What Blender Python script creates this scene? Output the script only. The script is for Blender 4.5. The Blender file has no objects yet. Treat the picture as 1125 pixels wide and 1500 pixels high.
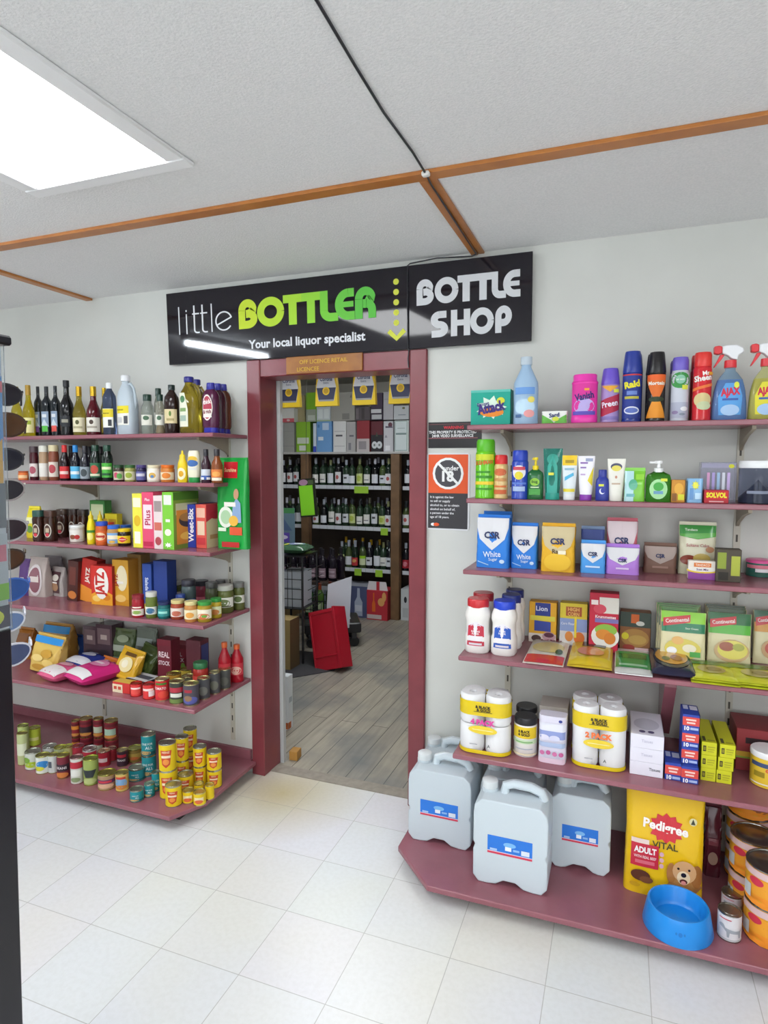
import bpy, math, random
random.seed(7)
PI = math.pi
sc = bpy.context.scene
COL = sc.collection

# ------------------------------------------------------------------ camera
FPX = 912.33                       # focal length in pixels of a 1125 x 1500 frame
CAM = (1.3933, -2.1857, 1.6179)
YAW, PITCH, ROLL = -0.3624, -0.0768, 0.0020
def axes():
    cy, sy, cp, sp, cr, sr = math.cos(YAW), math.sin(YAW), math.cos(PITCH), math.sin(PITCH), math.cos(ROLL), math.sin(ROLL)
    f = (sy*cp, cy*cp, sp); r = (cy, -sy, 0)
    u = (r[1]*f[2]-r[2]*f[1], r[2]*f[0]-r[0]*f[2], r[0]*f[1]-r[1]*f[0])
    r2 = tuple(a*cr+b*sr for a, b in zip(r, u)); u2 = tuple(-a*sr+b*cr for a, b in zip(r, u))
    return r2, u2, f
RT, UP, FW = axes()
from mathutils import Matrix, Vector
cd = bpy.data.cameras.new('camera'); cam = bpy.data.objects.new('camera', cd); COL.objects.link(cam)
cd.sensor_fit = 'VERTICAL'; cd.sensor_height = 36; cd.sensor_width = 27; cd.lens = 36*FPX/1500
cd.clip_start = 0.02
cam.matrix_world = Matrix(((RT[0], UP[0], -FW[0], CAM[0]), (RT[1], UP[1], -FW[1], CAM[1]), (RT[2], UP[2], -FW[2], CAM[2]), (0, 0, 0, 1)))
sc.camera = cam

# ------------------------------------------------------------------ light and exposure
CEIL = 2.525
sc.view_settings.view_transform = 'Standard'; sc.view_settings.look = 'None'
sc.view_settings.gamma = 1; sc.view_settings.use_curve_mapping = False
sc.view_settings.exposure = 0.30
TROFFER_E, TUBE_E, SHOP_E, WINDOW_W = 9.6, 135.0, 34.0, 25.0
w = bpy.data.worlds.new('world'); sc.world = w; w.use_nodes = True
w.node_tree.nodes['Background'].inputs[0].default_value = (0.80, 0.90, 1.0, 1)
w.node_tree.nodes['Background'].inputs[1].default_value = 0.6
def area_light(name, loc, rot, sx, sy, watts, col):
    ld = bpy.data.lights.new(name, 'AREA'); ld.shape = 'RECTANGLE'; ld.size = sx; ld.size_y = sy; ld.energy = watts; ld.color = col
    o = bpy.data.objects.new(name, ld); COL.objects.link(o); o.location = loc; o.rotation_euler = rot
    return o
# daylight coming in through the two shop windows behind the camera
area_light('daylight', (-0.4, -4.9, 1.45), (PI/2, 0, 0), 2.2, 1.7, WINDOW_W, (0.93, 0.97, 1.0))
area_light('daylight', (2.2, -4.9, 1.45), (PI/2, 0, 0), 2.0, 1.7, WINDOW_W, (0.93, 0.97, 1.0))

# ------------------------------------------------------------------ helpers
def lin(c): return c/12.92 if c <= 0.04045 else ((c+0.055)/1.055)**2.4
def hexc(h): return tuple(lin(int(h[i:i+2], 16)/255) for i in (0, 2, 4)) + (1,)
_M = {}
FIN = {'p': (0.28, 0, 0), 'k': (0.55, 0, 0), 'g': (0.04, 0, 0.92), 't': (0.10, 0, 0.80), 'd': (0.06, 0, 0.12), 'm': (0.25, 0.9, 0), 'f': (0.8, 0, 0), 's': (0.40, 0, 0.30), 'b': (0.16, 0, 0)}
def M(h, k='p'):
    key = h+k
    if key in _M: return _M[key]
    m = bpy.data.materials.new({'p': 'plastic', 'k': 'print', 'g': 'glass', 't': 'clear_plastic', 'd': 'dark_glass', 'm': 'metal', 'f': 'matt', 's': 'milky_plastic', 'b': 'foil'}[k]+'_'+h)
    m.use_nodes = True; b = m.node_tree.nodes['Principled BSDF']
    r, me, tr = FIN[k]
    b.inputs['Base Color'].default_value = hexc(h); b.inputs['Roughness'].default_value = r; b.inputs['Metallic'].default_value = me
    b.inputs['Transmission Weight'].default_value = tr; b.inputs['IOR'].default_value = 1.3 if k in 'gts' else 1.45
    m.diffuse_color = hexc(h)
    _M[key] = m; return m
def noisy(name, h1, h2, scale=20, rough=0.5, bump=0.0, detail=4, bscale=None, spec=None):
    """principled surface whose colour wanders between two tints, with a fine bump"""
    m = bpy.data.materials.new(name); m.use_nodes = True; nt = m.node_tree; b = nt.nodes['Principled BSDF']
    tc = nt.nodes.new('ShaderNodeTexCoord'); n = nt.nodes.new('ShaderNodeTexNoise'); n.inputs['Scale'].default_value = scale; n.inputs['Detail'].default_value = detail
    nt.links.new(tc.outputs['Object'], n.inputs['Vector'])
    cr = nt.nodes.new('ShaderNodeValToRGB'); cr.color_ramp.elements[0].position = 0.35; cr.color_ramp.elements[1].position = 0.65
    cr.color_ramp.elements[0].color = hexc(h1); cr.color_ramp.elements[1].color = hexc(h2)
    nt.links.new(n.outputs['Fac'], cr.inputs[0]); nt.links.new(cr.outputs[0], b.inputs['Base Color'])
    b.inputs['Roughness'].default_value = rough
    if bump:
        n2 = nt.nodes.new('ShaderNodeTexNoise'); n2.inputs['Scale'].default_value = bscale or scale*6; n2.inputs['Detail'].default_value = 3
        nt.links.new(tc.outputs['Object'], n2.inputs['Vector'])
        bp = nt.nodes.new('ShaderNodeBump'); bp.inputs['Strength'].default_value = bump; bp.inputs['Distance'].default_value = 0.004
        nt.links.new(n2.outputs['Fac'], bp.inputs['Height']); nt.links.new(bp.outputs[0], b.inputs['Normal'])
    return m
def emit(name, col, e):
    m = bpy.data.materials.new(name); m.use_nodes = True; b = m.node_tree.nodes['Principled BSDF']
    b.inputs['Base Color'].default_value = (0.9, 0.9, 0.9, 1); b.inputs['Emission Color'].default_value = col; b.inputs['Emission Strength'].default_value = e
    return m

class MB:
    """collects verts and faces of ONE mesh"""
    def __init__(s): s.v = []; s.f = []; s.m = []; s.mats = []
    def mi(s, m):
        if m not in s.mats: s.mats.append(m)
        return s.mats.index(m)
    def add(s, vs, fs, m):
        o = len(s.v); s.v += [tuple(p) for p in vs]; k = s.mi(m)
        for f in fs: s.f.append(tuple(i+o for i in f)); s.m.append(k)
    def box(s, x0, x1, y0, y1, z0, z1, m):
        s.add([(x0,y0,z0),(x1,y0,z0),(x1,y1,z0),(x0,y1,z0),(x0,y0,z1),(x1,y0,z1),(x1,y1,z1),(x0,y1,z1)],
              [(0,3,2,1),(4,5,6,7),(0,1,5,4),(1,2,6,5),(2,3,7,6),(3,0,4,7)], m)
    def bbox(s, x0, x1, y0, y1, z0, z1, m, c=0.003):
        """box with chamfered edges"""
        vs = []
        P = [(x0,x1),(y0,y1),(z0,z1)]
        import itertools
        idx = {}
        for sx, sy, sz in itertools.product((0,1),(0,1),(0,1)):
            base = (P[0][sx], P[1][sy], P[2][sz]); inw = (c if sx == 0 else -c, c if sy == 0 else -c, c if sz == 0 else -c)
            for ax in range(3):
                p = [base[i] + (inw[i] if i != ax else 0) for i in range(3)]
                idx[(sx,sy,sz,ax)] = len(vs); vs.append(tuple(p))
        fs = []
        def q(*k): fs.append(tuple(idx[a] for a in k))
        for a in (0,1):
            L = [(a,0,0,0),(a,1,0,0),(a,1,1,0),(a,0,1,0)]; q(*(L if a else L[::-1]))
            L = [(0,a,0,1),(0,a,1,1),(1,a,1,1),(1,a,0,1)]; q(*(L if a else L[::-1]))
            L = [(0,0,a,2),(1,0,a,2),(1,1,a,2),(0,1,a,2)]; q(*(L if a else L[::-1]))
        for a in (0,1):
            for b in (0,1):
                q((a,b,0,0),(a,b,1,0),(a,b,1,1),(a,b,0,1)); q((a,0,b,0),(a,1,b,0),(a,1,b,2),(a,0,b,2)); q((0,a,b,1),(1,a,b,1),(1,a,b,2),(0,a,b,2))
        for k in itertools.product((0,1),(0,1),(0,1)): q(k+(0,), k+(1,), k+(2,))
        s.add(vs, fs, m)
    def loft(s, rings, m, cap0=True, cap1=True):
        n = len(rings[0]); vs = [p for r in rings for p in r]; fs = []
        for j in range(len(rings)-1):
            for i in range(n): fs.append((j*n+i, j*n+(i+1)%n, (j+1)*n+(i+1)%n, (j+1)*n+i))
        if cap0: fs.append(tuple(range(n-1, -1, -1)))
        if cap1: fs.append(tuple((len(rings)-1)*n+i for i in range(n)))
        s.add(vs, fs, m)
    def lathe(s, prof, m, n=24, cx=0, cy=0, sx=1, sy=1, ex=2):
        rings = []
        for r, z in prof: rings.append([(cx+x*sx, cy+y*sy, z) for x, y in sup(max(r, 1e-4), ex, n)])
        s.loft(rings, m)
    def tube(s, pts, r, m, n=8, ry=None):
        rings = []
        pts = [Vector(p) for p in pts]; up = None
        for i, p in enumerate(pts):
            d = (pts[min(i+1, len(pts)-1)]-pts[max(i-1, 0)]).normalized()
            if up is None: up = Vector((0,0,1)) if abs(d.z) < 0.9 else Vector((0,1,0))
            a = d.cross(up).normalized(); b = a.cross(d).normalized(); up = b
            rr = r[i] if isinstance(r, (list, tuple)) else r
            rings.append([p + a*rr*math.cos(2*PI*k/n) + b*(ry or rr)*math.sin(2*PI*k/n) for k in range(n)])
        s.loft([[tuple(q) for q in g] for g in rings], m)
    def prism(s, out, y0, y1, m, axis='y'):
        """closed outline (a, b) extruded along an axis"""
        n = len(out)
        mk = {'y': lambda a, b, t: (a, t, b), 'x': lambda a, b, t: (t, a, b), 'z': lambda a, b, t: (a, b, t)}[axis]
        vs = [mk(a, b, y0) for a, b in out]+[mk(a, b, y1) for a, b in out]
        fs = [tuple(range(n)), tuple(range(2*n-1, n-1, -1))]+[(i, n+i, n+(i+1)%n, (i+1)%n) for i in range(n)]
        s.add(vs, fs, m)
    def build(s, name, parent=None, label=None, bevel=0, loc=None, rz=0, sharp=40):
        me = bpy.data.meshes.new(name); me.from_pydata(s.v, [], s.f)
        for m in s.mats: me.materials.append(m)
        me.polygons.foreach_set('material_index', s.m)
        me.polygons.foreach_set('use_smooth', [True]*len(s.f)); me.update()
        me.set_sharp_from_angle(angle=math.radians(sharp))
        o = bpy.data.objects.new(name, me); COL.objects.link(o)
        if parent: o.parent = parent
        if label: o['label'] = label
        if loc: o.location = loc
        if rz: o.rotation_euler = (0, 0, rz)
        if bevel:
            md = o.modifiers.new('edge', 'BEVEL'); md.width = bevel; md.segments = 3; md.limit_method = 'ANGLE'
        return o
def sup(r, e, n, ry=None):
    """superellipse ring"""
    out = []
    for k in range(n):
        t = 2*PI*(k+0.5)/n; c, s_ = math.cos(t), math.sin(t)
        out.append((r*math.copysign(abs(c)**(2/e), c), (ry if ry is not None else r)*math.copysign(abs(s_)**(2/e), s_)))
    return out
def tag(o, label, cat, group=None, kind=None):
    o['label'] = label; o['category'] = cat
    if group: o['group'] = group
    if kind: o['kind'] = kind
    return o
def thing(name, label, cat, loc, rz=0, group=None, rot=None):
    o = bpy.data.objects.new(name, None); COL.objects.link(o); o.empty_display_size = 0.05
    o.location = loc; o.rotation_euler = rot or (0, 0, rz)
    return tag(o, label, cat, group)
def struct(name, mb, parent=None, bevel=0):
    o = mb.build(name, parent, bevel=bevel)
    if not parent: o['kind'] = 'structure'
    return o

# ---- printed artwork: flat shapes laid on a face, in 0..1 of its width and height
_T = {}
def text_mesh(body, bold=0.0):
    k = (body, bold)
    if k in _T: return _T[k]
    cu = bpy.data.curves.new('t', 'FONT'); cu.body = body; cu.size = 1; cu.offset = bold; cu.resolution_u = 2; cu.fill_mode = 'FRONT'
    ob = bpy.data.objects.new('t', cu); me = bpy.data.meshes.new_from_object(ob)
    vs = [(v.co.x, v.co.y) for v in me.vertices]; fs = [tuple(p.vertices) for p in me.polygons]
    bpy.data.objects.remove(ob); bpy.data.meshes.remove(me); bpy.data.curves.remove(cu)
    x0 = min(v[0] for v in vs); x1 = max(v[0] for v in vs); y0 = min(v[1] for v in vs); y1 = max(v[1] for v in vs)
    _T[k] = ([((x-(x0+x1)/2), (y-(y0+y1)/2)) for x, y in vs], fs, x1-x0, y1-y0)
    return _T[k]
def poly_strips(mb, S, ps, h, m, nu):
    """a polygon cut into upright strips so that it follows a rounded face"""
    u0 = min(p[0] for p in ps); u1 = max(p[0] for p in ps); n = 1 if nu <= 1 else max(1, math.ceil((u1-u0)/0.05))
    def cut(poly, x, keep):
        out = []
        for i, a in enumerate(poly):
            b = poly[(i+1) % len(poly)]; ia, ib = (a[0]-x)*keep >= 0, (b[0]-x)*keep >= 0
            if ia: out.append(a)
            if ia != ib: t = (x-a[0])/(b[0]-a[0]); out.append((x, a[1]+(b[1]-a[1])*t))
        return out
    for k in range(n):
        q = ps
        if n > 1:
            q = cut(q, u0+(u1-u0)*k/n, 1)
            if len(q) > 2: q = cut(q, u0+(u1-u0)*(k+1)/n, -1)
        if len(q) > 2: mb.add([S(u, v, h) for u, v in q], [tuple(range(len(q)))], m)
def art(mb, S, W, H, items, h0=0.0008, dh=0.00045, fin='k', nu=6):
    """S(u, v, h) -> point; items: r rect, e ellipse, p polygon, s star, t text"""
    for k, it in enumerate(items):
        h = h0+dh*k; t = it[0]
        if t == 'r':
            _, u0, v0, u1, v1, c = it[:6]; nv = max(1, min(nu, 4)) if nu > 1 else 1; nu_ = nu; nu = nu if nu <= 1 else max(2, math.ceil((u1-u0)/0.07))
            vs = [S(u0+(u1-u0)*i/nu, v0+(v1-v0)*j/nv, h) for j in range(nv+1) for i in range(nu+1)]
            mb.add(vs, [(j*(nu+1)+i, j*(nu+1)+i+1, (j+1)*(nu+1)+i+1, (j+1)*(nu+1)+i) for j in range(nv) for i in range(nu)], M(c, fin)); nu = nu_
        elif t == 'e':
            _, cu, cv, ru, rv, c = it[:6]; n = 18
            vs = [S(cu, cv, h)]
            for q in (0.5, 1): vs += [S(cu+q*ru*math.cos(2*PI*i/n), cv+q*rv*math.sin(2*PI*i/n), h) for i in range(n)]
            fs = [(0, 1+i, 1+(i+1)%n) for i in range(n)]+[(1+i, 1+n+i, 1+n+(i+1)%n, 1+(i+1)%n) for i in range(n)]
            mb.add(vs, fs, M(c, fin))
        elif t == 'p':
            _, ps, c = it[:3]; poly_strips(mb, S, ps, h, M(c, fin), nu)
        elif t == 's':
            _, cu, cv, ru, rv, n, inner, c = it[:8]
            poly_strips(mb, S, [(cu+ru*(1 if i % 2 == 0 else inner)*math.cos(PI*i/n), cv+rv*(1 if i % 2 == 0 else inner)*math.sin(PI*i/n)) for i in range(2*n)], h, M(c, fin), nu)
        elif t == 't':
            # text, centre u, v, letter height as share of H, colour, widest share of W, turn in degrees, bold
            _, body, cu, cv, hh, c = it[:6]; mw = it[6] if len(it) > 6 else 0.9; rot = math.radians(it[7]) if len(it) > 7 else 0; bold = it[8] if len(it) > 8 else 0.015
            vs, fs, tw, th = text_mesh(body, bold)
            side = rot and abs(abs(rot)-PI/2) < 0.3
            sy = hh*(W if side else H)/0.73; sx = sy
            if tw*sx > mw*(H if side else W):
                sx = mw*(H if side else W)/tw; sy = min(sy, sx/0.72)
            ca, sa = math.cos(rot), math.sin(rot)
            mb.add([S(cu+(x*sx*ca-y*sy*sa)/W, cv+(x*sx*sa+y*sy*ca)/H, h+0.0003) for x, y in vs], fs, M(c, fin))
def flat_front(w, d, h, z0=0): return lambda u, v, e: ((u-0.5)*w, -d/2-e, z0+v*h)
def flat_right(w, d, h): return lambda u, v, e: (w/2+e, (u-0.5)*d, v*h)
def flat_left(w, d, h): return lambda u, v, e: (-w/2-e, (0.5-u)*d, v*h)
def flat_top(w, d, h): return lambda u, v, e: ((u-0.5)*w, (v-0.5)*d, h+e)
def cyl_front(rf, z0, z1, ang=2.6, sy=1):
    """rf: radius, or a function of height"""
    def S(u, v, e):
        z = z0+(z1-z0)*v; r = (rf(z) if callable(rf) else rf)+e; a = (u-0.5)*ang
        return (r*math.sin(a), -r*sy*math.cos(a)-(e if sy != 1 else 0), z)
    return S

# ---- where things stand: a line of sight through the frame met with a plane of the room
def ray(px, py):
    a, b = (px-562.5)/FPX, (750-py)/FPX
    return tuple(FW[i]+a*RT[i]+b*UP[i] for i in range(3))
def onY(px, py, y): d = ray(px, py); t = (y-CAM[1])/d[1]; return tuple(CAM[i]+d[i]*t for i in range(3))
def onZ(px, py, z): d = ray(px, py); t = (z-CAM[2])/d[2]; return tuple(CAM[i]+d[i]*t for i in range(3))
def z_over(px, py, x, y):
    d = ray(px, py); t = math.hypot(x-CAM[0], y-CAM[1])/math.hypot(d[0], d[1]); return CAM[2]+d[2]*t
WALL_Y = 0.53
def stand(px0, px1, pt, yb, z, round_=True, maxy=WALL_Y-0.004):
    """centre x, y, width, height of a thing standing at height z; yb = centre depth, or the row of pixels its foot shows on"""
    c = (px0+px1)/2; py = (pt+yb)/2 if yb > 100 else pt
    if yb > 100:
        p = onZ(c, yb, z); y = p[1]
        for _ in range(3):
            a, b = onY(px0, yb, y), onY(px1, yb, y); X = (a[0]+b[0])/2; dx, dy = X-CAM[0], y-CAM[1]; L = math.hypot(dx, dy)
            w = (b[0]-a[0])*(dy/L if round_ else 1)
            y = p[1]+(w/2*dy/L if round_ else 0)
    else: y = yb
    if round_:
        for _ in range(2):
            a, b = onY(px0, py, y), onY(px1, py, y); X = (a[0]+b[0])/2; dx, dy = X-CAM[0], y-CAM[1]; L = math.hypot(dx, dy); w = (b[0]-a[0])*dy/L
            y = min(y, maxy-w/2)
    a, b = onY(px0, py, y), onY(px1, py, y); X = (a[0]+b[0])/2; dx, dy = X-CAM[0], y-CAM[1]; L = math.hypot(dx, dy)
    w = (b[0]-a[0])*(dy/L if round_ else 1)
    k = w/2 if round_ else 0
    h = z_over(c, pt, X+(dx/L*k if z < 1.3 else 0), y+(dy/L*k if z < 1.3 else 0))-z
    return X, y, w, h

# ------------------------------------------------------------------ surfaces of the shop
def tile_floor():
    m = bpy.data.materials.new('vinyl_tiles'); m.use_nodes = True; nt = m.node_tree; b = nt.nodes['Principled BSDF']; L = nt.links.new
    tc = nt.nodes.new('ShaderNodeTexCoord'); sp = nt.nodes.new('ShaderNodeSeparateXYZ'); L(tc.outputs['Object'], sp.inputs[0])
    def math_(op, a, b_=None):
        n = nt.nodes.new('ShaderNodeMath'); n.operation = op
        for i, q in enumerate((a, b_)):
            if q is None: continue
            if isinstance(q, (int, float)): n.inputs[i].default_value = q
            else: L(q, n.inputs[i])
        return n.outputs[0]
    lines = []; cells = []
    for ax in (0, 1):
        q = math_('DIVIDE', sp.outputs[ax], 0.305); fr = math_('FRACT', q); cells.append(math_('FLOOR', q))
        lines.append(math_('LESS_THAN', math_('ABSOLUTE', math_('SUBTRACT', math_('FRACT', math_('ADD', fr, 0.5)), 0.5)), 0.0042))
    line = math_('MAXIMUM', lines[0], lines[1])
    cb = nt.nodes.new('ShaderNodeCombineXYZ'); L(cells[0], cb.inputs[0]); L(cells[1], cb.inputs[1])
    wn = nt.nodes.new('ShaderNodeTexWhiteNoise'); L(cb.outputs[0], wn.inputs['Vector'])
    n1 = nt.nodes.new('ShaderNodeTexNoise'); n1.inputs['Scale'].default_value = 1.4; L(tc.outputs['Object'], n1.inputs['Vector'])
    n2 = nt.nodes.new('ShaderNodeTexNoise'); n2.inputs['Scale'].default_value = 60; n2.inputs['Detail'].default_value = 6; L(tc.outputs['Object'], n2.inputs['Vector'])
    r1 = nt.nodes.new('ShaderNodeValToRGB'); e = r1.color_ramp.elements; e[0].position = 0.40; e[1].position = 0.72
    e[0].color = hexc('e1e2e5'); e[1].color = hexc('e3e2da'); L(n1.outputs[0], r1.inputs[0])
    mx = nt.nodes.new('ShaderNodeMixRGB'); mx.blend_type = 'MULTIPLY'; mx.inputs[0].default_value = 0.10; L(r1.outputs[0], mx.inputs[1])
    r2 = nt.nodes.new('ShaderNodeValToRGB'); r2.color_ramp.elements[0].position = 0.35; r2.color_ramp.elements[1].position = 0.6; r2.color_ramp.elements[0].color = (0.6, 0.58, 0.5, 1); L(n2.outputs[0], r2.inputs[0]); L(r2.outputs[0], mx.inputs[2])
    m3 = nt.nodes.new('ShaderNodeMixRGB'); m3.blend_type = 'MULTIPLY'; m3.inputs[0].default_value = 0.03; L(mx.outputs[0], m3.inputs[1]); L(wn.outputs['Color'], m3.inputs[2])
    # worn yellow patches of wax by the doorway
    st = nt.nodes.new('ShaderNodeVectorMath'); st.operation = 'DISTANCE'; L(tc.outputs['Object'], st.inputs[0]); st.inputs[1].default_value = (-0.12, 0.40, 0)
    near = math_('MULTIPLY', math_('SUBTRACT', 1.0, math_('MINIMUM', math_('DIVIDE', st.outputs['Value'], 0.42), 1.0)), math_('GREATER_THAN', n1.outputs[0], 0.30))
    m4 = nt.nodes.new('ShaderNodeMixRGB'); m4.blend_type = 'MULTIPLY'; L(math_('MULTIPLY', near, 0.9), m4.inputs[0]); L(m3.outputs[0], m4.inputs[1]); m4.inputs[2].default_value = hexc('d8c68a')
    m5 = nt.nodes.new('ShaderNodeMixRGB'); L(math_('MULTIPLY', line, 0.55), m5.inputs[0]); L(m4.outputs[0], m5.inputs[1]); m5.inputs[2].default_value = hexc('8d8980')
    L(m5.outputs[0], b.inputs['Base Color']); b.inputs['Roughness'].default_value = 0.32
    return m
def plank_floor():
    m = bpy.data.materials.new('worn_boards'); m.use_nodes = True; nt = m.node_tree; b = nt.nodes['Principled BSDF']; L = nt.links.new
    tc = nt.nodes.new('ShaderNodeTexCoord'); mp = nt.nodes.new('ShaderNodeMapping'); mp.inputs['Rotation'].default_value = (0, 0, PI/2); L(tc.outputs['Object'], mp.inputs[0])
    br = nt.nodes.new('ShaderNodeTexBrick'); L(mp.outputs[0], br.inputs['Vector']); br.inputs['Scale'].default_value = 1; br.inputs['Brick Width'].default_value = 2.6; br.inputs['Row Height'].default_value = 0.105
    br.inputs['Mortar Size'].default_value = 0.0022; br.inputs['Color1'].default_value = hexc('9d968a'); br.inputs['Color2'].default_value = hexc('b0a898'); br.inputs['Mortar'].default_value = hexc('4c4740')
    m2 = nt.nodes.new('ShaderNodeMapping'); m2.inputs['Scale'].default_value = (14, 1.1, 1); L(tc.outputs['Object'], m2.inputs[0])
    n = nt.nodes.new('ShaderNodeTexNoise'); n.inputs['Scale'].default_value = 3; n.inputs['Detail'].default_value = 8; L(m2.outputs[0], n.inputs['Vector'])
    r = nt.nodes.new('ShaderNodeValToRGB'); r.color_ramp.elements[0].position = 0.3; r.color_ramp.elements[1].position = 0.68; r.color_ramp.elements[0].color = (0.62, 0.62, 0.62, 1); L(n.outputs[0], r.inputs[0])
    mx = nt.nodes.new('ShaderNodeMixRGB'); mx.blend_type = 'MULTIPLY'; mx.inputs[0].default_value = 0.7; L(br.outputs['Color'], mx.inputs[1]); L(r.outputs[0], mx.inputs[2])
    # bluish remains of old floor paint
    n3 = nt.nodes.new('ShaderNodeTexNoise'); n3.inputs['Scale'].default_value = 1.7; n3.inputs['Detail'].default_value = 5; L(tc.outputs['Object'], n3.inputs['Vector'])
    r3 = nt.nodes.new('ShaderNodeValToRGB'); r3.color_ramp.elements[0].position = 0.46; r3.color_ramp.elements[1].position = 0.62; L(n3.outputs[0], r3.inputs[0])
    mm = nt.nodes.new('ShaderNodeMath'); mm.operation = 'MULTIPLY'; mm.inputs[1].default_value = 0.75; L(r3.outputs[0], mm.inputs[0])
    m4 = nt.nodes.new('ShaderNodeMixRGB'); L(mm.outputs[0], m4.inputs[0]); L(mx.outputs[0], m4.inputs[1]); m4.inputs[2].default_value = hexc('686d70')
    L(m4.outputs[0], b.inputs['Base Color']); b.inputs['Roughness'].default_value = 0.5
    return m
M_WALL = noisy('cream_wall_paint', 'd0d1cc', 'd7d8d3', 2.5, 0.55, 0.05)
M_CEIL = noisy('textured_ceiling_sheet', 'e3e4e4', 'ececec', 130, 0.85, 0.5, 5, 160)
M_MAROON = noisy('maroon_gloss_paint', '8c545e', '955c67', 5, 0.26, 0.04)
M_FRAME = noisy('door_frame_maroon', '7c3840', '873f46', 6, 0.32, 0.06)
M_BATTEN = noisy('varnished_batten', 'ac6a32', 'bd7a3c', 9, 0.35)
M_WHITE = M('e6e6e2', 'k'); M_GREYP = M('b9bcbc', 'k')
M_SHOPW = noisy('shop_wall', 'bdbab2', 'cac7bf', 3, 0.7)
DX0, DX1 = -0.287, 0.493            # clear opening of the doorway
XL, XR, YF = -3.3, 3.3, -5.0        # left wall, right wall, shop front

m = MB(); m.box(XL, XR, YF, 0.57, -0.05, 0, tile_floor()); struct('floor', m)
m = MB(); m.box(-3.3, 1.6, 0.645, 4.5, -0.05, 0.0, plank_floor()); f2 = m.build('floor_bottle_room'); f2['kind'] = 'structure'
m = MB(); m.box(DX0, DX1, 0.57, 0.645, -0.05, 0.006, noisy('threshold_board', '8f877c', '9c9488', 30, 0.6)); struct('trim_1', m)
m = MB(); m.box(XL, XR, YF, WALL_Y+0.12, CEIL, CEIL+0.05, M_CEIL); struct('ceiling', m)
m = MB(); m.box(-3.3, 1.6, 0.65, 4.5, 2.545, 2.6, M_SHOPW); o = m.build('ceiling_bottle_room'); o['kind'] = 'structure'
m = MB()
m.box(XL, DX0-0.07, WALL_Y, 0.65, 0, CEIL, M_WALL); m.box(DX1+0.07, XR, WALL_Y, 0.65, 0, CEIL, M_WALL); m.box(DX0-0.07, DX1+0.07, WALL_Y, 0.65, 2.11, CEIL, M_WALL)
struct('wall_back', m)
m = MB(); m.box(XL-0.1, XL, YF, 0.65, 0, CEIL, M_WALL); struct('wall_left', m)
m = MB(); m.box(XR, XR+0.1, YF, 0.65, 0, CEIL, M_WALL); struct('wall_right', m)
m = MB()
for x0, x1, z0, z1 in ((XL, -1.6, 0, CEIL), (0.8, 1.1, 0, CEIL), (3.2, XR, 0, CEIL), (-1.6, 0.8, 0, 0.5), (-1.6, 0.8, 2.4, CEIL), (1.1, 3.2, 0, 0.5), (1.1, 3.2, 2.4, CEIL)):
    m.box(x0, x1, YF-0.1, YF, z0, z1, M_WALL)
struct('wall_front', m)
m = MB(); m.box(-3.4, -3.3, 0.65, 4.5, 0, 2.545, M_SHOPW); o = m.build('wall_bottle_room_left'); o['kind'] = 'structure'
m = MB(); m.box(1.6, 1.7, 0.65, 4.5, 0, 2.545, M_SHOPW); o = m.build('wall_bottle_room_right'); o['kind'] = 'structure'
m = MB(); m.box(-3.4, 1.7, 4.5, 4.6, 0, 2.545, M_SHOPW); o = m.build('wall_bottle_room_back'); o['kind'] = 'structure'

# door frame (jambs, head, worn white lining of the far side)
d = bpy.data.objects.new('door_1', None); COL.objects.link(d); d['kind'] = 'structure'
m = MB(); m.bbox(DX0-0.076, DX0, 0.51, 0.672, 0, 2.13, M_FRAME, 0.004); m.build('jamb', d)
m = MB(); m.bbox(DX1, DX1+0.08, 0.51, 0.672, 0, 2.13, M_FRAME, 0.004); m.build('jamb', d)
m = MB(); m.bbox(DX0+0.001, DX1-0.001, 0.513, 0.672, 2.045, 2.13, M_FRAME, 0.004); m.build('head', d)
m = MB(); m.box(DX0-0.06, DX0+0.018, 0.674, 0.70, 0, 2.05, M_GREYP); m.build('lining', d)
# ceiling battens
m = MB(); m.bbox(XL, XR, -0.275, -0.222, CEIL-0.012, CEIL, M_BATTEN, 0.002); struct('trim_2', m)
m = MB(); m.bbox(0.765, 0.795, -0.220, 0.528, CEIL-0.012, CEIL, M_BATTEN, 0.002); m.bbox(0.797, 0.822, -0.220, 0.528, CEIL-0.009, CEIL, M_BATTEN, 0.002); struct('trim_3', m)
m = MB(); m.bbox(-1.40, -1.355, -0.220, 0.528, CEIL-0.012, CEIL, M_BATTEN, 0.002); struct('trim_4', m)
# recessed troffers and the batten tube
M_TROF = emit('troffer_diffuser', (0.965, 0.985, 1.0, 1), TROFFER_E)
def troffer(x, y, label):
    t = thing('ceiling_light', label, 'ceiling light', (x, y, CEIL), 0, 'recessed ceiling lights')
    m = MB()
    for a, b, c, e in ((-0.32, 0.32, 0.6, 0.655), (-0.32, 0.32, -0.655, -0.6), (-0.32, -0.26, -0.6, 0.6), (0.26, 0.32, -0.6, 0.6)): m.bbox(a, b, c, e, -0.014, 0, M('f0f1f2', 'k'), 0.004)
    m.build('frame', t)
    m = MB(); m.box(-0.26, 0.26, -0.6, 0.6, -0.006, -0.002, M_TROF); m.build('diffuser', t)
troffer(-0.156, -1.215, 'glowing recessed fluorescent ceiling light panel with grey rim')
troffer(1.75, -3.1, 'recessed ceiling light panel behind the viewer on the right side')
troffer(-0.156, -3.6, 'recessed ceiling light panel behind the viewer near the windows')
troffer(2.75, -2.2, 'recessed ceiling light panel above the aisle far to the right')
t = thing('tube_light', 'bare fluorescent tube fitting on the ceiling over left shelves', 'tube light', (-1.80, -1.5, CEIL))
m = MB(); m.bbox(-0.04, 0.04, -0.62, 0.62, -0.05, 0, M_WHITE, 0.006); m.build('housing', t)
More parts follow.
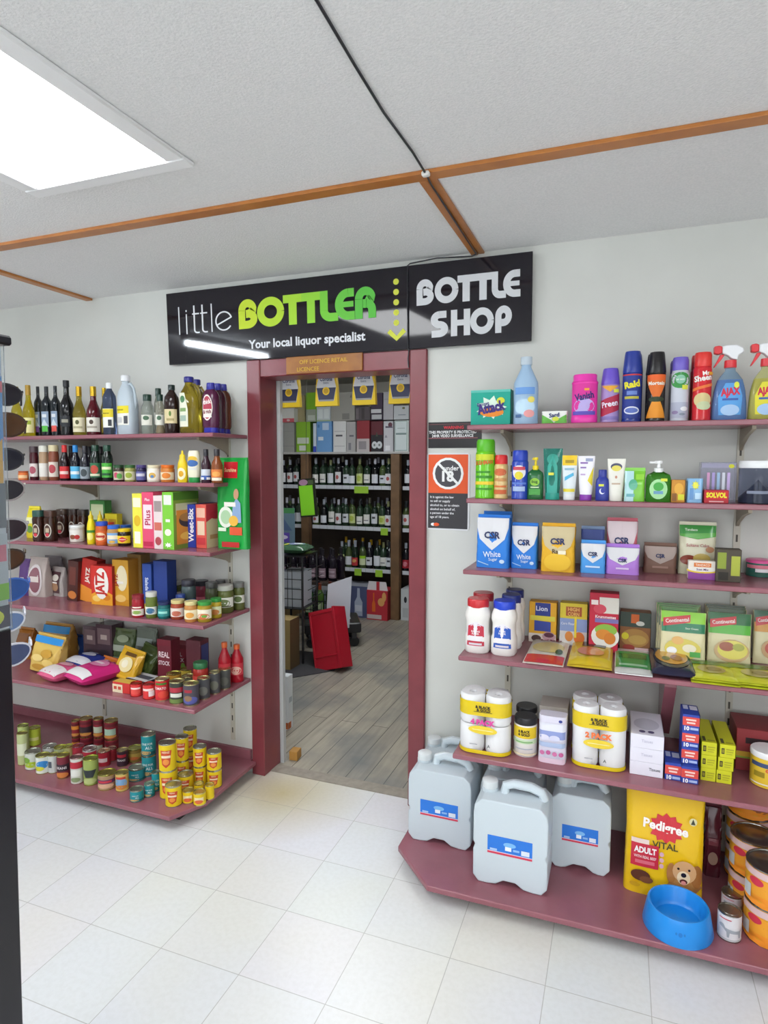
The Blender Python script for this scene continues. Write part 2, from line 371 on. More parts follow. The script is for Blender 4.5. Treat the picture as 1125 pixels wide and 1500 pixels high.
m = MB(); m.tube([(0, -0.59, -0.07), (0, 0.59, -0.07)], 0.014, emit('tube_glow', (0.85, 0.93, 1.0, 1), TUBE_E), 12); m.build('tube', t)
M_SHOPL = emit('bottle_room_tube', (0.93, 0.97, 1.0, 1), SHOP_E)
for x, y, s_ in ((-1.0, 2.35, 'middle'), (-0.05, 1.5, 'doorway')):
    t = thing('bottle_room_light', 'fluorescent ceiling batten over the %s of the bottle room' % s_, 'ceiling light', (x, y, 2.545))
    m = MB(); m.bbox(-0.62, 0.62, -0.06, 0.06, -0.04, 0, M_WHITE, 0.005); m.build('housing', t)
    m = MB(); m.box(-0.6, 0.6, -0.05, 0.05, -0.062, -0.042, M_SHOPL); m.build('diffuser', t)
for i, (x0, x1) in enumerate(((-1.6, 0.8), (1.1, 3.2))):
    m = MB()
    for a, b, c, e in ((x0, x1, 0.5, 0.55), (x0, x1, 2.35, 2.4), (x0, x0+0.05, 0.55, 2.35), (x1-0.05, x1, 0.55, 2.35), ((x0+x1)/2-0.02, (x0+x1)/2+0.02, 0.55, 2.35)): m.box(a, b, YF-0.08, YF-0.02, c, e, M_WHITE)
    o = m.build('window_%d' % (i+1)); o['kind'] = 'structure'
    m = MB(); m.box(x0, x1, YF-0.055, YF-0.049, 0.5, 2.4, M('ffffff', 'g')); m.build('glass', o)

# ------------------------------------------------------------------ the sign over the door
def ribbon(pts, w):
    L, R = [], []
    for i, (x, y) in enumerate(pts):
        a = pts[max(i-1, 0)]; b = pts[min(i+1, len(pts)-1)]; dx, dy = b[0]-a[0], b[1]-a[1]; q = math.hypot(dx, dy) or 1
        L.append((x-dy/q*w/2, y+dx/q*w/2)); R.append((x+dy/q*w/2, y-dx/q*w/2))
    return L, R
def arc(cx, cy, rx, ry, a0, a1, n=14): return [(cx+rx*math.cos(math.radians(a0+(a1-a0)*i/n)), cy+ry*math.sin(math.radians(a0+(a1-a0)*i/n))) for i in range(n+1)]
K = 0.27; q = K/2
GLYPH = {   # strokes of a heavy geometric alphabet, one unit high
 'B': (0.76, [([(q, 0), (q, 0.62)]+arc(q+0.235, 0.62, 0.235, 0.245, 180, 0)+arc(0.30, 0.56, 0.20, 0.06, 0, -90, 4), K), (arc(0.36, 0.325, 0.265, 0.19, 90, -90)+[(q+0.1, q)], K)]),
 'O': (1.04, [(arc(0.52, 0.5, 0.385, 0.365, 0, 360, 36), K)]),
 'T': (0.70, [([(0, 1-q), (0.70, 1-q)], K), ([(0.35, 0), (0.35, 0.8)], K+0.02)]),
 'L': (0.62, [([(q, 1), (q, 0.36)]+arc(q+0.23, 0.36, 0.23, 0.225, 180, 270, 8)+[(0.62, q)], K)]),
 'E': (0.68, [([(0.66, 1-q)]+[(0.46, 1-q)]+arc(0.46, 0.5, 0.325, 0.365, 90, 270, 18)+[(0.68, q)], K), ([(0.2, 0.5), (0.64, 0.5)], 0.18)]),
 'R': (0.74, [([(q, 0), (q, 0.62)]+arc(q+0.23, 0.62, 0.23, 0.245, 180, 0)+arc(0.32, 0.60, 0.17, 0.14, 0, -90, 5), K), ([(0.28, 0.47), (0.40, 0.47)]+arc(0.40, 0.26, 0.205, 0.21, 90, 0, 8)+[(0.605, 0)], K)]),
 'S': (0.66, [([(0.60, 1-q), (0.34, 1-q)]+arc(0.34, 0.675, 0.20, 0.19, 90, 270, 12)+arc(0.33, 0.31, 0.20, 0.175, 90, -90, 12)+[(0.04, q)], K)]),
 'H': (0.82, [([(q, 0), (q, 1)], K), ([(0.2, 0.5), (0.62, 0.5)], 0.22), ([(0.685, 0), (0.685, 1)], K)]),
 'P': (0.72, [([(q, 0), (q, 0.6)]+arc(q+0.225, 0.62, 0.225, 0.245, 180, -90, 18)+[(0.25, 0.375)], K)]),
 'l': (0.06, [([(0.03, 0), (0.03, 1)], 0.05)]), 'i': (0.06, [([(0.03, 0), (0.03, 0.72)], 0.05), ([(0.03, 0.80), (0.03, 0.86)], 0.05)]),
 't': (0.26, [([(0.07, 1.0), (0.07, 0.12)]+arc(0.17, 0.12, 0.10, 0.095, 180, 270, 6)+[(0.24, 0.025)], 0.05), ([(0, 0.70), (0.24, 0.70)], 0.05)]),
 'e': (0.62, [([(0.06, 0.22), (0.56, 0.46)]+arc(0.31, 0.35, 0.28, 0.32, 20, 325, 24), 0.05)])}
def letters(mb, word, x0s, z0, hgt, cols, y):
    k = 0
    for i, ch in enumerate(word):
        wd, strokes = GLYPH[ch]; a, b = x0s[i]; sx = (b-a)/wd
        for pts, w in strokes:
            L, R = ribbon(pts, w); n = len(L); yy = y-0.00015*k; k += 1
            mb.add([(a+px*sx, yy, z0+pz*hgt) for px, pz in L+R], [(j, n+j, n+j+1, j+1) for j in range(n-1)], M(cols[i], 'k'))
M_BLACKG = M('1e1b22', 'p').copy(); M_BLACKG.name = 'gloss_black_sign'; M_BLACKG.node_tree.nodes['Principled BSDF'].inputs['Roughness'].default_value = 0.05
TILT = (math.radians(2.0), 0, 0)
def sign_board(x0, x1, label):
    t = thing('shop_sign', label, 'sign', (x0, 0.5095, 2.131), rot=TILT)
    m = MB(); m.bbox(0, x1-x0, -0.008, 0, 0, 0.36, M_BLACKG, 0.0015); m.build('panel', t)
    return t
X0 = -0.826
s1 = sign_board(X0, 0.4885, 'long black gloss sign board with lime lettering over the doorway')
def o_(*ps): return [(a-X0, b-X0) for a, b in ps]
m = MB(); letters(m, 'BOTTLER', o_((-0.392, -0.285), (-0.286, -0.136), (-0.141, -0.038), (-0.042, 0.058), (0.056, 0.148), (0.133, 0.232), (0.234, 0.337)), 0.150, 0.140, ['c6dc2c', 'b8dc30', 'a8d832', '94d436', '78cc3a', '68c642', '5cc044'], -0.0085)
m.build('lime_lettering', s1, 'lime to green heavy word lettering')
m = MB(); letters(m, 'little', o_((-0.754, -0.746), (-0.708, -0.700), (-0.668, -0.622), (-0.618, -0.572), (-0.554, -0.546), (-0.53, -0.426)), 0.149, 0.138, ['e4e6ea']*6, -0.0085); m.build('thin_lettering', s1, 'thin white lettering')
m = MB(); art(m, lambda u, v, e: (u, -0.008-e, v), 1, 1, [('t', 'Your local liquor specialist', (-0.391+0.334)/2-X0, 0.066, 0.042, 'dcdee4', 0.725, 0, 0.028)]); m.build('small_lettering', s1, 'bold white tagline lettering')
m = MB(); S = lambda u, v, e: (u-X0, -0.008-e, v)
for k in range(5): art(m, S, 1, 1, [('e', 0.4335, 0.297-0.0445*k, 0.0135, 0.0135, 'd2d848')])
L, R = ribbon([(0.397, 0.085), (0.4345, 0.050), (0.472, 0.085)], 0.022)
m.add([S(a, b, 0.001) for a, b in L+R], [(j, 3+j, 4+j, j+1) for j in range(2)], M('d2d848', 'k')); m.build('arrow_mark', s1, 'row of yellow dots ending in an arrow pointing down')
s2 = sign_board(0.4905, 1.03, 'shorter black sign board with white lettering right of the lime one')
X0 = 0.4905
m = MB()
letters(m, 'BOTTLE', o_((0.529, 0.608), (0.612, 0.718), (0.714, 0.790), (0.787, 0.863), (0.862, 0.922), (0.910, 0.982)), 0.184, 0.110, ['d4d6da']*6, -0.0085)
letters(m, 'SHOP', o_((0.593, 0.672), (0.685, 0.770), (0.770, 0.872), (0.878, 0.948)), 0.042, 0.111, ['d4d6da']*4, -0.0085); m.build('lettering', s2, 'heavy white lettering')
# timber licence plate on the head of the frame
t = thing('licence_plate', 'varnished timber plate with carved yellow words on the door head', 'sign', (0.066, 0.512, 2.049))
m = MB(); m.bbox(-0.2, 0.2, -0.010, 0, 0, 0.082, noisy('varnished_plate', '8e5418', 'a2661f', 14, 0.35), 0.002); m.build('board', t)
m = MB(); art(m, flat_front(0.4, 0.02, 0.082), 0.4, 0.082, [('t', 'OFF LICENCE RETAIL', 0.5, 0.66, 0.24, 'd8b030', 0.86, 0, 0.004), ('t', 'LICENCEE', 0.30, 0.24, 0.24, 'd8b030', 0.42, 0, 0.004)]); m.build('lettering', t)
# black cable: over the ceiling, down beside the sign
m = MB(); m.tube([(0.826, -1.6, CEIL-0.006), (0.812, -1.02, CEIL-0.006), (0.803, -0.82, CEIL-0.006), (0.797, -0.62, CEIL-0.006), (0.803, -0.40, CEIL-0.006), (0.806, -0.28, CEIL-0.016)], 0.0036, M('23232a', 'p'))
m.tube([(0.806, -0.28, CEIL-0.016), (0.80, -0.2, CEIL-0.016), (0.796, 0.1, CEIL-0.016), (0.792, 0.50, CEIL-0.016), (0.77, 0.515, CEIL-0.018), (0.62, 0.495, 2.510), (0.50, 0.488, 2.498), (0.4895, 0.486, 2.49), (0.4895, 0.488, 2.3), (0.4895, 0.494, 2.14), (0.4915, 0.503, 2.12), (0.486, 0.506, 2.09), (0.4895, 0.506, 2.05)], 0.003, M('23232a', 'p'))
c = m.build('cable'); tag(c, 'thin black cable running across the ceiling and down between the sign boards', 'cable')
m = MB(); m.bbox(-0.012, 0.012, -0.010, 0.010, -0.012, 0.002, M_WHITE, 0.003); m.build('clip', c, 'white clip', loc=(0.806, -0.28, CEIL-0.012))
# warning posters on the wall right of the door
t = thing('warning_sign', 'black strip of security warning with white words beside door frame', 'sign', (0.690, WALL_Y, 1.690))
m = MB(); m.box(-0.112, 0.13, -0.003, 0, 0, 0.115, M('1d1a1d', 'p')); m.build('plate', t)
m = MB(); art(m, flat_front(0.236, 0.0064, 0.115), 0.236, 0.115, [('r', 0.03, 0.90, 0.98, 0.93, '6a3a40'), ('r', 0.03, 0.36, 0.98, 0.40, '8a5058'), ('t', 'WARNING', 0.52, 0.79, 0.12, 'd03040', 0.42, 0, 0.03), ('t', 'THIS PROPERTY IS PROTECTED', 0.5, 0.61, 0.11, 'e8e8ea', 0.92, 0, 0.03), ('t', '24HR VIDEO SURVEILLANCE', 0.5, 0.47, 0.11, 'e8e8ea', 0.8, 0, 0.03)]); m.build('lettering', t)
t = thing('age_limit_sign', 'white edged poster with orange top and black lower half', 'sign', (0.671, WALL_Y, 1.322))
m = MB(); m.prism([(-0.098+0.01*(1-math.cos(a)) , 0) for a in (0,)]+[(-0.09, 0), (0.09, 0), (0.099, 0.009), (0.099, 0.337), (0.09, 0.346), (-0.09, 0.346), (-0.099, 0.337), (-0.099, 0.009)][1:] if False else [(-0.09, 0), (0.09, 0), (0.099, 0.009), (0.099, 0.337), (0.09, 0.346), (-0.09, 0.346), (-0.099, 0.337), (-0.099, 0.009)], -0.003, 0, M('e2e2e4', 'p')); m.build('card', t)
m = MB(); W, H = 0.198, 0.346
it = [('r', 0.04, 0.48, 0.96, 0.98, 'e85a28'), ('r', 0.04, 0.02, 0.96, 0.48, '3c3a3e'), ('e', 0.5, 0.735, 0.36, 0.206, 'f2f2f2'), ('e', 0.5, 0.735, 0.305, 0.175, '4a484e'), ('t', 'under', 0.58, 0.805, 0.062, 'f2f2f2', 0.5, 0, 0.02), ('t', '18', 0.5, 0.70, 0.135, 'f2f2f2', 0.5, 0, 0.04)]
a = math.radians(-45); it.append(('p', [(0.5+(0.32*x*math.cos(a)-0.028*y*math.sin(a)), 0.735+(0.32*x*math.sin(a)+0.028*y*math.cos(a))*W/H) for x, y in ((-1, -1), (1, -1), (1, 1), (-1, 1))], 'f2f2f2'))
for k, s_ in enumerate(('It is against the law', 'to sell or supply', 'alcohol to, or to obtain', 'alcohol on behalf of,', 'a person under the', 'age of 18 years.')):
    tw = text_mesh(s_, 0.015)[2]*0.030*H/0.73/W
    it.append(('t', s_, 0.09+min(tw, 0.86)/2, 0.425-0.052*k, 0.030, 'ececee', 0.86))
it += [('e', 0.16, 0.07, 0.05, 0.02, 'f0f0f0'), ('e', 0.24, 0.07, 0.07, 0.022, 'e85a28')]
art(m, flat_front(W, 0.0062, H), W, H, it, dh=0.0002); m.build('print', t)

# ------------------------------------------------------------------ shelving
LZ = {'L1': 1.762, 'L2': 1.528, 'L3': 1.207, 'L4': 0.877, 'L5': 0.507, 'L6': 0.075, 'R1': 1.772, 'R2': 1.483, 'R3': 1.204, 'R4': 0.874, 'R5': 0.511, 'R6': 0.075}
FRONT = {'1': 0.24, '2': 0.24, '3': 0.20, '4': 0.14, '5': 0.067, '6': -0.078}
NAMES = {'1': 'topmost', '2': 'second', '3': 'third', '4': 'fourth', '5': 'fifth', '6': 'lowest floor level'}
M_BRK = M('a39a88', 'k'); M_STD = M('c9c5b8', 'k')
for side, x0, x1 in (('L', XL+0.02, -0.3735), ('R', 0.822, 3.28)):
    word = 'left' if side == 'L' else 'right'
    sts = (-0.487, -1.365, -2.24) if side == 'L' else (0.953, 1.818, 2.69)
    for n in '12345':
        z = LZ[side+n]; yf = FRONT[n]
        t = thing('wall_shelf', '%s maroon shelf board of the wall shelving %s of the doorway' % (NAMES[n], word), 'shelf', ((x0+x1)/2, WALL_Y, z), 0, 'maroon wall shelves')
        m = MB(); hw = (x1-x0)/2; m.bbox(-hw, hw, yf-WALL_Y, -0.002, -0.019, 0, M_MAROON, 0.003); m.build('board', t)
        for sx in sts:
            a = sx-(x0+x1)/2; dd = (WALL_Y-yf)*0.86
            m = MB(); m.prism([(-0.010, -0.0195), (-dd, -0.0195), (-dd, -0.032), (-dd*0.55, -0.050), (-dd*0.12, -0.085), (-0.010, -0.10)], a-0.006, a+0.006, M_BRK, 'x'); m.build('bracket', t)
    for k, sx in enumerate(sts):
        m = MB(); m.box(sx-0.012, sx+0.012, WALL_Y-0.009, WALL_Y, 0.16, 1.80 if side == 'L' else 1.76, M_STD)
        for j in range(24):
            z = 0.2+j*0.066
            m.box(sx-0.0035, sx+0.0035, WALL_Y-0.0098, WALL_Y-0.0088, z, z+0.028, M('4a463e', 'k'))
        tag(m.build('shelf_upright'), 'slotted metal upright on the wall, %s from the doorway on its %s side' % (('first', 'second', 'third')[k], word), 'shelf upright')
# floor level shelves with a cut corner, on a dark plinth
z = LZ['L6']
t = thing('floor_shelf', 'lowest maroon shelf left of the doorway with a cut corner', 'shelf', (0, 0, 0), 0, 'maroon floor shelves')
m = MB(); m.prism([(XL+0.02, -0.072), (-0.412, -0.072), (-0.335, 0.085), (-0.335, 0.505), (-0.368, 0.505), (-0.368, 0.526), (XL+0.02, 0.526)], z-0.02, z, M_MAROON, 'z'); m.build('board', t, bevel=0.003)
m = MB(); m.box(XL+0.04, -0.44, 0.03, 0.50, 0, z-0.0205, M('2a2324', 'k')); m.build('plinth', t)
m = MB(); m.box(XL+0.03, -0.374, WALL_Y-0.02, WALL_Y-0.001, z+0.0005, z+0.05, M_MAROON); m.build('rear_strip', t)
z = LZ['R6']
t = thing('floor_shelf', 'lowest maroon shelf right of the doorway with a cut corner', 'shelf', (0, 0, 0), 0, 'maroon floor shelves')
m = MB(); m.prism([(3.28, -0.078), (0.772, -0.096), (0.594, 0.090), (0.594, 0.526), (3.28, 0.526)], z-0.022, z, M_MAROON, 'z'); m.build('board', t, bevel=0.004)
m = MB(); m.box(0.86, 3.26, 0.0, 0.50, 0, z-0.0225, M('2a2324', 'k')); m.build('plinth', t)

# ------------------------------------------------------------------ goods: builders
# style: body outline, cap outline (share of half width, share of height), label band (z0, z1), label radius, superellipse power
ST = {
 'wine':  ([(0,0),(.96,0),(1,.012),(1,.60),(.95,.655),(.72,.71),(.44,.76),(.37,.80),(.37,.985),(.0,.985)], [(.40,.80),(.40,.995),(.0,1)], (.10,.44), 1, 2),
 'fizz':  ([(0,0),(.96,0),(1,.012),(1,.48),(.93,.56),(.62,.68),(.42,.77),(.37,.82),(.37,.96),(0,.96)], [(.43,.74),(.46,.90),(.5,.97),(.46,1),(0,1)], (.10,.40), 1, 2),
 'oil':   ([(0,0),(.97,0),(1,.012),(1,.63),(.90,.69),(.50,.76),(.38,.80),(.36,.90),(0,.90)], [(.42,.88),(.42,.995),(0,1)], (.08,.50), 1, 3.2),
 'balsam':([(0,0),(.97,0),(1,.012),(1,.50),(.92,.58),(.55,.68),(.40,.74),(.38,.90),(0,.90)], [(.46,.88),(.46,.995),(0,1)], (.10,.42), 1, 2),
 'vinegar':([(0,0),(.97,0),(1,.015),(1,.44),(.90,.53),(.58,.64),(.42,.72),(.40,.82),(0,.82)], [(.45,.80),(.43,.995),(0,1)], (.07,.36), 1, 2),
 'plain': ([(0,0),(.95,0),(1,.02),(1,.66),(.93,.75),(.60,.83),(.42,.87),(.40,.93),(0,.93)], [(.48,.89),(.48,.99),(.44,1),(0,1)], (.14,.50), 1, 2.4),
 'cordial':([(0,0),(.95,0),(1,.02),(.97,.25),(1,.5),(.96,.62),(.60,.76),(.40,.84),(.38,.90),(0,.90)], [(.46,.88),(.46,.99),(.42,1),(0,1)], (.20,.52), .985, 2),
 'sauce': ([(0,0),(.95,0),(1,.015),(1,.52),(.90,.60),(.58,.70),(.46,.80),(.44,.87),(0,.87)], [(.52,.80),(.50,.99),(.46,1),(0,1)], (.06,.40), 1, 2),
 'round': ([(0,0),(.92,0),(1,.03),(1,.60),(.92,.70),(.66,.79),(.60,.86),(0,.86)], [(.68,.83),(.68,.985),(.62,1),(0,1)], (.10,.50), 1, 2),
 'jar':   ([(0,0),(.92,0),(1,.04),(1,.70),(.96,.77),(.86,.82),(.84,.88),(0,.88)], [(.93,.82),(.95,.83),(.95,.985),(.90,1),(0,1)], (.10,.66), 1, 2),
 'coffee':([(0,0),(.90,0),(1,.05),(.94,.45),(1,.72),(.86,.80),(.80,.84),(0,.84)], [(.90,.80),(.92,.82),(.92,.98),(.86,1),(0,1)], (.12,.60), .99, 3),
 'squeeze':([(0,0),(.93,0),(1,.03),(1,.48),(.90,.60),(.58,.74),(.50,.78),(0,.78)], [(.60,.77),(.56,.85),(.26,.89),(.16,1),(0,1)], (.08,.46), 1, 2),
 'invert':([(.86,.16),(.98,.24),(1,.45),(.97,.75),(.90,.92),(.70,1),(0,1)], [(0,0),(.84,0),(.88,.02),(.86,.17),(0,.17)], (.34,.86), 1.0, 2.2),
 'aerosol':([(0,0),(.97,0),(1,.012),(1,.03),(.98,.04),(.98,.74),(.90,.785),(.86,.79),(0,.79)], [(.90,.785),(.92,.80),(.90,.95),(.80,.99),(0,1)], (.05,.74), .98, 2),
 'aeroslope':([(0,0),(.97,0),(1,.012),(1,.03),(.98,.04),(.98,.68),(.93,.70),(0,.70)], [(.99,.695),(1.0,.72),(.96,.78),(.82,.96),(.76,.995),(0,1)], (.05,.67), .98, 2),
 'tub':   ([(0,0),(.95,0),(1,.02),(1,.80),(.98,.84),(0,.84)], [(1.01,.83),(1.03,.84),(1.03,.97),(.98,1),(0,1)], (.10,.78), 1, 2),
 'shaker':([(0,0),(.95,0),(1,.02),(1,.80),(.92,.83),(.90,.84),(0,.84)], [(.96,.82),(.98,.83),(.98,.97),(.92,1),(0,1)], (.06,.80), 1, 2),
 'flour': ([(0,0),(.90,0),(1,.035),(1,.30),(.90,.37),(.90,.58),(1,.66),(.98,.74),(.84,.83),(.80,.86),(0,.86)], [(.84,.845),(.86,.86),(.86,.98),(.80,1),(0,1)], (.14,.60), .95, 2.6),
 'vanish':([(0,0),(.97,0),(1,.02),(1,.13),(.97,.14),(.97,.80),(1.0,.81),(1,.84),(0,.84)], [(.90,.84),(.96,.85),(.90,.88),(.90,.98),(.84,1),(0,1)], (.16,.80), .97, 2.4),
 'lotion':([(0,0),(.95,0),(1,.03),(1,.55),(.92,.68),(.62,.76),(0,.76)], [(.62,.75),(.60,.98),(.54,1),(0,1)], (.12,.56), 1, 2.6),
 'essence':([(0,0),(.95,0),(1,.03),(1,.58),(.85,.68),(.50,.74),(.46,.78),(0,.78)], [(.56,.77),(.54,.99),(0,1)], (.10,.52), 1, 2)}
def outline(style, w, h): b, c, lz, lr, ex = ST[style]; return [(r*w/2, z*h) for r, z in b], [(r*w/2, z*h) for r, z in c]
def rad_at(prof):
    def f(z):
        for (r0, z0), (r1, z1) in zip(prof, prof[1:]):
            if z1 > z0 and z0 <= z <= z1: return r0+(r1-r0)*(z-z0)/(z1-z0)
        return max(r for r, z in prof)
    return f
def bottle(name, cat, label, shelf, px, yb, style, body, cap, dec=(), group=None, flat=1.0, z=None, rz=None, ang=2.5, back=None, n=24, fill=None, lab_z=None, maxy=None):
    """px = (left, right, top) in the frame; yb = depth, or the row its foot shows on"""
    zz = LZ[shelf] if z is None else z
    x, y, w, h = stand(px[0], px[1], px[2], yb, zz+0.0005, maxy=maxy or WALL_Y-0.004)
    if rz is None: rz = (0.42 if flat == 1.0 and ST[style][4] < 2.5 else 0.22) if x < -0.3 else 0
    t = thing(name, label, cat, (x, y, zz+0.0005), rz, group)
    bp, cp = outline(style, w, h); ex = ST[style][4]; lz = lab_z or ST[style][2]; lr = ST[style][3]
    m = MB(); m.lathe(bp, M(*body), n, sy=flat, ex=ex); m.build('body', t)
    m = MB(); m.lathe(cp, M(*cap), n, sy=flat, ex=2 if ex < 3 or style == 'oil' else ex); m.build('cap', t)
    if fill:
        m = MB(); m.lathe([(0, 0.003)]+[(r*0.93, max(zq, 0.003)) for r, zq in bp[1:] if zq <= fill[1]*h]+[(0, fill[1]*h)], M(fill[0], 'p'), n, sy=flat, ex=ex); m.build('contents', t)
    if dec:
        m = MB(); f = rad_at(bp)
        if ex > 2.3:
            def S(u, v, e):
                zq = h*(lz[0]+(lz[1]-lz[0])*v); r = f(zq); a = (u-0.5)*1.72
                return (r*a, -r*flat*max(1-abs(a)**ex, 0)**(1/ex)-e, zq)
            W = w*0.86
        else:
            S = cyl_front(lambda zq: f(zq), h*lz[0], h*lz[1], ang, flat); W = w/2*ang
        art(m, S, W, h*(lz[1]-lz[0]), dec); m.build('label', t)
    return t
def can(name, cat, label, shelf, px, yb, col, dec=(), group=None, z=None, lid='c9c6b2', w=None, h=None, xy=None, rz=None):
    zz = LZ[shelf] if z is None else z
    x, y, w_, h_ = stand(px[0], px[1], px[2], yb, zz+0.0005) if xy is None else (xy[0], xy[1], w, h)
    w, h = w or w_, h or h_
    # labels on tins are turned towards the aisle
    t = thing(name, label, cat, (x, y, zz+0.0005), (0.5 if x < 0 else 0.0) if rz is None else rz, group)
    m = MB(); r = w/2; m.lathe([(0, 0.004), (r*.985, 0.004), (r*.985, h-0.004), (0, h-0.004)], M(col, 'k'))
    if dec: art(m, cyl_front(r*.985, 0.006, h-0.006, 2.6), r*2.6, h-0.012, dec)
    m.build('body', t)
    m = MB(); m.lathe([(r*.9, h-0.004), (r, h-0.004), (r, h), (r*.93, h), (r*.91, h-0.003), (r*.7, h-0.003), (r*.68, h-0.0022), (0, h-0.0022)], M(lid, 'm')); m.build('lid', t)
    m = MB(); m.lathe([(0, 0), (r, 0), (r, 0.004), (r*.9, 0.004)], M(lid, 'm')); m.build('base_rim', t)
    return t
def carton(name, cat, label, shelf, px, yb, d, col, front=(), right=(), top=(), group=None, z=None, rz=0, side=None, w=None, h=None, xy=None, tilt=None, topcol=None, fin='k', left=()):
    zz = LZ[shelf] if z is None else z
    if xy is None: x, y, w_, h_ = stand(px[0], px[1], px[2], yb, zz+0.0005, False); y += d/2; w, h = w or w_, h or h_; y = min(y, WALL_Y-d/2-0.004) if zz < 2 else y
    else: x, y = xy
    m = MB(); m.bbox(-w/2, w/2, -d/2, d/2, 0, h, M(col, fin), 0.0012)
    if side: art(m, flat_right(w, d, h), d, h, [('r', .0, .0, 1, 1, side)], nu=1); art(m, flat_left(w, d, h), d, h, [('r', .0, .0, 1, 1, side)], nu=1)
    if topcol: art(m, flat_top(w, d, h), w, d, [('r', .0, .0, 1, 1, topcol)], nu=1)
    if front: art(m, flat_front(w, d, h), w, h, front, nu=1)
    if right: art(m, flat_right(w, d, h), d, h, right, h0=0.0012, nu=1)
    if left: art(m, flat_left(w, d, h), d, h, left, h0=0.0012, nu=1)
    if top: art(m, flat_top(w, d, h), w, d, top, h0=0.0012, nu=1)
    o = m.build(name, None, loc=(x, y, zz+0.0005)); o.rotation_euler = tilt or (0, 0, rz)
    return tag(o, label, cat, group)
def pouch(name, cat, label, shelf, px, yb, d, col, dec=(), group=None, z=None, rz=0, taper=0.25, fin='b', seed=1, seam=True, wob=0.004, ex=5, tilt=None, w=None, h=None, xy=None, neck=1.0):
    """upright paper or foil bag: box foot, flat crimped top"""
    zz = LZ[shelf] if z is None else z
    if xy is None:
        x, y, w_, h_ = stand(px[0], px[1], px[2], yb, zz+0.0005, False); y = min(y+d/2, WALL_Y-d/2-0.004); w, h = w or w_, h or h_
    else: x, y = xy
    rnd = random.Random(seed)
    def hd(v): return d/2*max(taper, 1-(1-taper)*max(0, (v-0.55)/0.45)**1.3)*(0.94+0.06*math.sin(PI*min(v*1.5, 1)))
    def hw(v): return w/2*(1-0.03*math.sin(PI*v))*(1 if v < 0.8 else 1-(1-neck)*(v-0.8)/0.2)
    N, n = 12, 40; rings = []
    for j in range(N+1):
        v = j/N; ring = sup(hw(v), ex, n, hd(v)); q = 0 if j == 0 else wob
        rings.append([(a+rnd.uniform(-q, q)*0.5, b+rnd.uniform(-q, q)*0.5, v*h) for a, b in ring])
    m = MB(); m.loft(rings, M(col, fin))
    def S(u, v, e):
        a = (u-0.5)*1.94
        return (hw(v)*a, -hd(v)*max(1-abs(a)**ex, 0)**(1/ex)-e-0.0006, v*h)
    if dec: art(m, S, w*0.97, h, dec, h0=0.0014+wob*0.6, fin=fin)
    o = m.build(name, None, loc=(x, y, zz+0.0005), sharp=60); o.rotation_euler = tilt or (0, 0, rz)
    tag(o, label, cat, group)
    if seam:
        m = MB(); zt = h; q = hd(1)
        m.box(-hw(1)*0.98, hw(1)*0.98, -min(q, 0.004), min(q, 0.004), zt-0.002, zt+0.012, M(seam if isinstance(seam, str) else col, fin)); s_ = m.build('top_seal', o)
    return o
def pillow(name, cat, label, x, y, z, w, l, h, col, dec=(), group=None, rz=0, fin='b', seed=3, tilt=None, wob=0.003, ends=None):
    """bag lying on its back; l runs from front to rear"""
    rnd = random.Random(seed); n = 14
    def top(a, b): return h*max(0.0, (1-abs(a)**3)*(1-abs(b)**3))**0.45
    nz = [[rnd.uniform(-wob, wob) for i in range(n+1)] for j in range(n+1)]
    def P(a, b, s_, j=None, i=None):
        e = nz[j][i] if j is not None and 0 < i < n and 0 < j < n else 0
        t = top(a, b); return (a*w/2, b*l/2, h*0.5+(t*0.5 if s_ > 0 else -t*0.5)+(e if s_ > 0 else 0))
    vs = []; fs = []
    for s_ in (1, -1):
        o = len(vs)
        vs += [P(-1+2*i/n, -1+2*j/n, s_, j, i) for j in range(n+1) for i in range(n+1)]
        for j in range(n):
            for i in range(n):
                f = (o+j*(n+1)+i, o+j*(n+1)+i+1, o+(j+1)*(n+1)+i+1, o+(j+1)*(n+1)+i); fs.append(f if s_ > 0 else f[::-1])
    m = MB(); m.add(vs, fs, M(col, fin))
    def S(u, v, e):
        a, b = (u-0.5)*1.9, (v-0.5)*1.9; p = P(a, b, 1); return (p[0], p[1], p[2]+e+wob*0.7)
    if dec: art(m, S, w*0.95, l*0.95, dec, fin=fin)
    o = m.build(name, None, loc=(x, y, z), sharp=70); o.rotation_euler = tilt or (0, 0, rz)
    tag(o, label, cat, group)
    if ends:
        for s_ in (-1, 1):
            m = MB(); m.box(-w/2*0.98, w/2*0.98, s_*l/2-0.010, s_*l/2+0.010, h*0.5-0.0012, h*0.5+0.0012, M(ends, fin)); m.build('end_seal', o)
    return o
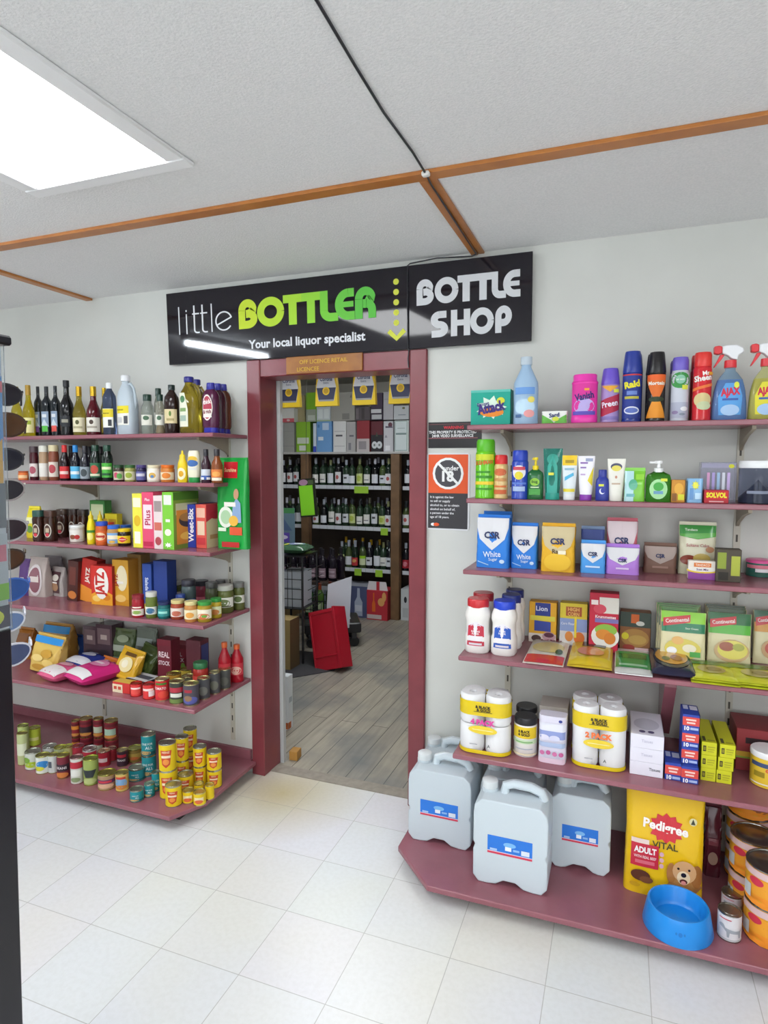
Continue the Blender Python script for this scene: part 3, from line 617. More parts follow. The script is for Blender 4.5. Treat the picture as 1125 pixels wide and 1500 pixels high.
def tube_pack(name, cat, label, shelf, px, yb, col, cap, dec=(), group=None, fin='p', capfin='p'):
    """squeeze tube standing on its cap: round below, crimped flat above"""
    zz = LZ[shelf]; x, y, w, h = stand(px[0], px[1], px[2], yb, zz+0.0005, True)
    t = thing(name, label, cat, (x, y, zz+0.0005), 0, group); c = 0.13*h; r = w*0.36
    m = MB(); m.lathe([(0, 0), (r*.96, 0), (r, 0.004), (r, c), (0, c)], M(cap, capfin), sx=1.0, sy=0.72); m.build('cap', t)
    def hw(v): return r+(w/2-r)*v**0.8
    def hd(v): return r*0.72*(1-v**1.6)+0.0016
    m = MB(); m.loft([sup(hw(j/10), 2, 28, hd(j/10)) and [(a, b, c+(h-c)*j/10) for a, b in sup(hw(j/10), 2, 28, hd(j/10))] for j in range(11)], M(col, fin)); b = m.build('body', t)
    def S(u, v, e):
        a = (u-0.5)*1.84; return (hw(v)*a, -hd(v)*math.sqrt(max(0, 1-a*a))-e, c+(h-c)*v)
    if dec: m = MB(); art(m, S, w*0.86, h-c, dec, h0=0.0007, fin='p'); m.build('label', t)
    return t
def band(c, v0, v1): return ('r', 0, v0, 1, v1, c)
def ticket(u, v, du=0.13, dv=0.05): return ('r', u-du, v-dv, u+du, v+dv, 'dbe24a')

# ------------------------------------------------------------------ left shelves, topmost board
g = 'bottles on the top left shelf'
B = bottle
B('oil_bottle', 'bottle', 'yellow oil bottle with gold cap, partly behind the sunglasses rack', 'L1', (31, 50, 564), 0.30, 'vinegar', ('c8b41c', 't'), ('b08a2c',), [band('e8e0a0', 0, 1), ('r', .2, .55, .8, .8, '9aa828')], g)
B('oil_bottle', 'bottle', 'pale yellow oil bottle hidden mostly by dark sunglasses', 'L1', (14, 32, 566), 0.31, 'vinegar', ('d0c040', 't'), ('a88c30',), [band('d8d490', 0, 1)], g)
for k, (a, b, t_, c, y) in enumerate(((49, 61, 566, '8a58a8', .36), (60, 75, 566, '58b848', .31), (74, 87, 565, 'd85048', .31))):
    B('olive_oil_bottle', 'bottle', 'slim dark square oil bottle whose label ends in %s' % ('purple', 'green', 'red')[k], 'L1', (a, b, t_), y, 'oil', ('1c2228', 'd'), ('20242a',), [band('8ea0b8', .25, .98), ('r', .1, .02, .9, .30, c), ('r', .2, .7, .8, .85, 'd8dce0'), ('p', [(0, .3), (.5, .62), (1, .3)], 'c8d4dc')], g)
B('vinegar_bottle', 'bottle', 'tall black balsamic bottle, the tallest dark one of the row', 'L1', (86, 107, 557), 0.31, 'balsam', ('16161a', 'd'), ('1c1c22',), [('r', .2, .2, .8, .8, '24262c'), ('r', .3, .42, .7, .6, '9a9688')], g)
B('vinegar_bottle', 'bottle', 'straw coloured vinegar bottle with gold cap and cream label', 'L1', (105, 125, 566), 0.31, 'vinegar', ('b0a03c', 't'), ('b8922c', 'm'), [band('e6dfbe', 0, 1), ('e', .5, .68, .12, .16, '5a5a30'), ('r', .2, .25, .8, .4, 'b8b088')], g)
B('vinegar_bottle', 'bottle', 'red wine vinegar bottle with gold cap and cream label', 'L1', (125, 147, 566), 0.31, 'vinegar', ('58101c', 'd'), ('c09a30', 'm'), [band('e4e0d4', 0, 1), ('e', .5, .68, .12, .16, '4a3a30'), ('r', .2, .25, .8, .4, 'b0a898')], g)
B('vinegar_bottle', 'bottle', 'straw vinegar bottle with gold cap peeping out behind the blue-grey bottle', 'L1', (145, 159, 568), 0.40, 'vinegar', ('b0a43c', 't'), ('c0a030', 'm'), [band('e0c840', 0, 1)], g)
B('methylated_bottle', 'bottle', 'blue-grey plastic bottle with white cap and yellow striped label', 'L1', (149, 170, 561), 0.30, 'plain', ('5c6a8c', 't'), ('e4e6e8',), [band('e8e8e0', 0, 1), band('e0cc28', .55, .98), ('r', .6, .08, .9, .42, '3a3a40'), ('t', 'Black & Gold', .4, .76, .2, '3a3420', .6)], g, flat=0.8)
# clear jug with a side handle
def jug(label, px, yb, cap, body, dec, handle_col, lz=(.12, .50), neck=.82, fin='t', cat='jug', shelf='L1'):
    fin = 's' if body == 'd4e0ea' else fin
    zz = LZ[shelf]+.0005; x, y, w, h = stand(px[0], px[1], px[2], yb, zz)
    t = thing('handled_jug', label, cat, (x, y, zz)); hw = w/2
    m = MB(); pr = [(0, 0), (.93, 0), (1, .02), (1, .50), (.97, .60), (.80, .72), (.55, .80), (.36, .86), (.34, .92), (0, .92)]
    rings = []
    for j, (r, zq) in enumerate(pr):
        off = -0.20*hw*max(0, (zq-0.5)/0.4)
        rings.append([(a+off, b*0.72, zq*h) for a, b in sup(max(r*hw, 1e-4), 3, 28)])
    m.loft(rings, M(body, fin)); m.build('body', t)
    m = MB(); m.tube([(0.02*hw, 0, .84*h), (.45*hw, 0, .86*h), (.80*hw, 0, .78*h), (.97*hw, 0, .64*h), (.98*hw, 0, .50*h), (.86*hw, 0, .42*h)], .13*hw, M(body, fin), 10); m.build('handle', t)
    m = MB(); m.lathe([(.42*hw, .90*h), (.44*hw, .91*h), (.44*hw, .985*h), (.38*hw, h), (0, h)], M(cap), 20, cx=-.18*hw); m.build('cap', t)
    def S(u, v, e):
        a = (u-.5)*1.7; return (hw*a, -hw*.72*(1-abs(a)**3)**(1/3)-e, h*(lz[0]+(lz[1]-lz[0])*v))
    m = MB(); art(m, S, w*.85, h*(lz[1]-lz[0]), dec); m.build('label', t)
    return t
jug('big clear white jug with moulded handle and yellow topped label', (170, 202, 550), 0.31, 'e8eaee', 'd4e0ea', [('r', .04, .1, .9, .95, 'eceae0'), ('r', .04, .62, .9, .95, 'e4d228'), ('t', 'Black & Gold', .32, .78, .2, '40381c', .45), ('r', .58, .16, .84, .5, '4a4a50'), ('r', .1, .2, .45, .45, 'c8c8c8')], None)
for k, (px, y, c, lb) in enumerate((((206, 225, 578), .29, 'c8d0c8', 'clear syrup bottle with green cap left of the amber one'), ((225, 238, 569), .38, 'b8bcac', 'clear syrup bottle standing highest behind the amber filled bottle'), ((227, 241, 578), .29, 'd0cfc0', 'clear bottle with amber contents and green cap'))):
    B('syrup_bottle', 'bottle', lb, 'L1', px, y, 'round', (c, 't'), ('1e3a30',), [('r', .1, .3, .9, .95, 'dad8cc'), ('e', .5, .75, .2, .14, '4a6a50')], g, fill=('a8842c', .45) if k == 2 else None)
B('cordial_bottle', 'bottle', 'dark brown bottle with black-green cap and cream label', 'L1', (240, 262, 564), 0.29, 'plain', ('2a1a18', 'd'), ('1c2a28',), [band('d8c89c', .02, .98), ('e', .5, .68, .1, .18, '5a7a30'), ('r', .2, .2, .8, .36, 'a89868')], g, lab_z=(.20, .50))
jug('big mustard-yellow oil jug with dark blue cap and long white label', (262, 296, 552), 0.29, '2c2c80', 'b8a438', [('p', [(.04, .02), (.62, .02), (.62, .5), (.42, .98), (.04, .98)], 'dcdcc8'), ('e', .28, .80, .16, .10, '4a7a50'), ('r', .1, .45, .5, .55, '7a9a60'), ('r', .1, .18, .5, .34, '9ab0a0')], None, lz=(.10, .72))
jug('second yellow oil jug, just its blue cap showing behind the first', (277, 303, 556), 0.41, '2c2c80', 'a89030', [('r', .1, .1, .6, .9, 'd0d0bc')], None, lz=(.10, .72))
def sauce_squeeze(px, y, col, label, dec):
    zz = LZ['L1']+.0005; x, y, w, h = stand(px[0], px[1], px[2], y, zz)
    t = thing('barbecue_sauce_bottle', label, 'sauce bottle', (x, y, zz), 0, 'blue based sauce bottles'); hw = w/2
    m = MB(); m.lathe([(0, .10*h), (.86*hw, .10*h), (.98*hw, .15*h), (1*hw, .3*h), (.95*hw, .45*h), (1*hw, .62*h), (.96*hw, .74*h), (.78*hw, .82*h), (.5*hw, .87*h), (0, .87*h)], M(col, 'b'), 28, sy=.7, ex=2.6); m.build('body', t)
    m = MB(); m.lathe([(0, 0), (.82*hw, 0), (.85*hw, .01*h), (.80*hw, .115*h), (0, .115*h)], M('2a2c9c'), 28, sy=.7, ex=2.6); m.build('base_cup', t)
    m = MB(); m.lathe([(.5*hw, .86*h), (.52*hw, .865*h), (.48*hw, .98*h), (.44*hw, h), (0, h)], M('2a2c90'), 24, sy=.8); m.build('cap', t)
    if dec:
        def S(u, v, e):
            a = (u-.5)*1.5; return (hw*.97*a, -hw*.7*(1-abs(a)**2.6)**(1/2.6)-e-.001, h*(.24+.52*v))
        m = MB(); art(m, S, w*.73, h*.52, dec); m.build('label', t)
lab_ = [('e', .5, .5, .46, .50, 'e8dcd8'), ('e', .5, .5, .40, .44, 'a83448'), ('r', .12, .12, .88, .44, 'e4dcd4'), ('t', 'thick', .5, .72, .20, 'f2ece8', .7, 8, .03), ('t', '& rich', .5, .34, .18, '7a2434', .7, 5, .03)]
sauce_squeeze((295, 322, 561), .285, '4e1c3c', 'plum coloured squeeze sauce bottle with blue base and pale label in front', lab_)
sauce_squeeze((305, 331, 562), .36, '3a1626', 'dark squeeze sauce bottle second in line behind the plum one', None)
sauce_squeeze((314, 339, 563), .43, '5a3020', 'brown squeeze sauce bottle third in line behind the plum one', None)

# ------------------------------------------------------------------ left shelves, second board
g = 'sauces on the second left shelf'
for nm, px, y, st, b, c, dec, lb in (
 ('sauce_jar', (42, 56, 654), .30, 'jar', ('4a1420', 'd'), ('4a3a40',), [band('e0d8d4', 0, .7), ('e', .5, .35, .3, .2, 'a85060')], 'dark red sauce jar with white label, first beside the sunglasses'),
 ('sauce_jar', (56, 71, 653), .30, 'jar', ('b89878', 'd'), ('d8d8cc',), [band('e4e0d8', 0, .7), ('r', .3, .48, .7, .53, 'e8e4dc')], 'tan sauce jar with cream lid and white label'),
 ('sauce_jar', (70, 86, 652), .30, 'jar', ('8a4a34', 'd'), ('d4c8a0',), [band('e0d4c8', 0, .75), ('e', .5, .4, .28, .22, 'b04048')], 'brown simmer sauce jar with cream lid and red spotted label'),
 ('soy_bottle', (86, 102, 652), .295, 'sauce', ('241418', 'd'), ('d02c2c',), [band('c8282e', 0, 1), ('r', .1, .35, .9, .6, 'e8c8c0')], 'dark soy bottle with red cap and red label'),
 ('soy_bottle', (102, 118, 652), .295, 'sauce', ('1c1c28', 'd'), ('2a88d0',), [band('58b4e0', 0, 1), ('r', .1, .35, .9, .6, 'e4ecf0')], 'dark sauce bottle with blue cap and sky-blue label'),
 ('soy_bottle', (116, 132, 653), .295, 'sauce', ('20202a', 'd'), ('24242c',), [band('9aa4ac', 0, 1), ('e', .5, .5, .25, .32, '40484c')], 'dark sauce bottle with black cap and grey label'),
 ('soy_bottle', (131, 148, 652), .295, 'round', ('1a2620', 'd'), ('1c4030',), [band('2c6c48', 0, 1), ('e', .5, .55, .3, .3, 'c04838'), ('r', .1, .1, .9, .25, 'e0dcc0')], 'dark bottle with green cap and green label holding a red disc'),
 ('soy_bottle', (148, 165, 652), .295, 'round', ('18241e', 'd'), ('1c4434',), [band('48a838', 0, 1), ('r', .1, .55, .9, .75, 'e0e4b8'), ('r', .15, .15, .85, .3, '1c5030')], 'dark bottle with green cap and bright green label'),
 ('relish_jar', (166, 182, 681), .285, 'jar', ('3a2a22', 'd'), ('2a5030',), [band('c8c0a8', 0, .9), ('e', .4, .5, .2, .3, 'c84868'), ('e', .65, .4, .2, .3, '58a048')], 'squat relish jar with dark green lid and pink-green label'),
 ('relish_jar', (182, 199, 681), .285, 'jar', ('a8a860', 'd'), ('3c6838',), [band('d8d4b0', 0, .9), ('e', .5, .5, .25, .3, '98a838')], 'squat pale green relish jar with green lid'),
 ('relish_jar', (199, 215, 681), .285, 'jar', ('28204a', 'd'), ('4a3c78',), [band('5a5a94', 0, .9), ('r', .15, .4, .85, .7, 'c8c4d0')], 'squat purple topped jar with blue-violet contents'),
 ('mayonnaise_jar', (215, 236, 681), .285, 'jar', ('e4e0d0',), ('dcd4b4',), [band('e8e6dc', .05, .95), ('e', .5, .5, .2, .3, 'd0a850'), ('e', .5, .4, .1, .15, '4a78b0')], 'white mayonnaise jar with cream lid'),
 ('spread_jar', (235, 256, 681), .285, 'jar', ('c87830',), ('d86c20',), [band('e0d0b0', .08, .85), ('e', .5, .5, .26, .3, 'd87c28')], 'orange jar with orange lid and cream label'),
 ('mustard_bottle', (259, 275, 660), .28, 'squeeze', ('e8c81c',), ('e8cc24',), [('e', .5, .5, .36, .5, 'f0e8c0'), ('e', .5, .5, .2, .25, 'd8a020')], 'yellow mustard squeeze bottle with pointed yellow nozzle'),
 ('mayonnaise_bottle', (274, 294, 660), .285, 'invert', ('e6e2c8',), ('2c9448',), [('e', .5, .75, .36, .18, 'e0b838'), ('e', .5, .5, .38, .2, '3c68a8'), ('r', .2, .1, .8, .25, 'd8d8d0')], 'cream squeeze bottle standing on its green cap'),
 ('steak_sauce_bottle', (294, 309, 658), .28, 'sauce', ('3a2230', 'd'), ('24222a',), [band('c8ccd4', .45, 1), band('3858a0', .1, .45), ('r', .1, .1, .4, .3, 'e8e8e8'), ('r', .6, .1, .9, .3, 'e8e8e8')], 'plum coloured sauce bottle with black cap and blue-white label'),
 ('steak_sauce_bottle', (309, 326, 658), .28, 'sauce', ('8a4a24', 'd'), ('28242a',), [band('d87838', .3, 1), ('r', .1, .02, .9, .28, 'e8dcc8'), ('e', .5, .6, .3, .22, 'e8a050')], 'orange-brown sauce bottle with black cap, last of the row')):
    B(nm, 'bottle' if 'bottle' in nm else 'jar', lb, 'L2', px, y, st, b, c, dec, g, flat=0.75 if st in ('squeeze', 'invert') else 1)
for k, (px, b) in enumerate((((97, 111, 653), '281418'), ((124, 138, 654), '1c1c24'), ((140, 154, 654), '18241e'))):
    B('soy_bottle', 'bottle', 'dark sauce bottle in the second row behind the %s bottle' % ('red capped', 'black capped', 'green capped')[k], 'L2', px, .40, 'sauce', (b, 'd'), ('2a2a30',), (), g)
B('mayonnaise_bottle', 'jar', 'orange label sauce jar squeezed between sunglasses and shelf edge', 'L2', (26, 42, 690), .27, 'jar', ('d87030',), ('b05020',), [band('e8c090', .2, .8)], g)

# ------------------------------------------------------------------ left shelves, third board
pouch('cereal_bag', 'bag', 'bright yellow bag at the left end behind the coffee jars', 'L3', (36, 52, 745), 788, .07, 'e4d42c', [('r', .1, .5, .9, .7, 'e8e8b0'), ('e', .5, .3, .3, .12, '6a9a40')], seed=11)
for k, (px, y, lid, lb) in enumerate((((48, 66, 747), 793, '2c5048', 'coffee jar with green-black lid, left front'), ((65, 84, 747), 793, '4a3028', 'coffee jar with brown lid, front right of the pair'), ((82, 102, 745), .42, '4a3830', 'coffee jar in the shadowed second row, left'), ((100, 116, 745), .43, '3c302c', 'coffee jar in the shadowed second row, middle'), ((113, 130, 746), .44, '3a2e2a', 'coffee jar in the shadowed second row, right end'))):
    B('coffee_jar', 'jar', lb, 'L3', px, y, 'coffee', ('3a2018', 'd'), (lid,), [('e', .5, .48, .42, .46, 'c8c0b4'), ('e', .5, .48, .34, .38, '4a2a20'), ('r', .3, .35, .7, .65, 'b8a890'), ('e', .5, .2, .2, .12, 'c83040')], 'coffee jars')
B('spread_jar', 'jar', 'squat white-lidded jar with white and red label before the coffee', 'L3', (102, 124, 768), 794, 'tub', ('d8d0c8',), ('e8e8e8',), [band('e8e4de', .1, .9), ('r', .3, .48, .7, .53, 'e8e4dc'), ('e', .4, .3, .2, .2, '8a4a30'), ('e', .65, .3, .14, .2, 'c03030')])
carton('seasoning_pack', 'packet', 'green packet standing tall at the rear of the third shelf', 'L3', (131, 153, 733), .42, .05, '3a7a38', [('r', .1, .5, .9, .9, 'c0c8a0'), ('e', .5, .3, .3, .15, 'a83030')])
B('lemon_squeeze_bottle', 'bottle', 'yellow lemon squeeze bottle with pointed cap, nearest the jam', 'L3', (127, 140, 748), 797, 'squeeze', ('e8d418',), ('d8c020',), [band('4a8a30', .7, .9), ('e', .5, .4, .3, .3, 'f0e880')])
B('lemon_squeeze_bottle', 'bottle', 'yellow lemon squeeze bottle set behind the orange jar', 'L3', (140, 152, 748), .36, 'squeeze', ('e8d418',), ('d8c020',), ())
for k, px in enumerate(((146, 158, 752), (158, 171, 753))):
    carton('yeast_pack', 'packet', 'yellow packet at the rear above the peanut butter lids, %s' % ('nearer the lemon bottles', 'nearer the cereal')[k], 'L3', px, .42, .04, 'd8c824', [('r', .1, .6, .9, .8, 'b89020')])
g = 'spread jars'
for px, y, b, c, dec, lb in (((140, 159, 763), 799, ('c85a20',), ('2c4cb8',), [band('d86428', .1, .9), ('e', .5, .5, .36, .3, 'e8c8a0'), ('r', .2, .42, .8, .58, 'b83020')], 'orange peanut butter jar with blue lid'),
  ((157, 177, 768), 800, ('b88848',), ('2c64c8',), [band('7ca8d8', .05, .95), ('r', .15, .4, .85, .75, 'e8dcc0'), ('e', .5, .2, .2, .12, 'd0a040')], 'peanut butter jar with blue lid and pale blue label'),
  ((172, 193, 773), 800, ('2a1a14', 'd'), ('e8c418',), [band('e8c420', .12, .88), ('p', [(.2, .5), (.5, .8), (.8, .5), (.5, .2)], 'c83028'), ('r', .3, .48, .7, .53, 'e8e4dc')], 'dark spread jar with yellow lid and yellow label'),
  ((150, 168, 764), .36, ('8a4a28',), ('d84828',), (), 'jar with red lid behind the peanut butter'),
  ((176, 193, 768), .36, ('a88848',), ('2c5cb0',), (), 'jar with blue lid behind the yellow lidded spread')):
    B('spread_jar', 'jar', lb, 'L3', px, y, 'jar', b, c, dec, g)
def cereal(px, yb, d, spine, face, sdec, fdec, label, group='cereal cartons'):
    return carton('cereal_box', 'cereal box', label, 'L3', px, .216 if px[0] < 270 else yb, d, spine, sdec, [('r', 0, 0, 1, 1, face)]+fdec, group=group)
cereal((193, 207, 723), 802, .20, 'e4dc48', 'e0d850', [('r', .1, .75, .9, .92, 'f0ecc8'), ('e', .5, .5, .35, .1, 'd8b020'), ('r', .2, .08, .8, .3, 'f4f0d8')], [], 'yellow cereal box spine, first of the standing boxes')
cereal((207, 224, 721), 803, .19, 'd8486c', 'c84060', [('r', .12, .35, .88, .78, 'f0d4dc'), ('t', 'Plus', .5, .87, .05, 'f4e8ec', .8), ('t', 'Plus', .5, .55, .5, 'b02850', .7, 90), ('r', .1, .04, .9, .12, 'b82048')], [], 'pink cereal box spine, second of the standing boxes')
cereal((224, 237, 726), 803, .18, 'e0cfcf', 'd8c0c0', [('r', .1, .7, .9, .9, '9a8a8a'), ('r', .1, .35, .9, .5, 'c86858'), ('e', .5, .15, .35, .08, 'a84048')], [], 'white and rose cereal box spine beside the green box')
cereal((237, 253, 721), 805, .19, '78c038', '7c9a3c', [('r', .15, .78, .85, .95, 'e0e8d8'), ('r', .3, .48, .7, .53, 'e8e4dc'), ('e', .5, .30, .3, .06, 'e8ecd0'), ('s', .5, .08, .35, .05, 7, .5, 'f4f4ec')],
       [('r', .0, .86, 1, 1, '4c7c28'), ('r', .08, .60, .92, .80, 'c8c8a0'), ('r', .10, .08, .95, .68, 'd89030'), ('e', .55, .50, .36, .13, '3a3030'), ('e', .55, .55, .34, .08, 'a87838'), ('e', .5, .22, .28, .07, 'f0c050')], 'big green cereal box showing a bowl on its orange side')
cereal((274, 286, 739), 802, .20, '2c3ca0', '3444a8', [('t', 'Weet-Bix', .5, .52, .62, 'f0f0f4', .8, 90, .03)], [], 'blue wheat biscuit box spine with white upright word')
cereal((287, 302, 739), 803, .17, 'd8584c', 'c03040', [('r', .1, .7, .9, .92, 'e8b8a0'), ('r', .15, .3, .85, .62, 'e8ccb0'), ('r', .1, .08, .9, .24, 'c83840')], [('p', [(0, .6), (.5, .75), (1, .6), (1, 0), (0, 0)], 'd8c49c'), ('e', .5, .75, .35, .1, 'b82838'), ('r', .15, .2, .85, .3, 'b89060')], 'red and orange cereal box with cream lower side face')
pouch('milk_powder_bag', 'bag', 'big green milk powder bag with red crest and a figure', 'L3', (316, 360, 674), 804, .05, '1f9a40', [('r', .25, .80, .72, .98, 'c82830'), ('t', 'Sunshine', .48, .89, .06, 'f4d8a0', .4), ('e', .34, .36, .26, .12, 'e0e4d8'), ('e', .34, .36, .18, .08, 'a8c8a0'), ('p', [(.55, .30), (.88, .30), (.86, .52), (.72, .58), (.60, .50)], '8aa4c8'), ('e', .71, .62, .09, .06, 'c89878'), ('e', .62, .32, .16, .06, 'e0b048'), ('r', .48, .16, .90, .25, 'd85838'), ('r', .3, .48, .7, .53, 'e8e4dc'), ('r', .08, .2, .36, .24, 'd8e8d0'), ('r', .2, .02, .8, .08, 'b83030')], seed=5, wob=.003, taper=.35)

# ------------------------------------------------------------------ left shelves, fourth board
pouch('wrap_pack', 'packet', 'purple packet at the far left end of the biscuits', 'L4', (26, 40, 822), 872, .05, '5c3c78', [('r', .3, .48, .7, .53, 'e8e4dc')], seed=21)
pouch('flatbread_pack', 'packet', 'clear bread pack with white oval label, left one', 'L4', (38, 64, 820), 874, .07, 'b8aaa4', [('e', .5, .45, .42, .42, 'd8d0d0'), ('e', .5, .45, .34, .34, '8a5a64'), ('r', .25, .4, .75, .55, 'dccfc8')], seed=22, taper=.15)
pouch('flatbread_pack', 'packet', 'dark purple bread pack standing behind the clear ones', 'L4', (60, 84, 818), .45, .06, '8a8288', [('r', .1, .3, .9, .7, '584058')], seed=23, taper=.15)
pouch('flatbread_pack', 'packet', 'slanted clear pack of brown crispbread with dark label', 'L4', (70, 94, 834), 873, .05, 'b0a6a2', [('r', .12, .12, .82, .9, '5c4044'), ('e', .5, .68, .26, .12, 'd8d0c4'), ('e', .5, .35, .28, .16, 'b08868'), ('r', .3, .48, .7, .53, 'e8e4dc')], seed=24, taper=.12, rz=-.2)
carton('biscuit_box', 'biscuit box', 'dark chocolate biscuit box leaning with orange corner', 'L4', (97, 112, 821), 880, .13, '4a2420', [('e', .5, .15, .4, .1, 'c87838'), ('r', .2, .4, .8, .85, '6a342c')], [('r', 0, 0, 1, 1, '5a241e')], tilt=(0, .08, 0))
jz = [('p', [(0, 0), (1, 0), (1, .28), (.5, .42), (0, .26)], 'e8a028'), ('e', .25, .16, .2, .08, 'f0c868'), ('e', .72, .2, .2, .08, 'd88018'), ('e', .5, .55, .34, .40, 'f2ece4')]
carton('cracker_box', 'biscuit box', 'red and orange cracker box leaning behind the upright red one', 'L4', (113, 134, 818), .34, .06, 'c02c24', [('p', [(0, 0), (1, 0), (1, .3), (0, .38)], 'e49030'), ('t', 'JATZ', .5, .62, .26, 'f0e4d8', .6, 90, .04)], [('r', 0, 0, 1, 1, '8a1f1c')], tilt=(0, .16, 0))
carton('cracker_box', 'biscuit box', 'red cracker box with white oval and word JATZ turned sideways', 'L4', (134, 163, 829), 886, .07, 'cc2c24', jz+[('t', 'JATZ', .5, .55, .46, 'c02820', .62, 90, .045)], [('r', 0, 0, 1, 1, '90231c')], rz=.06)
carton('cracker_box', 'biscuit box', 'golden cracker box beside the red cracker box', 'L4', (165, 188, 820), 887, .09, 'd8a030', [('r', .0, .0, 1, .14, 'c88a20'), ('e', .6, .6, .34, .28, 'e8dcb8'), ('t', 'JATZ', .28, .55, .2, 'b03020', .4, 90, .04), ('r', .3, .48, .7, .53, 'e8e4dc'), ('e', .5, .16, .34, .08, 'e8c070')], [('r', 0, 0, 1, 1, 'b8812a')])
for px, yb, c, lb, wd in (((187, 207, 831), 880, '3a74c8', 'mid blue cracker box with white script, front', 1), ((208, 221, 826), .32, '2c4c9c', 'dark blue cracker box spine, middle of three', 1), ((224, 244, 822), .33, '27408c', 'dark blue cracker box, rear of three', 0)):
    carton('cracker_box', 'biscuit box', lb, 'L4', px, yb, .07, c, ([('t', 'Salada', .5, .55, .36, 'dce4f4', .6, -90, .02)] if wd else [])+[('p', [(0, 0), (1, 0), (1, .16), (0, .10)], 'd8b040')], [('r', 0, 0, 1, 1, '203a80')])
carton('cracker_box', 'biscuit box', 'brown-gold box at the rear between gold and blue boxes', 'L4', (186, 206, 812), .40, .07, '8a6a34')
g = 'jars on the fourth left shelf'
for px, y, b, c, dec, lb in (
 ((193, 212, 869), 905, 'a82030', '8a2430', [band('e8d8d0', 0, .5), ('e', .5, .25, .3, .15, '8aa850'), ('r', .2, .6, .8, .7, 'f0dcd0')], 'red jam jar with red lid, first of the front jars'),
 ((213, 231, 865), 906, '6a7a34', 'c8c8c0', [band('d8d8cc', .1, .62), ('e', .5, .35, .3, .2, '3a6a90')], 'tall pickle jar with white lid in front of blue boxes'),
 ((231, 250, 879), 907, '1a6a6c', '24305c', [band('2a8a88', .1, .9), ('r', .2, .4, .8, .65, '9adcd0')], 'small teal jar with dark blue lid'),
 ((250, 271, 876), 908, 'a84a30', 'd8c888', [band('e8dcd0', .1, .9), ('e', .5, .4, .28, .25, 'c06850')], 'red-brown curry jar with cream lid'),
 ((270, 290, 878), 912, 'c88a48', 'd8cc90', [band('e8dcb8', .1, .9), ('e', .5, .45, .26, .25, 'e0a048')], 'yellow curry jar with cream lid'),
 ((289, 311, 878), 912, 'b0942c', '3c9440', [band('e8e0c8', .15, .95), ('e', .5, .35, .34, .26, 'c86838'), ('e', .55, .38, .15, .12, '68a040')], 'front corner jar with green lid and leafy label'),
 ((308, 325, 874), 906, 'b8a02c', '348a3c', [band('d8dcb0', .2, .9), ('e', .5, .4, .3, .25, 'c07838')], 'second jar with green lid, behind the corner one'),
 ((241, 267, 848), 881, '5c6a34', 'c0c4bc', [band('dcdcd0', .15, .8), ('e', .5, .55, .3, .22, '4a6a3c'), ('r', .2, .2, .8, .35, '8a9a70')], 'big gherkin jar with pale lid beside the blue box'),
 ((265, 287, 847), .34, '4a5a5c', '30303a', [band('2c5cb0', .1, .6), ('r', .2, .3, .8, .45, 'c8d0e0')], 'pickle jar with dark lid and blue label in the rear row'),
 ((283, 306, 848), .45, '8a3c4c', '34343a', [band('c86878', .1, .6)], 'beetroot jar with dark lid in the rear row'),
 ((300, 319, 851), .35, '3a4028', '3a3a38', [band('8a8a58', .2, .6)], 'dark olive jar in the rear row'),
 ((257, 272, 869), .27, '6a6a50', '2c4488', [band('a8b0c0', .1, .6)], 'little jar with blue lid tucked behind the curry jars'),
 ((316, 343, 854), 899, '646c38', 'b8bab0', [band('dcdcd2', .22, .85), ('e', .5, .5, .3, .25, '6a7a48'), ('r', .15, .25, .85, .32, '48482c')], 'biggest gherkin jar with white label at the shelf end'),
 ((341, 359, 851), 894, '5c6434', '6a6c68', [band('d4d4c8', .3, .8), ('e', .5, .55, .26, .2, '5a6a3c')], 'gherkin jar at the very end by the door frame'),
 ((315, 331, 848), .46, '5a5c38', '3a3a3a', (), 'dark lidded pickle jar at the back near the end')):
    B('pickle_jar', 'jar', lb, 'L4', px, y, 'jar', (b, 'd'), (c,), dec, g)

# ------------------------------------------------------------------ left shelves, fifth board
Z5 = LZ['L5']
pouch('pasta_bag', 'bag', 'pasta bag with blue header in front, yellow pasta showing', 'L5', (40, 76, 936), 986, .09, 'd8b45c', [('r', .0, .82, 1, 1, '2c8ad0'), ('e', .3, .4, .2, .1, 'e8cc80'), ('e', .6, .55, .2, .12, 'c89838'), ('e', .7, .3, .2, .1, 'e4c470'), ('e', .4, .15, .25, .08, 'b88830')], seed=31, wob=.007, taper=.3, rz=.15, tilt=(-.12, .12, .12))
pouch('pasta_bag', 'bag', 'taller pasta bag with blue crumpled top standing behind', 'L5', (58, 98, 918), .38, .09, 'b88a44', [('r', .0, .80, 1, 1, '2888c8'), ('e', .3, .4, .24, .12, 'd0a860'), ('e', .65, .5, .2, .14, '8a6428')], seed=32, wob=.010, taper=.35)
pouch('pasta_bag', 'bag', 'brown cereal bag lying low at the far left of the pasta', 'L5', (20, 40, 925), .33, .10, 'a4682c', [('r', .1, .6, .9, .9, '7c4a20')], seed=33, wob=.008)
pouch('noodle_pack', 'packet', 'deep blue packet in shadow right of the pasta bags', 'L5', (98, 122, 934), .46, .06, '2c4c8c', [('e', .5, .5, .3, .2, 'a8a090')], seed=34)
for k, px in enumerate(((121, 141, 917), (140, 163, 915))):
    carton('coffee_brick', 'packet', 'vacuum packed dark brick at the rear, %s of two' % ('first', 'second')[k], 'L5', px, .43, .085, '5a4850', [('r', .1, .5, .9, .9, '7a6468'), ('r', .3, .62, .7, .74, 'c8b8b0'), ('e', .5, .25, .35, .12, '3c3038')], fin='b')
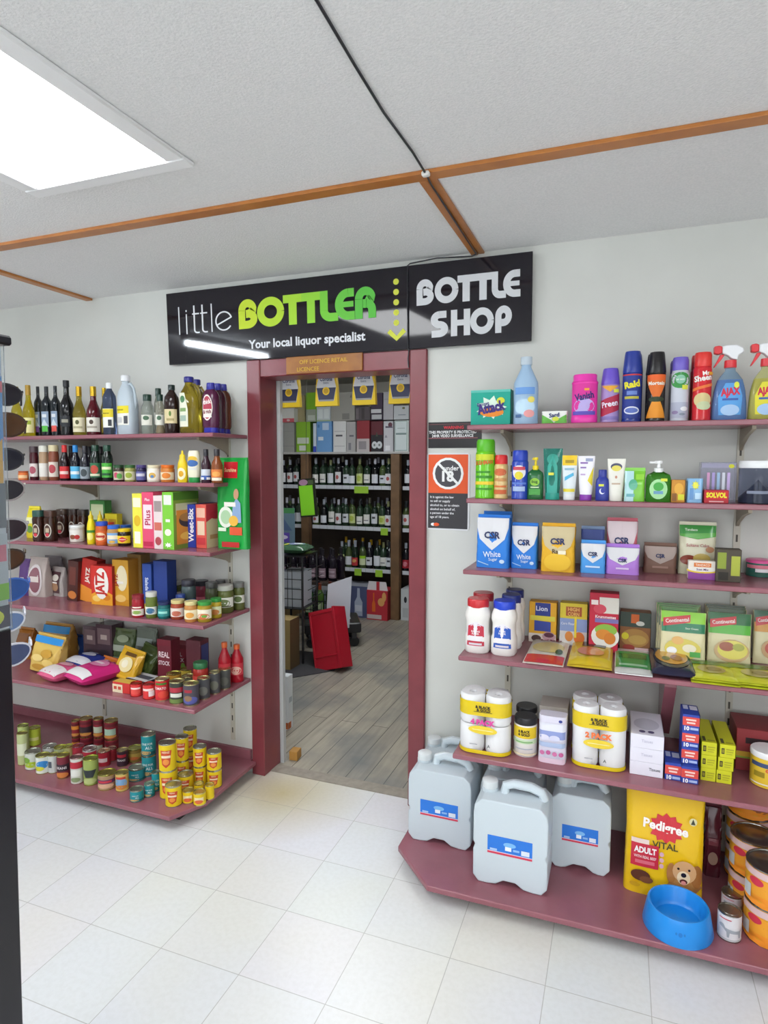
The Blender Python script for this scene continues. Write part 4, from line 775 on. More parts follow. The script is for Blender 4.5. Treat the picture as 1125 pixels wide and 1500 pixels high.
pouch('herb_bag', 'bag', 'clear bag of green dried peas with striped label', 'L5', (163, 193, 926), .43, .07, '5c6c48', [('r', .05, .45, .95, .62, 'b8c4b0'), ('e', .5, .8, .3, .1, '9aa888'), ('r', .05, .2, .95, .28, '8aa090')], seed=35, wob=.009, taper=.15)
pouch('herb_bag', 'bag', 'silver topped clear bag behind the dark red cartons', 'L5', (196, 226, 924), .44, .05, '6a7468', [('r', .1, .6, .9, .8, '98a4a0')], seed=36, wob=.009, taper=.12)
pouch('herb_bag', 'bag', 'dark green lentil bag leaning against the yellow bag', 'L5', (190, 218, 950), 990, .07, '46562c', [('e', .5, .4, .3, .2, '5c6c38')], seed=37, wob=.007, taper=.12, tilt=(-.2, .28, -.1))
pouch('nut_bag', 'bag', 'yellow nut bag leaning back with clear window', 'L5', (160, 192, 956), 997, .06, 'd8a828', [('r', .25, .80, .75, .92, '6a4a20'), ('e', .5, .5, .30, .26, 'e8d8a0'), ('e', .45, .52, .14, .14, 'f0e8cc'), ('r', .1, .05, .9, .12, 'e8b838')], seed=38, wob=.005, taper=.15, tilt=(-.35, .18, 0))
pouch('nut_bag', 'bag', 'orange packet half hidden between pink bag and yellow bag', 'L5', (143, 168, 968), .345, .045, 'd8782c', [('e', .5, .5, .3, .2, 'e8b068')], seed=39, wob=.007, tilt=(-.3, .1, 0))
def at5(px, py): p = onZ(px, py, Z5); return p[0], p[1]
for (x, y), (w_, l_, h_), c, dec, rz, lb, sd in (
  ((-1.285, .335), (.18, .165, .075), '2c3c90', [('r', 0, 0, 1, .3, 'dcdce4'), ('e', .5, .6, .3, .15, 'd0d4e4'), ('r', .3, .75, .7, .85, 'b8c4e0')], -.15, 'blue rice bag with white end lying on its back', 41),
  ((-1.285, .165), (.155, .165, .07), 'd85a84', [('r', 0, 0, 1, .45, 'e4dcdc'), ('e', .5, .7, .34, .16, 'e8a8bc')], -.2, 'pink and white rice bag lying at the left', 42),
  ((-1.095, .205), (.18, .24, .085), 'd0307c', [('r', 0, 0, 1, .22, 'e8e4e4'), ('e', .5, .62, .36, .18, 'e48ab4'), ('r', .3, .58, .7, .66, 'f4dce8'), ('r', .2, .80, .5, .9, 'e8b4d0')], -.25, 'magenta rice bag with white end lying nearest the shelf edge', 43)):
    pillow('rice_bag', 'bag', lb, x, y, Z5+.001, w_, l_, h_, c, dec, 'rice bags', rz, 'b', sd, wob=.004)
RS = [('r', 0, .86, 1, 1, '741a2c'), ('t', 'REAL', .5, .66, .13, 'f0dce0', .78, 0, .02), ('t', 'STOCK', .5, .47, .13, 'f0dce0', .82, 0, .02), ('e', .7, .14, .26, .12, 'c86a30'), ('e', .82, .26, .12, .12, '88b048'), ('r', .1, .08, .4, .3, 'c83040')]
for px, y, lb in (((222, 246, 941), 981, 'dark red stock carton nearer the bags, white words on front'), ((248, 274, 943), 985, 'dark red stock carton nearer the sauce bottles, white words on front')):
    carton('stock_carton', 'carton', lb, 'L5', px, y, .07, '8c2236', RS, [('r', 0, 0, 1, 1, '6c1a2a'), ('r', .1, .2, .9, .5, '8a3a44')], group='stock cartons')
carton('stock_carton', 'carton', 'dark red stock carton in the rear row', 'L5', (230, 250, 937), .30, .07, '6c1c2c', RS[:3])
carton('stock_carton', 'carton', 'stock carton with blue-orange side at the rear right', 'L5', (272, 293, 938), .33, .07, '5a2430', [], [('r', .1, .3, .9, .9, '40487c'), ('e', .5, .3, .3, .12, 'c88a30')])
x, y = at5(206, 997)
carton('noodle_tray', 'packet', 'flat white and black packet lying behind the red tins', 'L5', None, 0, .10, '28262c', top=[('r', .04, .04, .96, .96, 'd4d4d4'), ('r', .1, .3, .9, .7, '4a4a54')], xy=(x+.02, max(y, .2)), w=.15, h=.02, rz=-.15)
g = 'tins and tubs on the fifth left shelf'
tp = [('e', .5, .38, .36, .26, 'e05048'), ('r', .15, .62, .85, .78, 'f0d8d0')]
x, y = at5(176, 1015)
carton('tomato_paste_box', 'carton', 'small two-tone box, cream and red, at the shelf edge', 'L5', (165, 190, 1000), 1015, .05, 'cc3430', [('r', 0, .0, .58, .8, 'e8d8b8'), ('r', .08, .3, .25, .6, 'c84a38'), ('r', .33, .3, .5, .6, 'c84a38')], topcol='d8b048')
for px, y, c, dec, lid, lb in (
 ((191, 209, 997), 1021, 'd83838', tp, 'c83434', 'small red tomato tub, first of three reds'),
 ((209, 228, 998), 1025, 'd43434', [('r', .55, .15, .95, .6, 'e8e0e0'), ('r', .15, .62, .85, .8, 'f0d8d0')], 'd04040', 'small red tomato tub with barcode turned forward'),
 ((227, 249, 990), 1027, 'd02c34', [('t', 'TOMATO', .42, .62, .14, 'f4e0e0', .7), ('e', .62, .28, .3, .2, 'e04838'), ('r', .2, .82, .8, .92, '40802c')], 'c8c090', 'red tomato tin with pale lid'),
 ((248, 271, 993), 1032, '3a3c34', [band('6a8040', .0, .2), ('r', .1, .55, .9, .8, 'b03040'), ('r', .2, .3, .8, .5, 'd8d8cc')], 'c4bc88', 'dark tin with red band at the shelf edge'),
 ((268, 292, 996), 1035, '48444e', [('r', .2, .65, .6, .8, 'a02838'), ('e', .5, .25, .4, .2, '54589c'), ('e', .4, .35, .2, .15, '8a6a50')], 'c4bc88', 'dark grey tin with blue fruit picture, nearest front corner'),
 ((289, 308, 989), 1025, '46464a', [('e', .5, .4, .3, .25, '6a6a64')], 'bcb68c', 'dark grey tin second back from the corner'),
 ((306, 323, 981), 1017, '48484a', [('e', .5, .4, .3, .25, '6c6c60')], 'bcb68c', 'dark grey tin third back from the corner'),
 ((320, 338, 976), 1010, '4a4a48', [('e', .5, .4, .3, .25, '5c5c54')], 'bcb68c', 'dark grey tin fourth back, beside the red sauce bottles'),
 ((244, 266, 982), 1015, 'b88830', [('r', .2, .4, .8, .7, 'c83828')], 'b8b060', 'tin with olive-yellow lid behind the red tin'),
 ((266, 287, 986), 1016, '50503c', (), 'c0b880', 'tin in the second row behind the dark corner tins'),
 ((264, 284, 976), 1005, 'b8a038', [('r', .2, .3, .8, .6, 'a84030')], 'b4b060', 'tin with yellow label in the third row')):
    can('food_tin', 'tin', lb, 'L5', px, y, c, dec, g, lid=lid)
B('relish_jar', 'jar', 'jar with broad dark green lid behind the tins', 'L5', (282, 305, 966), .26, 'jar', ('a83028', 'd'), ('2c6a40',), [band('c84038', .2, .9)])
for k, (px, y) in enumerate((((319, 338, 938), .40), ((337, 357, 941), 1000))):
    B('sauce_bottle', 'bottle', ('red sauce bottle with orange cap, rear one of the pair', 'red sauce bottle with orange cap and cream label, front one')[k], 'L5', px, y, 'cordial', ('b01c2c', 'b'), ('d8642c',), [band('c83844', 0, 1), ('e', .5, .4, .34, .35, 'e0b0a0')], 'red sauce bottles')

# ------------------------------------------------------------------ left floor level board
g = 'tins on the lowest left shelf'
C = can
for px, y, c, dec, lid, lb in (
 ((25, 42, 1070), 1121, 'b8c088', [('r', .1, .3, .9, .7, 'd8dcc0')], 'c0c078', 'pale green tin at the far left, front'),
 ((26, 43, 1059), 1100, 'a8b870', (), 'b8bc70', 'pale green tin at the far left, behind'),
 ((42, 60, 1062), 1093, 'b8c840', [('r', .1, .3, .9, .5, 'd8d890')], 'b8b860', 'bright yellow-green tin at the rear left'),
 ((36, 61, 1095), 1128, 'c8ccc0', [('e', .5, .3, .4, .2, 'a8c030'), ('e', .3, .6, .2, .2, '78a038')], 'b8bcb0', 'white tin with green leaves, front row left'),
 ((52, 74, 1101), 1134, 'd8dcd4', [('e', .6, .55, .36, .26, '3888c8'), ('e', .4, .3, .3, .15, 'd0d040')], 'c0c078', 'white tin with blue splash picture'),
 ((70, 87, 1101), 1133, 'c8ccc8', [('r', .2, .3, .5, .7, '505860')], 'c4c480', 'white tin with grey figure behind the bean tin'),
 ((83, 103, 1101), 1141, '7c2a38', [('r', 0, .32, 1, .66, '3a2a34'), ('t', 'BEANS', .5, .49, .12, 'e8e0e0', .7), ('e', .5, .14, .42, .13, 'd08040')], 'c4c06c', 'maroon and black bean tin with beans pictured'),
 ((103, 123, 1104), 1149, 'd0d0c8', [band('b02838', .62, .9), ('r', .2, .3, .8, .55, 'e0e0d8'), ('e', .5, .15, .3, .1, '8a9a70')], 'c8a0a0', 'white tin with red band, front row'),
 ((122, 145, 1105), 1151, '98a858', [('p', [(.1, .62), (.9, .62), (.7, .3), (.3, .3)], '30383a'), ('e', .5, .15, .4, .12, 'b8c480')], 'b8c060', 'green tin with black shield label'),
 ((62, 84, 1088), 1118, 'c8c8c4', (), 'c0c0b8', 'tin with silver lid in the second row left'),
 ((79, 98, 1090), 1122, 'b0b888', (), 'c4c468', 'tin with yellow lid in the second row, over the bean tin'),
 ((92, 108, 1089), 1120, 'b0b070', (), 'c4c468', 'second yellow lidded tin in the second row'),
 ((106, 124, 1088), 1121, 'b03040', [('r', .2, .3, .8, .6, 'e0c8c8')], 'b87888', 'red tin in the second row'),
 ((121, 143, 1091), 1127, 'c0c0b8', [band('b83040', .7, .95)], 'c8c0c0', 'white tin with silver lid in the second row'),
 ((143, 162, 1095), 1124, 'b02838', [('r', .2, .3, .8, .6, 'e8d0d0')], 'd0b8a8', 'red tin with white panel, right in the second row'),
 ((156, 171, 1092), 1116, 'a82c38', (), 'c8b0a0', 'red tin behind the red one with the white panel'),
 ((171, 188, 1094), 1124, '3a2430', [('r', .15, .62, .85, .82, 'b02838'), ('t', 'BEANZ', .5, .42, .14, 'e0dcdc', .7)], 'c4b888', 'dark tin with red band left of the brown tin'),
 ((187, 210, 1090), 1117, '8a7438', [('r', .1, .3, .9, .75, 'b89c48'), ('e', .5, .3, .3, .15, 'c86a38')], 'b8b868', 'brown-yellow tin in the middle of the board'),
 ((143, 171, 1125), 1158, 'a88868', [band('5a3060', .45, .75), ('e', .5, .25, .4, .18, 'd8b090'), ('r', .2, .52, .8, .68, 'c83c48')], 'b8b060', 'broad flat tin with purple band, front row'),
 ((169, 189, 1126), 1160, 'd8b868', [('e', .5, .5, .4, .3, '7ca8d0'), ('e', .5, .22, .4, .14, 'd88838'), ('r', .2, .75, .8, .9, 'c84838')], 'c8c078', 'yellow tin with blue and orange picture, front row')):
    C('food_tin', 'tin', lb, 'L6', px, y, c, dec, g, lid=lid)
for k, (px, y, lb) in enumerate((((105, 118, 1053), 1104, 'orange label'), ((117, 137, 1048), 1106, 'bean picture label'), ((137, 153, 1049), 1108, 'pale square label'), ((153, 174, 1051), 1110, 'pale panel label'))):
    x, y_, w_, h_ = stand(px[0], px[1], px[2], y, .075)
    hh = h_/2
    for lv in (0, 1):
        C('bean_tin', 'tin', 'dark red tin with %s, %s of a pile of two at the rear' % (lb, ('lower', 'upper')[lv]), 'L6', None, 0, '8a2430', [('r', 0, .75, 1, .92, '6a1c28'), [('r', .1, .5, .9, .75, 'd88830'), ('r', 0, .2, 1, .6, '38242c'), ('r', .15, .25, .85, .62, 'b8c0a8'), ('r', .15, .22, .85, .62, 'a8c4b0')][k], ('e', .5, .14, .4, .1, 'c88a40')], 'piled bean tins', z=.075+lv*(hh+.0004), w=w_, h=hh, xy=(x, y_), lid='b8a068')
teal = [('t', 'ONE FOR', .5, .62, .12, 'dce8e8', .6), ('t', 'ALL', .6, .42, .16, 'dce8e8', .4), band('0e5c66', .02, .2), ('e', .4, .15, .3, .1, 'c0a068')]
def pile(px, y, n, col, dec, label, nm='food_tin', g_=g, lid='b4b4a4'):
    x, y_, w_, h_ = stand(px[0], px[1], px[2], y, .075); hh = h_/n-.0005
    for lv in range(n):
        C(nm, 'tin', label % ('', 'lower', 'upper')[0 if n == 1 else lv+1], 'L6', None, 0, col, dec, g_, z=.075+lv*(hh+.0005), w=w_, h=hh, xy=(x, y_), lid=lid)
pile((207, 229, 1070), 1139, 2, '1c8a94', teal, 'teal tin, %s of the tall teal pile')
for px, y, lb in (((188, 213, 1118), 1146, 'teal tin standing alone in front of the tall teal pile'), ((190, 211, 1150), 1176, 'small teal tin, front one of the two smallest'), ((211, 227, 1143), 1169, 'small teal tin behind the front small one'), ((222, 236, 1127), 1160, 'teal tin wedged between teal pile and yellow tins')):
    C('food_tin', 'tin', lb, 'L6', px, y, '1c8a94', teal, g, lid='a8b0a0')
shield = [('p', [(.24, .82), (.76, .82), (.68, .25), (.5, .12), (.32, .25)], 'c84a28'), ('t', 'HEINZ', .5, .75, .075, 'f0e0c0', .4), ('e', .5, .36, .14, .12, 'e89040'), ('r', .3, .52, .7, .62, 'f0d8b8')]
Y_ = 'e4c414'
pile((233, 259, 1081), 1171, 2, Y_, shield, 'yellow tin, %s of the tall yellow pile in front', 'spaghetti_tin', 'yellow tins')
pile((257, 277, 1074), 1150, 2, Y_, shield, 'yellow tin, %s of the yellow pile second from the front', 'spaghetti_tin', 'yellow tins')
pile((269, 289, 1062), 1132, 2, Y_, shield, 'yellow tin, %s of the rearmost and highest yellow pile', 'spaghetti_tin', 'yellow tins')
pile((283, 303, 1088), 1153, 2, Y_, shield, 'yellow tin, %s of the yellow pile left of the end pile', 'spaghetti_tin', 'yellow tins')
pile((303, 325, 1095), 1156, 2, Y_, shield, 'yellow tin, %s of the yellow end pile nearest the door frame', 'spaghetti_tin', 'yellow tins')
for px, y, lb in (((260, 284, 1127), 1163, 'single yellow tin standing between the yellow piles'), ((242, 267, 1142), 1183, 'yellow tin at the very front with orange shield'), ((267, 285, 1152), 1178, 'small yellow tin beside the front shield tin'), ((283, 302, 1154), 1181, 'small yellow tin nearest the cut corner'), ((300, 314, 1145), 1172, 'plain sided small yellow tin at the board edge'), ((284, 299, 1143), 1168, 'small yellow tin behind the corner one')):
    small = 'small' in lb
    C('spaghetti_tin', 'tin', lb, 'L6', px, y, Y_, [] if 'plain' in lb else ([('r', .2, .35, .8, .72, 'e8d8a8'), ('e', .5, .3, .26, .2, 'd86838')] if small else shield), 'yellow tins', lid='c4bc80' if small else 'b4b4a4')

# ------------------------------------------------------------------ right shelves, topmost board
carton('washing_powder_box', 'box', 'teal washing powder box with white starburst at shelf end', 'R1', (690, 748, 571), .28, .13, '14a08c',
       [('r', 0, .93, 1, 1, '5cbcae'), ('s', .52, .50, .40, .34, 9, .62, 'd8ecdc'), ('e', .54, .36, .30, .13, 'e88a28'), ('e', .76, .68, .10, .10, 'd8d838'), ('t', 'Attack', .52, .50, .28, '3a2878', .72, 10, .05), ('t', 'Biozet', .32, .60, .10, '3a2878', .34, 10, .02)], [('r', 0, 0, 1, 1, '0f8878')])
B('fabric_softener_bottle', 'bottle', 'tall pale blue clear softener bottle beside the teal box', 'R1', (753, 790, 523), .30, 'cordial', ('b4d4f2', 's'), ('d4e2ee', 's'), [('r', .15, .72, .85, .90, '6a9ad8'), ('e', .5, .40, .36, .2, 'c0dcf0'), ('e', .66, .22, .18, .10, 'e8a0a0'), ('e', .72, .58, .12, .08, 'e8d868'), ('r', .2, .12, .4, .2, '4a6a98')], flat=.7, lab_z=(.03, .60))
pouch('soap_pack', 'box', 'low white and green soap pack between softener bottle and pink tub', 'R1', (793, 831, 602), .27, .06, 'eceee8', [('p', [(0, .0), (.0, .72), (.38, .30), (.5, .05), (.62, .30), (1, .72), (1, 0)], '6ab84c'), ('t', 'Sard', .5, .68, .34, '2a3a70', .5, 6, .03), ('e', .56, .36, .14, .18, 'd8e048')], wob=.001, taper=.8, seam=False, ex=8, fin='k')
B('stain_remover_tub', 'tub', 'bright pink stain remover tub with slanted dark lettering', 'R1', (838, 877, 549), .29, 'vanish', ('e838a8',), ('ec40b0',), [band('d83098', 0, 1), ('e', .5, .28, .46, .26, 'b8a8e0'), band('5c4cb0', .0, .12), ('t', 'Vanish', .5, .60, .22, '2a2470', .86, 10, .035), ('r', .5, .78, .72, .85, 'e8a030')], flat=.72)
B('stain_spray_can', 'aerosol can', 'purple and red stain spray can with violet cap', 'R1', (881, 909, 540), .30, 'aeroslope', ('a890c8', 'b'), ('6c54c4',), [('p', [(0, .55), (1, .78), (1, .30), (0, .06)], 'b02848'), ('p', [(.1, 1), (.9, 1), (.5, .82)], 'e8a838'), ('r', 0, 0, 1, .10, '8878b8'), ('t', 'Preen', .5, .47, .17, 'e8e0f0', .72, 10, .03), ticket(.78, .85)])
B('insect_spray_can', 'aerosol can', 'tall navy insect spray can with bright yellow word', 'R1', (913, 942, 515), .30, 'aeroslope', ('24388c', 'b'), ('2a3c94',), [band('24388c', 0, 1), band('c83838', .97, 1.0), ('t', 'Raid', .5, .77, .15, 'e8e030', .78, 10, .05), ('r', .2, .44, .8, .50, 'b8b040'), ('e', .5, .18, .32, .09, 'd8dce8'), ('e', .5, .18, .26, .06, '5c70b8'), ('r', .3, .53, .7, .62, '6a84c8')])
B('insect_spray_can', 'aerosol can', 'tall black-capped insect spray can with orange diamond', 'R1', (949, 977, 516), .30, 'aeroslope', ('2a2420', 'b'), ('201e20',), [('r', 0, .87, 1, 1, 'e86428'), ('p', [(.0, .87), (1, .87), (.62, .46), (.38, .46)], 'e07028'), ('p', [(0, 0), (1, 0), (.66, .40), (.34, .40)], 'e89428'), ('t', 'Mortein', .5, .80, .085, 'f0ece0', .8, 0, .03), ('e', .5, .43, .34, .06, '2c3a20')])
B('insect_spray_can', 'aerosol can', 'navy insect spray can hiding behind the one with the yellow word', 'R1', (918, 943, 519), .40, 'aeroslope', ('24388c', 'b'), ('2a3c94',), ())
B('insect_spray_can', 'aerosol can', 'black insect spray can hiding behind the orange diamond one', 'R1', (947, 970, 519), .40, 'aeroslope', ('2a2420', 'b'), ('201e20',), ())
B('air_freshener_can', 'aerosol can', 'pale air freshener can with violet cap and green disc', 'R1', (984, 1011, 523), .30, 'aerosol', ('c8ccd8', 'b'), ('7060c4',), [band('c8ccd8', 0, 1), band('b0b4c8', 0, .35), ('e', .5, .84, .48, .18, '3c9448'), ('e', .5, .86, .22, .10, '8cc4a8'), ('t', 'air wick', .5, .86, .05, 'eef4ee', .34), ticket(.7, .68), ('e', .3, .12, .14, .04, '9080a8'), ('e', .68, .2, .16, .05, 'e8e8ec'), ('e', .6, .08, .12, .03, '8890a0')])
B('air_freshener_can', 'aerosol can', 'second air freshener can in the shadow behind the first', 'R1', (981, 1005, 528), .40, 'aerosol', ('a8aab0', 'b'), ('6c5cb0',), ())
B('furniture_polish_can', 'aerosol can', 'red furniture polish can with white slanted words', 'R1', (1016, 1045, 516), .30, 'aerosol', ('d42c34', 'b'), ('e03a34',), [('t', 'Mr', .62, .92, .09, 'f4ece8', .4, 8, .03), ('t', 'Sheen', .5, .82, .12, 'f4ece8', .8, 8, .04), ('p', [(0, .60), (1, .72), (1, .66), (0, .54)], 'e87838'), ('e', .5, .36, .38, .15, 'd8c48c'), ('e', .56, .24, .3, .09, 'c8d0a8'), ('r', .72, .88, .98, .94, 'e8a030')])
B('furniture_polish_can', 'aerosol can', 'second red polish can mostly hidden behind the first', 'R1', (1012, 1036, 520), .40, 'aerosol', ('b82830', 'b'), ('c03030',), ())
def sprayer(px, y, liquid, label, tint):
    zz = LZ['R1']+.0005; x, y, w, h = stand(px[0], px[1], px[2], y, zz)
    t = thing('trigger_spray_bottle', label, 'spray bottle', (x, y, zz), 0, 'trigger spray cleaners'); hw = w/2
    pr = [(0, 0), (.92, 0), (1, .02), (.98, .22), (.90, .38), (.82, .46), (.72, .54), (.46, .62), (.30, .66), (.28, .76), (0, .76)]
    m = MB(); m.lathe([(r*hw, z*h) for r, z in pr], M(tint, 't'), 28, sy=.5, ex=2.6); m.build('body', t)
    m = MB(); m.lathe([(0, .004)]+[(r*hw*.985, max(z, .006)*h) for r, z in pr[1:7]]+[(0, .54*h)], M(liquid, 'b'), 28, sy=.49, ex=2.6); m.build('cleaning_liquid', t)
    m = MB(); m.lathe([(0, .70*h), (.34*hw, .70*h), (.36*hw, .72*h), (.34*hw, .80*h), (0, .80*h)], M('d83840'), 20); m.build('collar', t)
    m = MB(); m.prism([(-.52*hw, .985*h), (-.50*hw, .89*h), (-.20*hw, .87*h), (.02*hw, .82*h), (.34*hw, .80*h), (.40*hw, .86*h), (.72*hw, .90*h), (.66*hw, .955*h), (.30*hw, h), (-.30*hw, h)], -.016, .016, M('e8eaee')); sh = m.build('spray_head', t, bevel=.004)
    m = MB(); m.prism([(-.98*hw, .99*h), (-.96*hw, .90*h), (-.76*hw, .885*h), (-.52*hw, .895*h), (-.52*hw, .985*h), (-.7*hw, 1.0*h)], -.015, .015, M('d83038')); m.build('nozzle', sh, bevel=.003)
    m = MB(); m.prism([(-.60*hw, .885*h), (-.36*hw, .875*h), (-.52*hw, .82*h), (-.80*hw, .74*h), (-.92*hw, .71*h), (-.96*hw, .72*h), (-.78*hw, .80*h)], -.009, .009, M('d83038')); m.build('trigger', sh, bevel=.003)
    def S(u, v, e):
        a = (u-.5)*1.6; return (hw*.92*a, -hw*.49*(1-abs(a)**2.6)**(1/2.6)-e-.001, h*(.04+.46*v))
    m = MB(); art(m, S, w*.76, h*.46, [('p', [(.08, .06), (.92, .06), (.96, .6), (.80, .98), (.30, .98), (.04, .6)], {'1c78d0': '5aa0e0', 'd8d020': 'e0d838'}[liquid]), ('t', 'AJAX', .5, .70, .24, 'd02848', .74, 5, .05), ('r', .2, .48, .8, .54, '3c5ca8'), ('e', .5, .2, .36, .16, 'a8c8ec'), ('e', .72, .92, .1, .09, 'dbe24a')]); m.build('label', t)
sprayer((1045, 1098, 506), .30, '1c78d0', 'blue trigger spray cleaner with red and white head', 'b8d8f0')
sprayer((1099, 1150, 503), .30, 'd8d020', 'yellow trigger spray cleaner cut off by the picture edge', 'e8e8b0')

# ------------------------------------------------------------------ right shelves, second board
B('insect_spray_can', 'aerosol can', 'big lime green spray can with orange slanted word', 'R2', (697, 727, 643), .29, 'aerosol', ('6cc428', 'b'), ('58b424',), [('r', 0, .86, 1, 1, 'c8d430'), ('t', 'BUSHMAN', .5, .80, .12, 'd06428', .86, 5, .03), ('r', 0, .26, 1, .34, 'e8c838'), ('r', .1, .42, .9, .48, '3c8c28'), ('r', .1, .55, .8, .59, '3c8c28'), ('r', .1, .14, .9, .18, '3c8c28')], ang=2.2)
B('insect_spray_can', 'aerosol can', 'small tan spray can with red cap', 'R2', (724, 745, 666), .285, 'aerosol', ('d8b878', 'b'), ('d42c2c',), [('e', .5, .8, .4, .12, 'd06840'), ('r', .1, .5, .9, .6, 'c89058'), ('r', .1, .3, .9, .36, 'd8743c'), ('r', .1, .08, .9, .22, 'cc6438')])
B('insect_spray_can', 'aerosol can', 'royal blue spray can with white face picture', 'R2', (750, 775, 659), .285, 'aerosol', ('2848b0', 'b'), ('2844b4',), [('e', .5, .72, .34, .2, 'e4e4ec'), ('r', .2, .78, .8, .88, 'c84858'), ('e', .5, .62, .2, .12, 'e0d040'), ('r', .2, .16, .8, .3, 'a8bce0'), ('r', .15, .36, .85, .42, '5c7cd0')])
def pump(nm, px, y, liquid, dec, label, head, tall, cat='pump bottle'):
    zz = LZ['R2']+.0005; x, y, w, h = stand(px[0], px[1], px[2], y, zz); t = thing(nm, label, cat, (x, y, zz)); hw = w/2
    k = tall; pr = [(0, 0), (.94, 0), (1, .02), (1, k*.80), (.90, k*.92), (.5, k), (.34, k*1.04), (0, k*1.04)]
    m = MB(); m.lathe([(r*hw, z*h) for r, z in pr], M(*liquid), 28, sy=.6, ex=3); m.build('body', t)
    m = MB(); m.lathe([(0, k*h), (.38*hw, k*h), (.38*hw, (k+.10)*h), (.16*hw, (k+.11)*h), (.14*hw, .93*h), (.30*hw, .935*h), (.30*hw, h), (0, h)], M(head), 18)
    m.bbox(-.75*hw if nm == 'soap_dispenser' else -.42*hw, 0.1*hw, -.14*hw, .14*hw, .935*h, .985*h, M(head), .002); m.build('pump_head', t)
    def S(u, v, e):
        a = (u-.5)*1.7; return (hw*a, -hw*.6*(1-abs(a)**3)**(1/3)-e-.0005, h*k*(.06+.74*v))
    m = MB(); art(m, S, w*.85, h*k*.74, dec); m.build('label', t)
pump('insect_pump_spray', (773, 797, 670), .285, ('2a6c3c', 'd'), [('e', .5, .72, .34, .18, '8cc040'), ('t', 'bug', .5, .72, .14, '1c4424', .5), ('r', .1, .12, .9, .4, '4c9c48'), ('r', .2, .45, .8, .5, 'c8e0b0')], 'dark green pump spray with yellow head', 'e8d020', .70)
tube_pack('lotion_tube', 'tube', 'translucent teal gel tube, widest of the tubes', 'R2', (796, 825, 657), .285, '4cb4a4', '2c9c8c', [('e', .5, .76, .34, .12, '2c9484'), ('r', .25, .40, .6, .46, 'd8d848'), ('p', [(.1, .0), (.9, .0), (.8, .6), (.5, .85), (.2, .6)], '30a090')], fin='t')
tube_pack('sunscreen_tube', 'tube', 'sunscreen tube with yellow top and light blue wave', 'R2', (823, 847, 667), .285, 'dce4e8', 'e8ecec', [('r', 0, 0, 1, 1, 'dce4e8'), ('r', 0, .74, 1, 1, 'e8c41c'), ('r', .2, .80, .8, .88, 'a88c1c'), ('p', [(.15, .34), (.85, .48), (.8, .56), (.15, .44)], '4cb0d8'), ('r', .15, .62, .85, .67, '8cb4c8'), ('r', 0, .06, 1, .14, 'e0d040')], 'sunscreen tubes')
tube_pack('sunscreen_tube', 'tube', 'white sunscreen tube with purple cap and yellow corner', 'R2', (847, 872, 668), .285, 'eceaf0', '8c3cb0', [('p', [(1, .22), (1, .72), (.62, .36)], 'e8d438'), ('r', .1, .80, .6, .84, '8860b0'), ('r', .45, .86, .92, .94, '98a0c0'), ('r', .1, .68, .5, .72, '9478b8'), ('r', .1, .50, .45, .54, 'c0a8d0')], 'sunscreen tubes')
B('lotion_bottle', 'bottle', 'short navy lotion bottle between white tubes', 'R2', (873, 893, 688), .285, 'lotion', ('2c3a98',), ('263490',), [ticket(.42, .86, .22, .08), ('e', .5, .42, .24, .22, 'e0e4f4'), ('e', .58, .48, .20, .20, '2c3a98')], flat=.65)
tube_pack('lotion_tube', 'tube', 'cream white lotion tube with dark arch near its top', 'R2', (890, 917, 672), .285, 'e8e6dc', 'e4e2d8', [('e', .5, .78, .36, .10, '484c68'), ('e', .5, .74, .30, .08, 'e4d860'), ('r', .2, .30, .8, .34, 'c8b098'), ('e', .5, .5, .08, .04, 'c08870')])
pouch('wipes_pack', 'packet', 'green and pale blue wipes pack standing upright', 'R2', (915, 946, 690), .27, .04, '7cc838', [('r', 0, 0, .45, 1, 'b4dce0'), ('e', .42, .55, .22, .18, '5cb090'), ('r', .1, .15, .5, .25, '6cb0b8'), ('r', .55, .72, .95, .9, '98d848')], wob=.002, taper=.3)
pump('soap_dispenser', (947, 984, 675), .29, ('58b83c', 't'), [('e', .5, .5, .42, .46, 'a8dca0'), ('e', .5, .62, .24, .2, '48a848'), ('r', .28, .28, .72, .42, '6c9cc0'), ('r', .6, .86, .9, .99, 'dbe24a')], 'clear green soap dispenser with white pump', 'eef0f0', .72)
carton('soap_box', 'box', 'little amber and brown soap box', 'R2', (984, 1004, 703), .27, .05, 'c88a30', [('e', .55, .6, .34, .26, 'e0a840'), ('r', .5, .1, .95, .36, 'd8d838'), ('r', .05, .05, .4, .4, '8a5a28')], [('r', 0, 0, 1, 1, '7c5020')])
pouch('soap_refill', 'packet', 'small light blue pack with yellow burst beside the amber box', 'R2', (1007, 1031, 701), .27, .05, '88b8e0', [('s', .52, .72, .26, .2, 8, .6, 'e0e048'), ('r', .15, .12, .4, .6, '5c90c8'), ('r', .5, .15, .9, .4, 'b8d8f0')], wob=.001, taper=.7, seam=False)
t = carton('toothbrush_pack', 'packet', 'clear boxed pack with coloured handles behind the red box', 'R2', (1027, 1080, 677), .34, .06, 'c4c4d8', [('r', .03, .86, .97, .97, '9a98b0'), ('e', .85, .90, .08, .05, 'd0d030')]+[('r', .18+.14*k, .12, .26+.14*k, .74, ('d8a0c8', 'b0a0d8', 'a0c0e0', 'd8dce8', 'c8b0e0')[k]) for k in range(5)], fin='t')
carton('soap_box', 'box', 'red box with bold yellow lettering, before the clear pack', 'R2', (1032, 1068, 718), .26, .05, 'b02430', [('r', .06, .30, .94, .92, 'c8232c'), ('t', 'SOLVOL', .5, .62, .40, 'e8e030', .84, 0, .05), ('r', .2, .08, .8, .18, 'd8a0a0')])
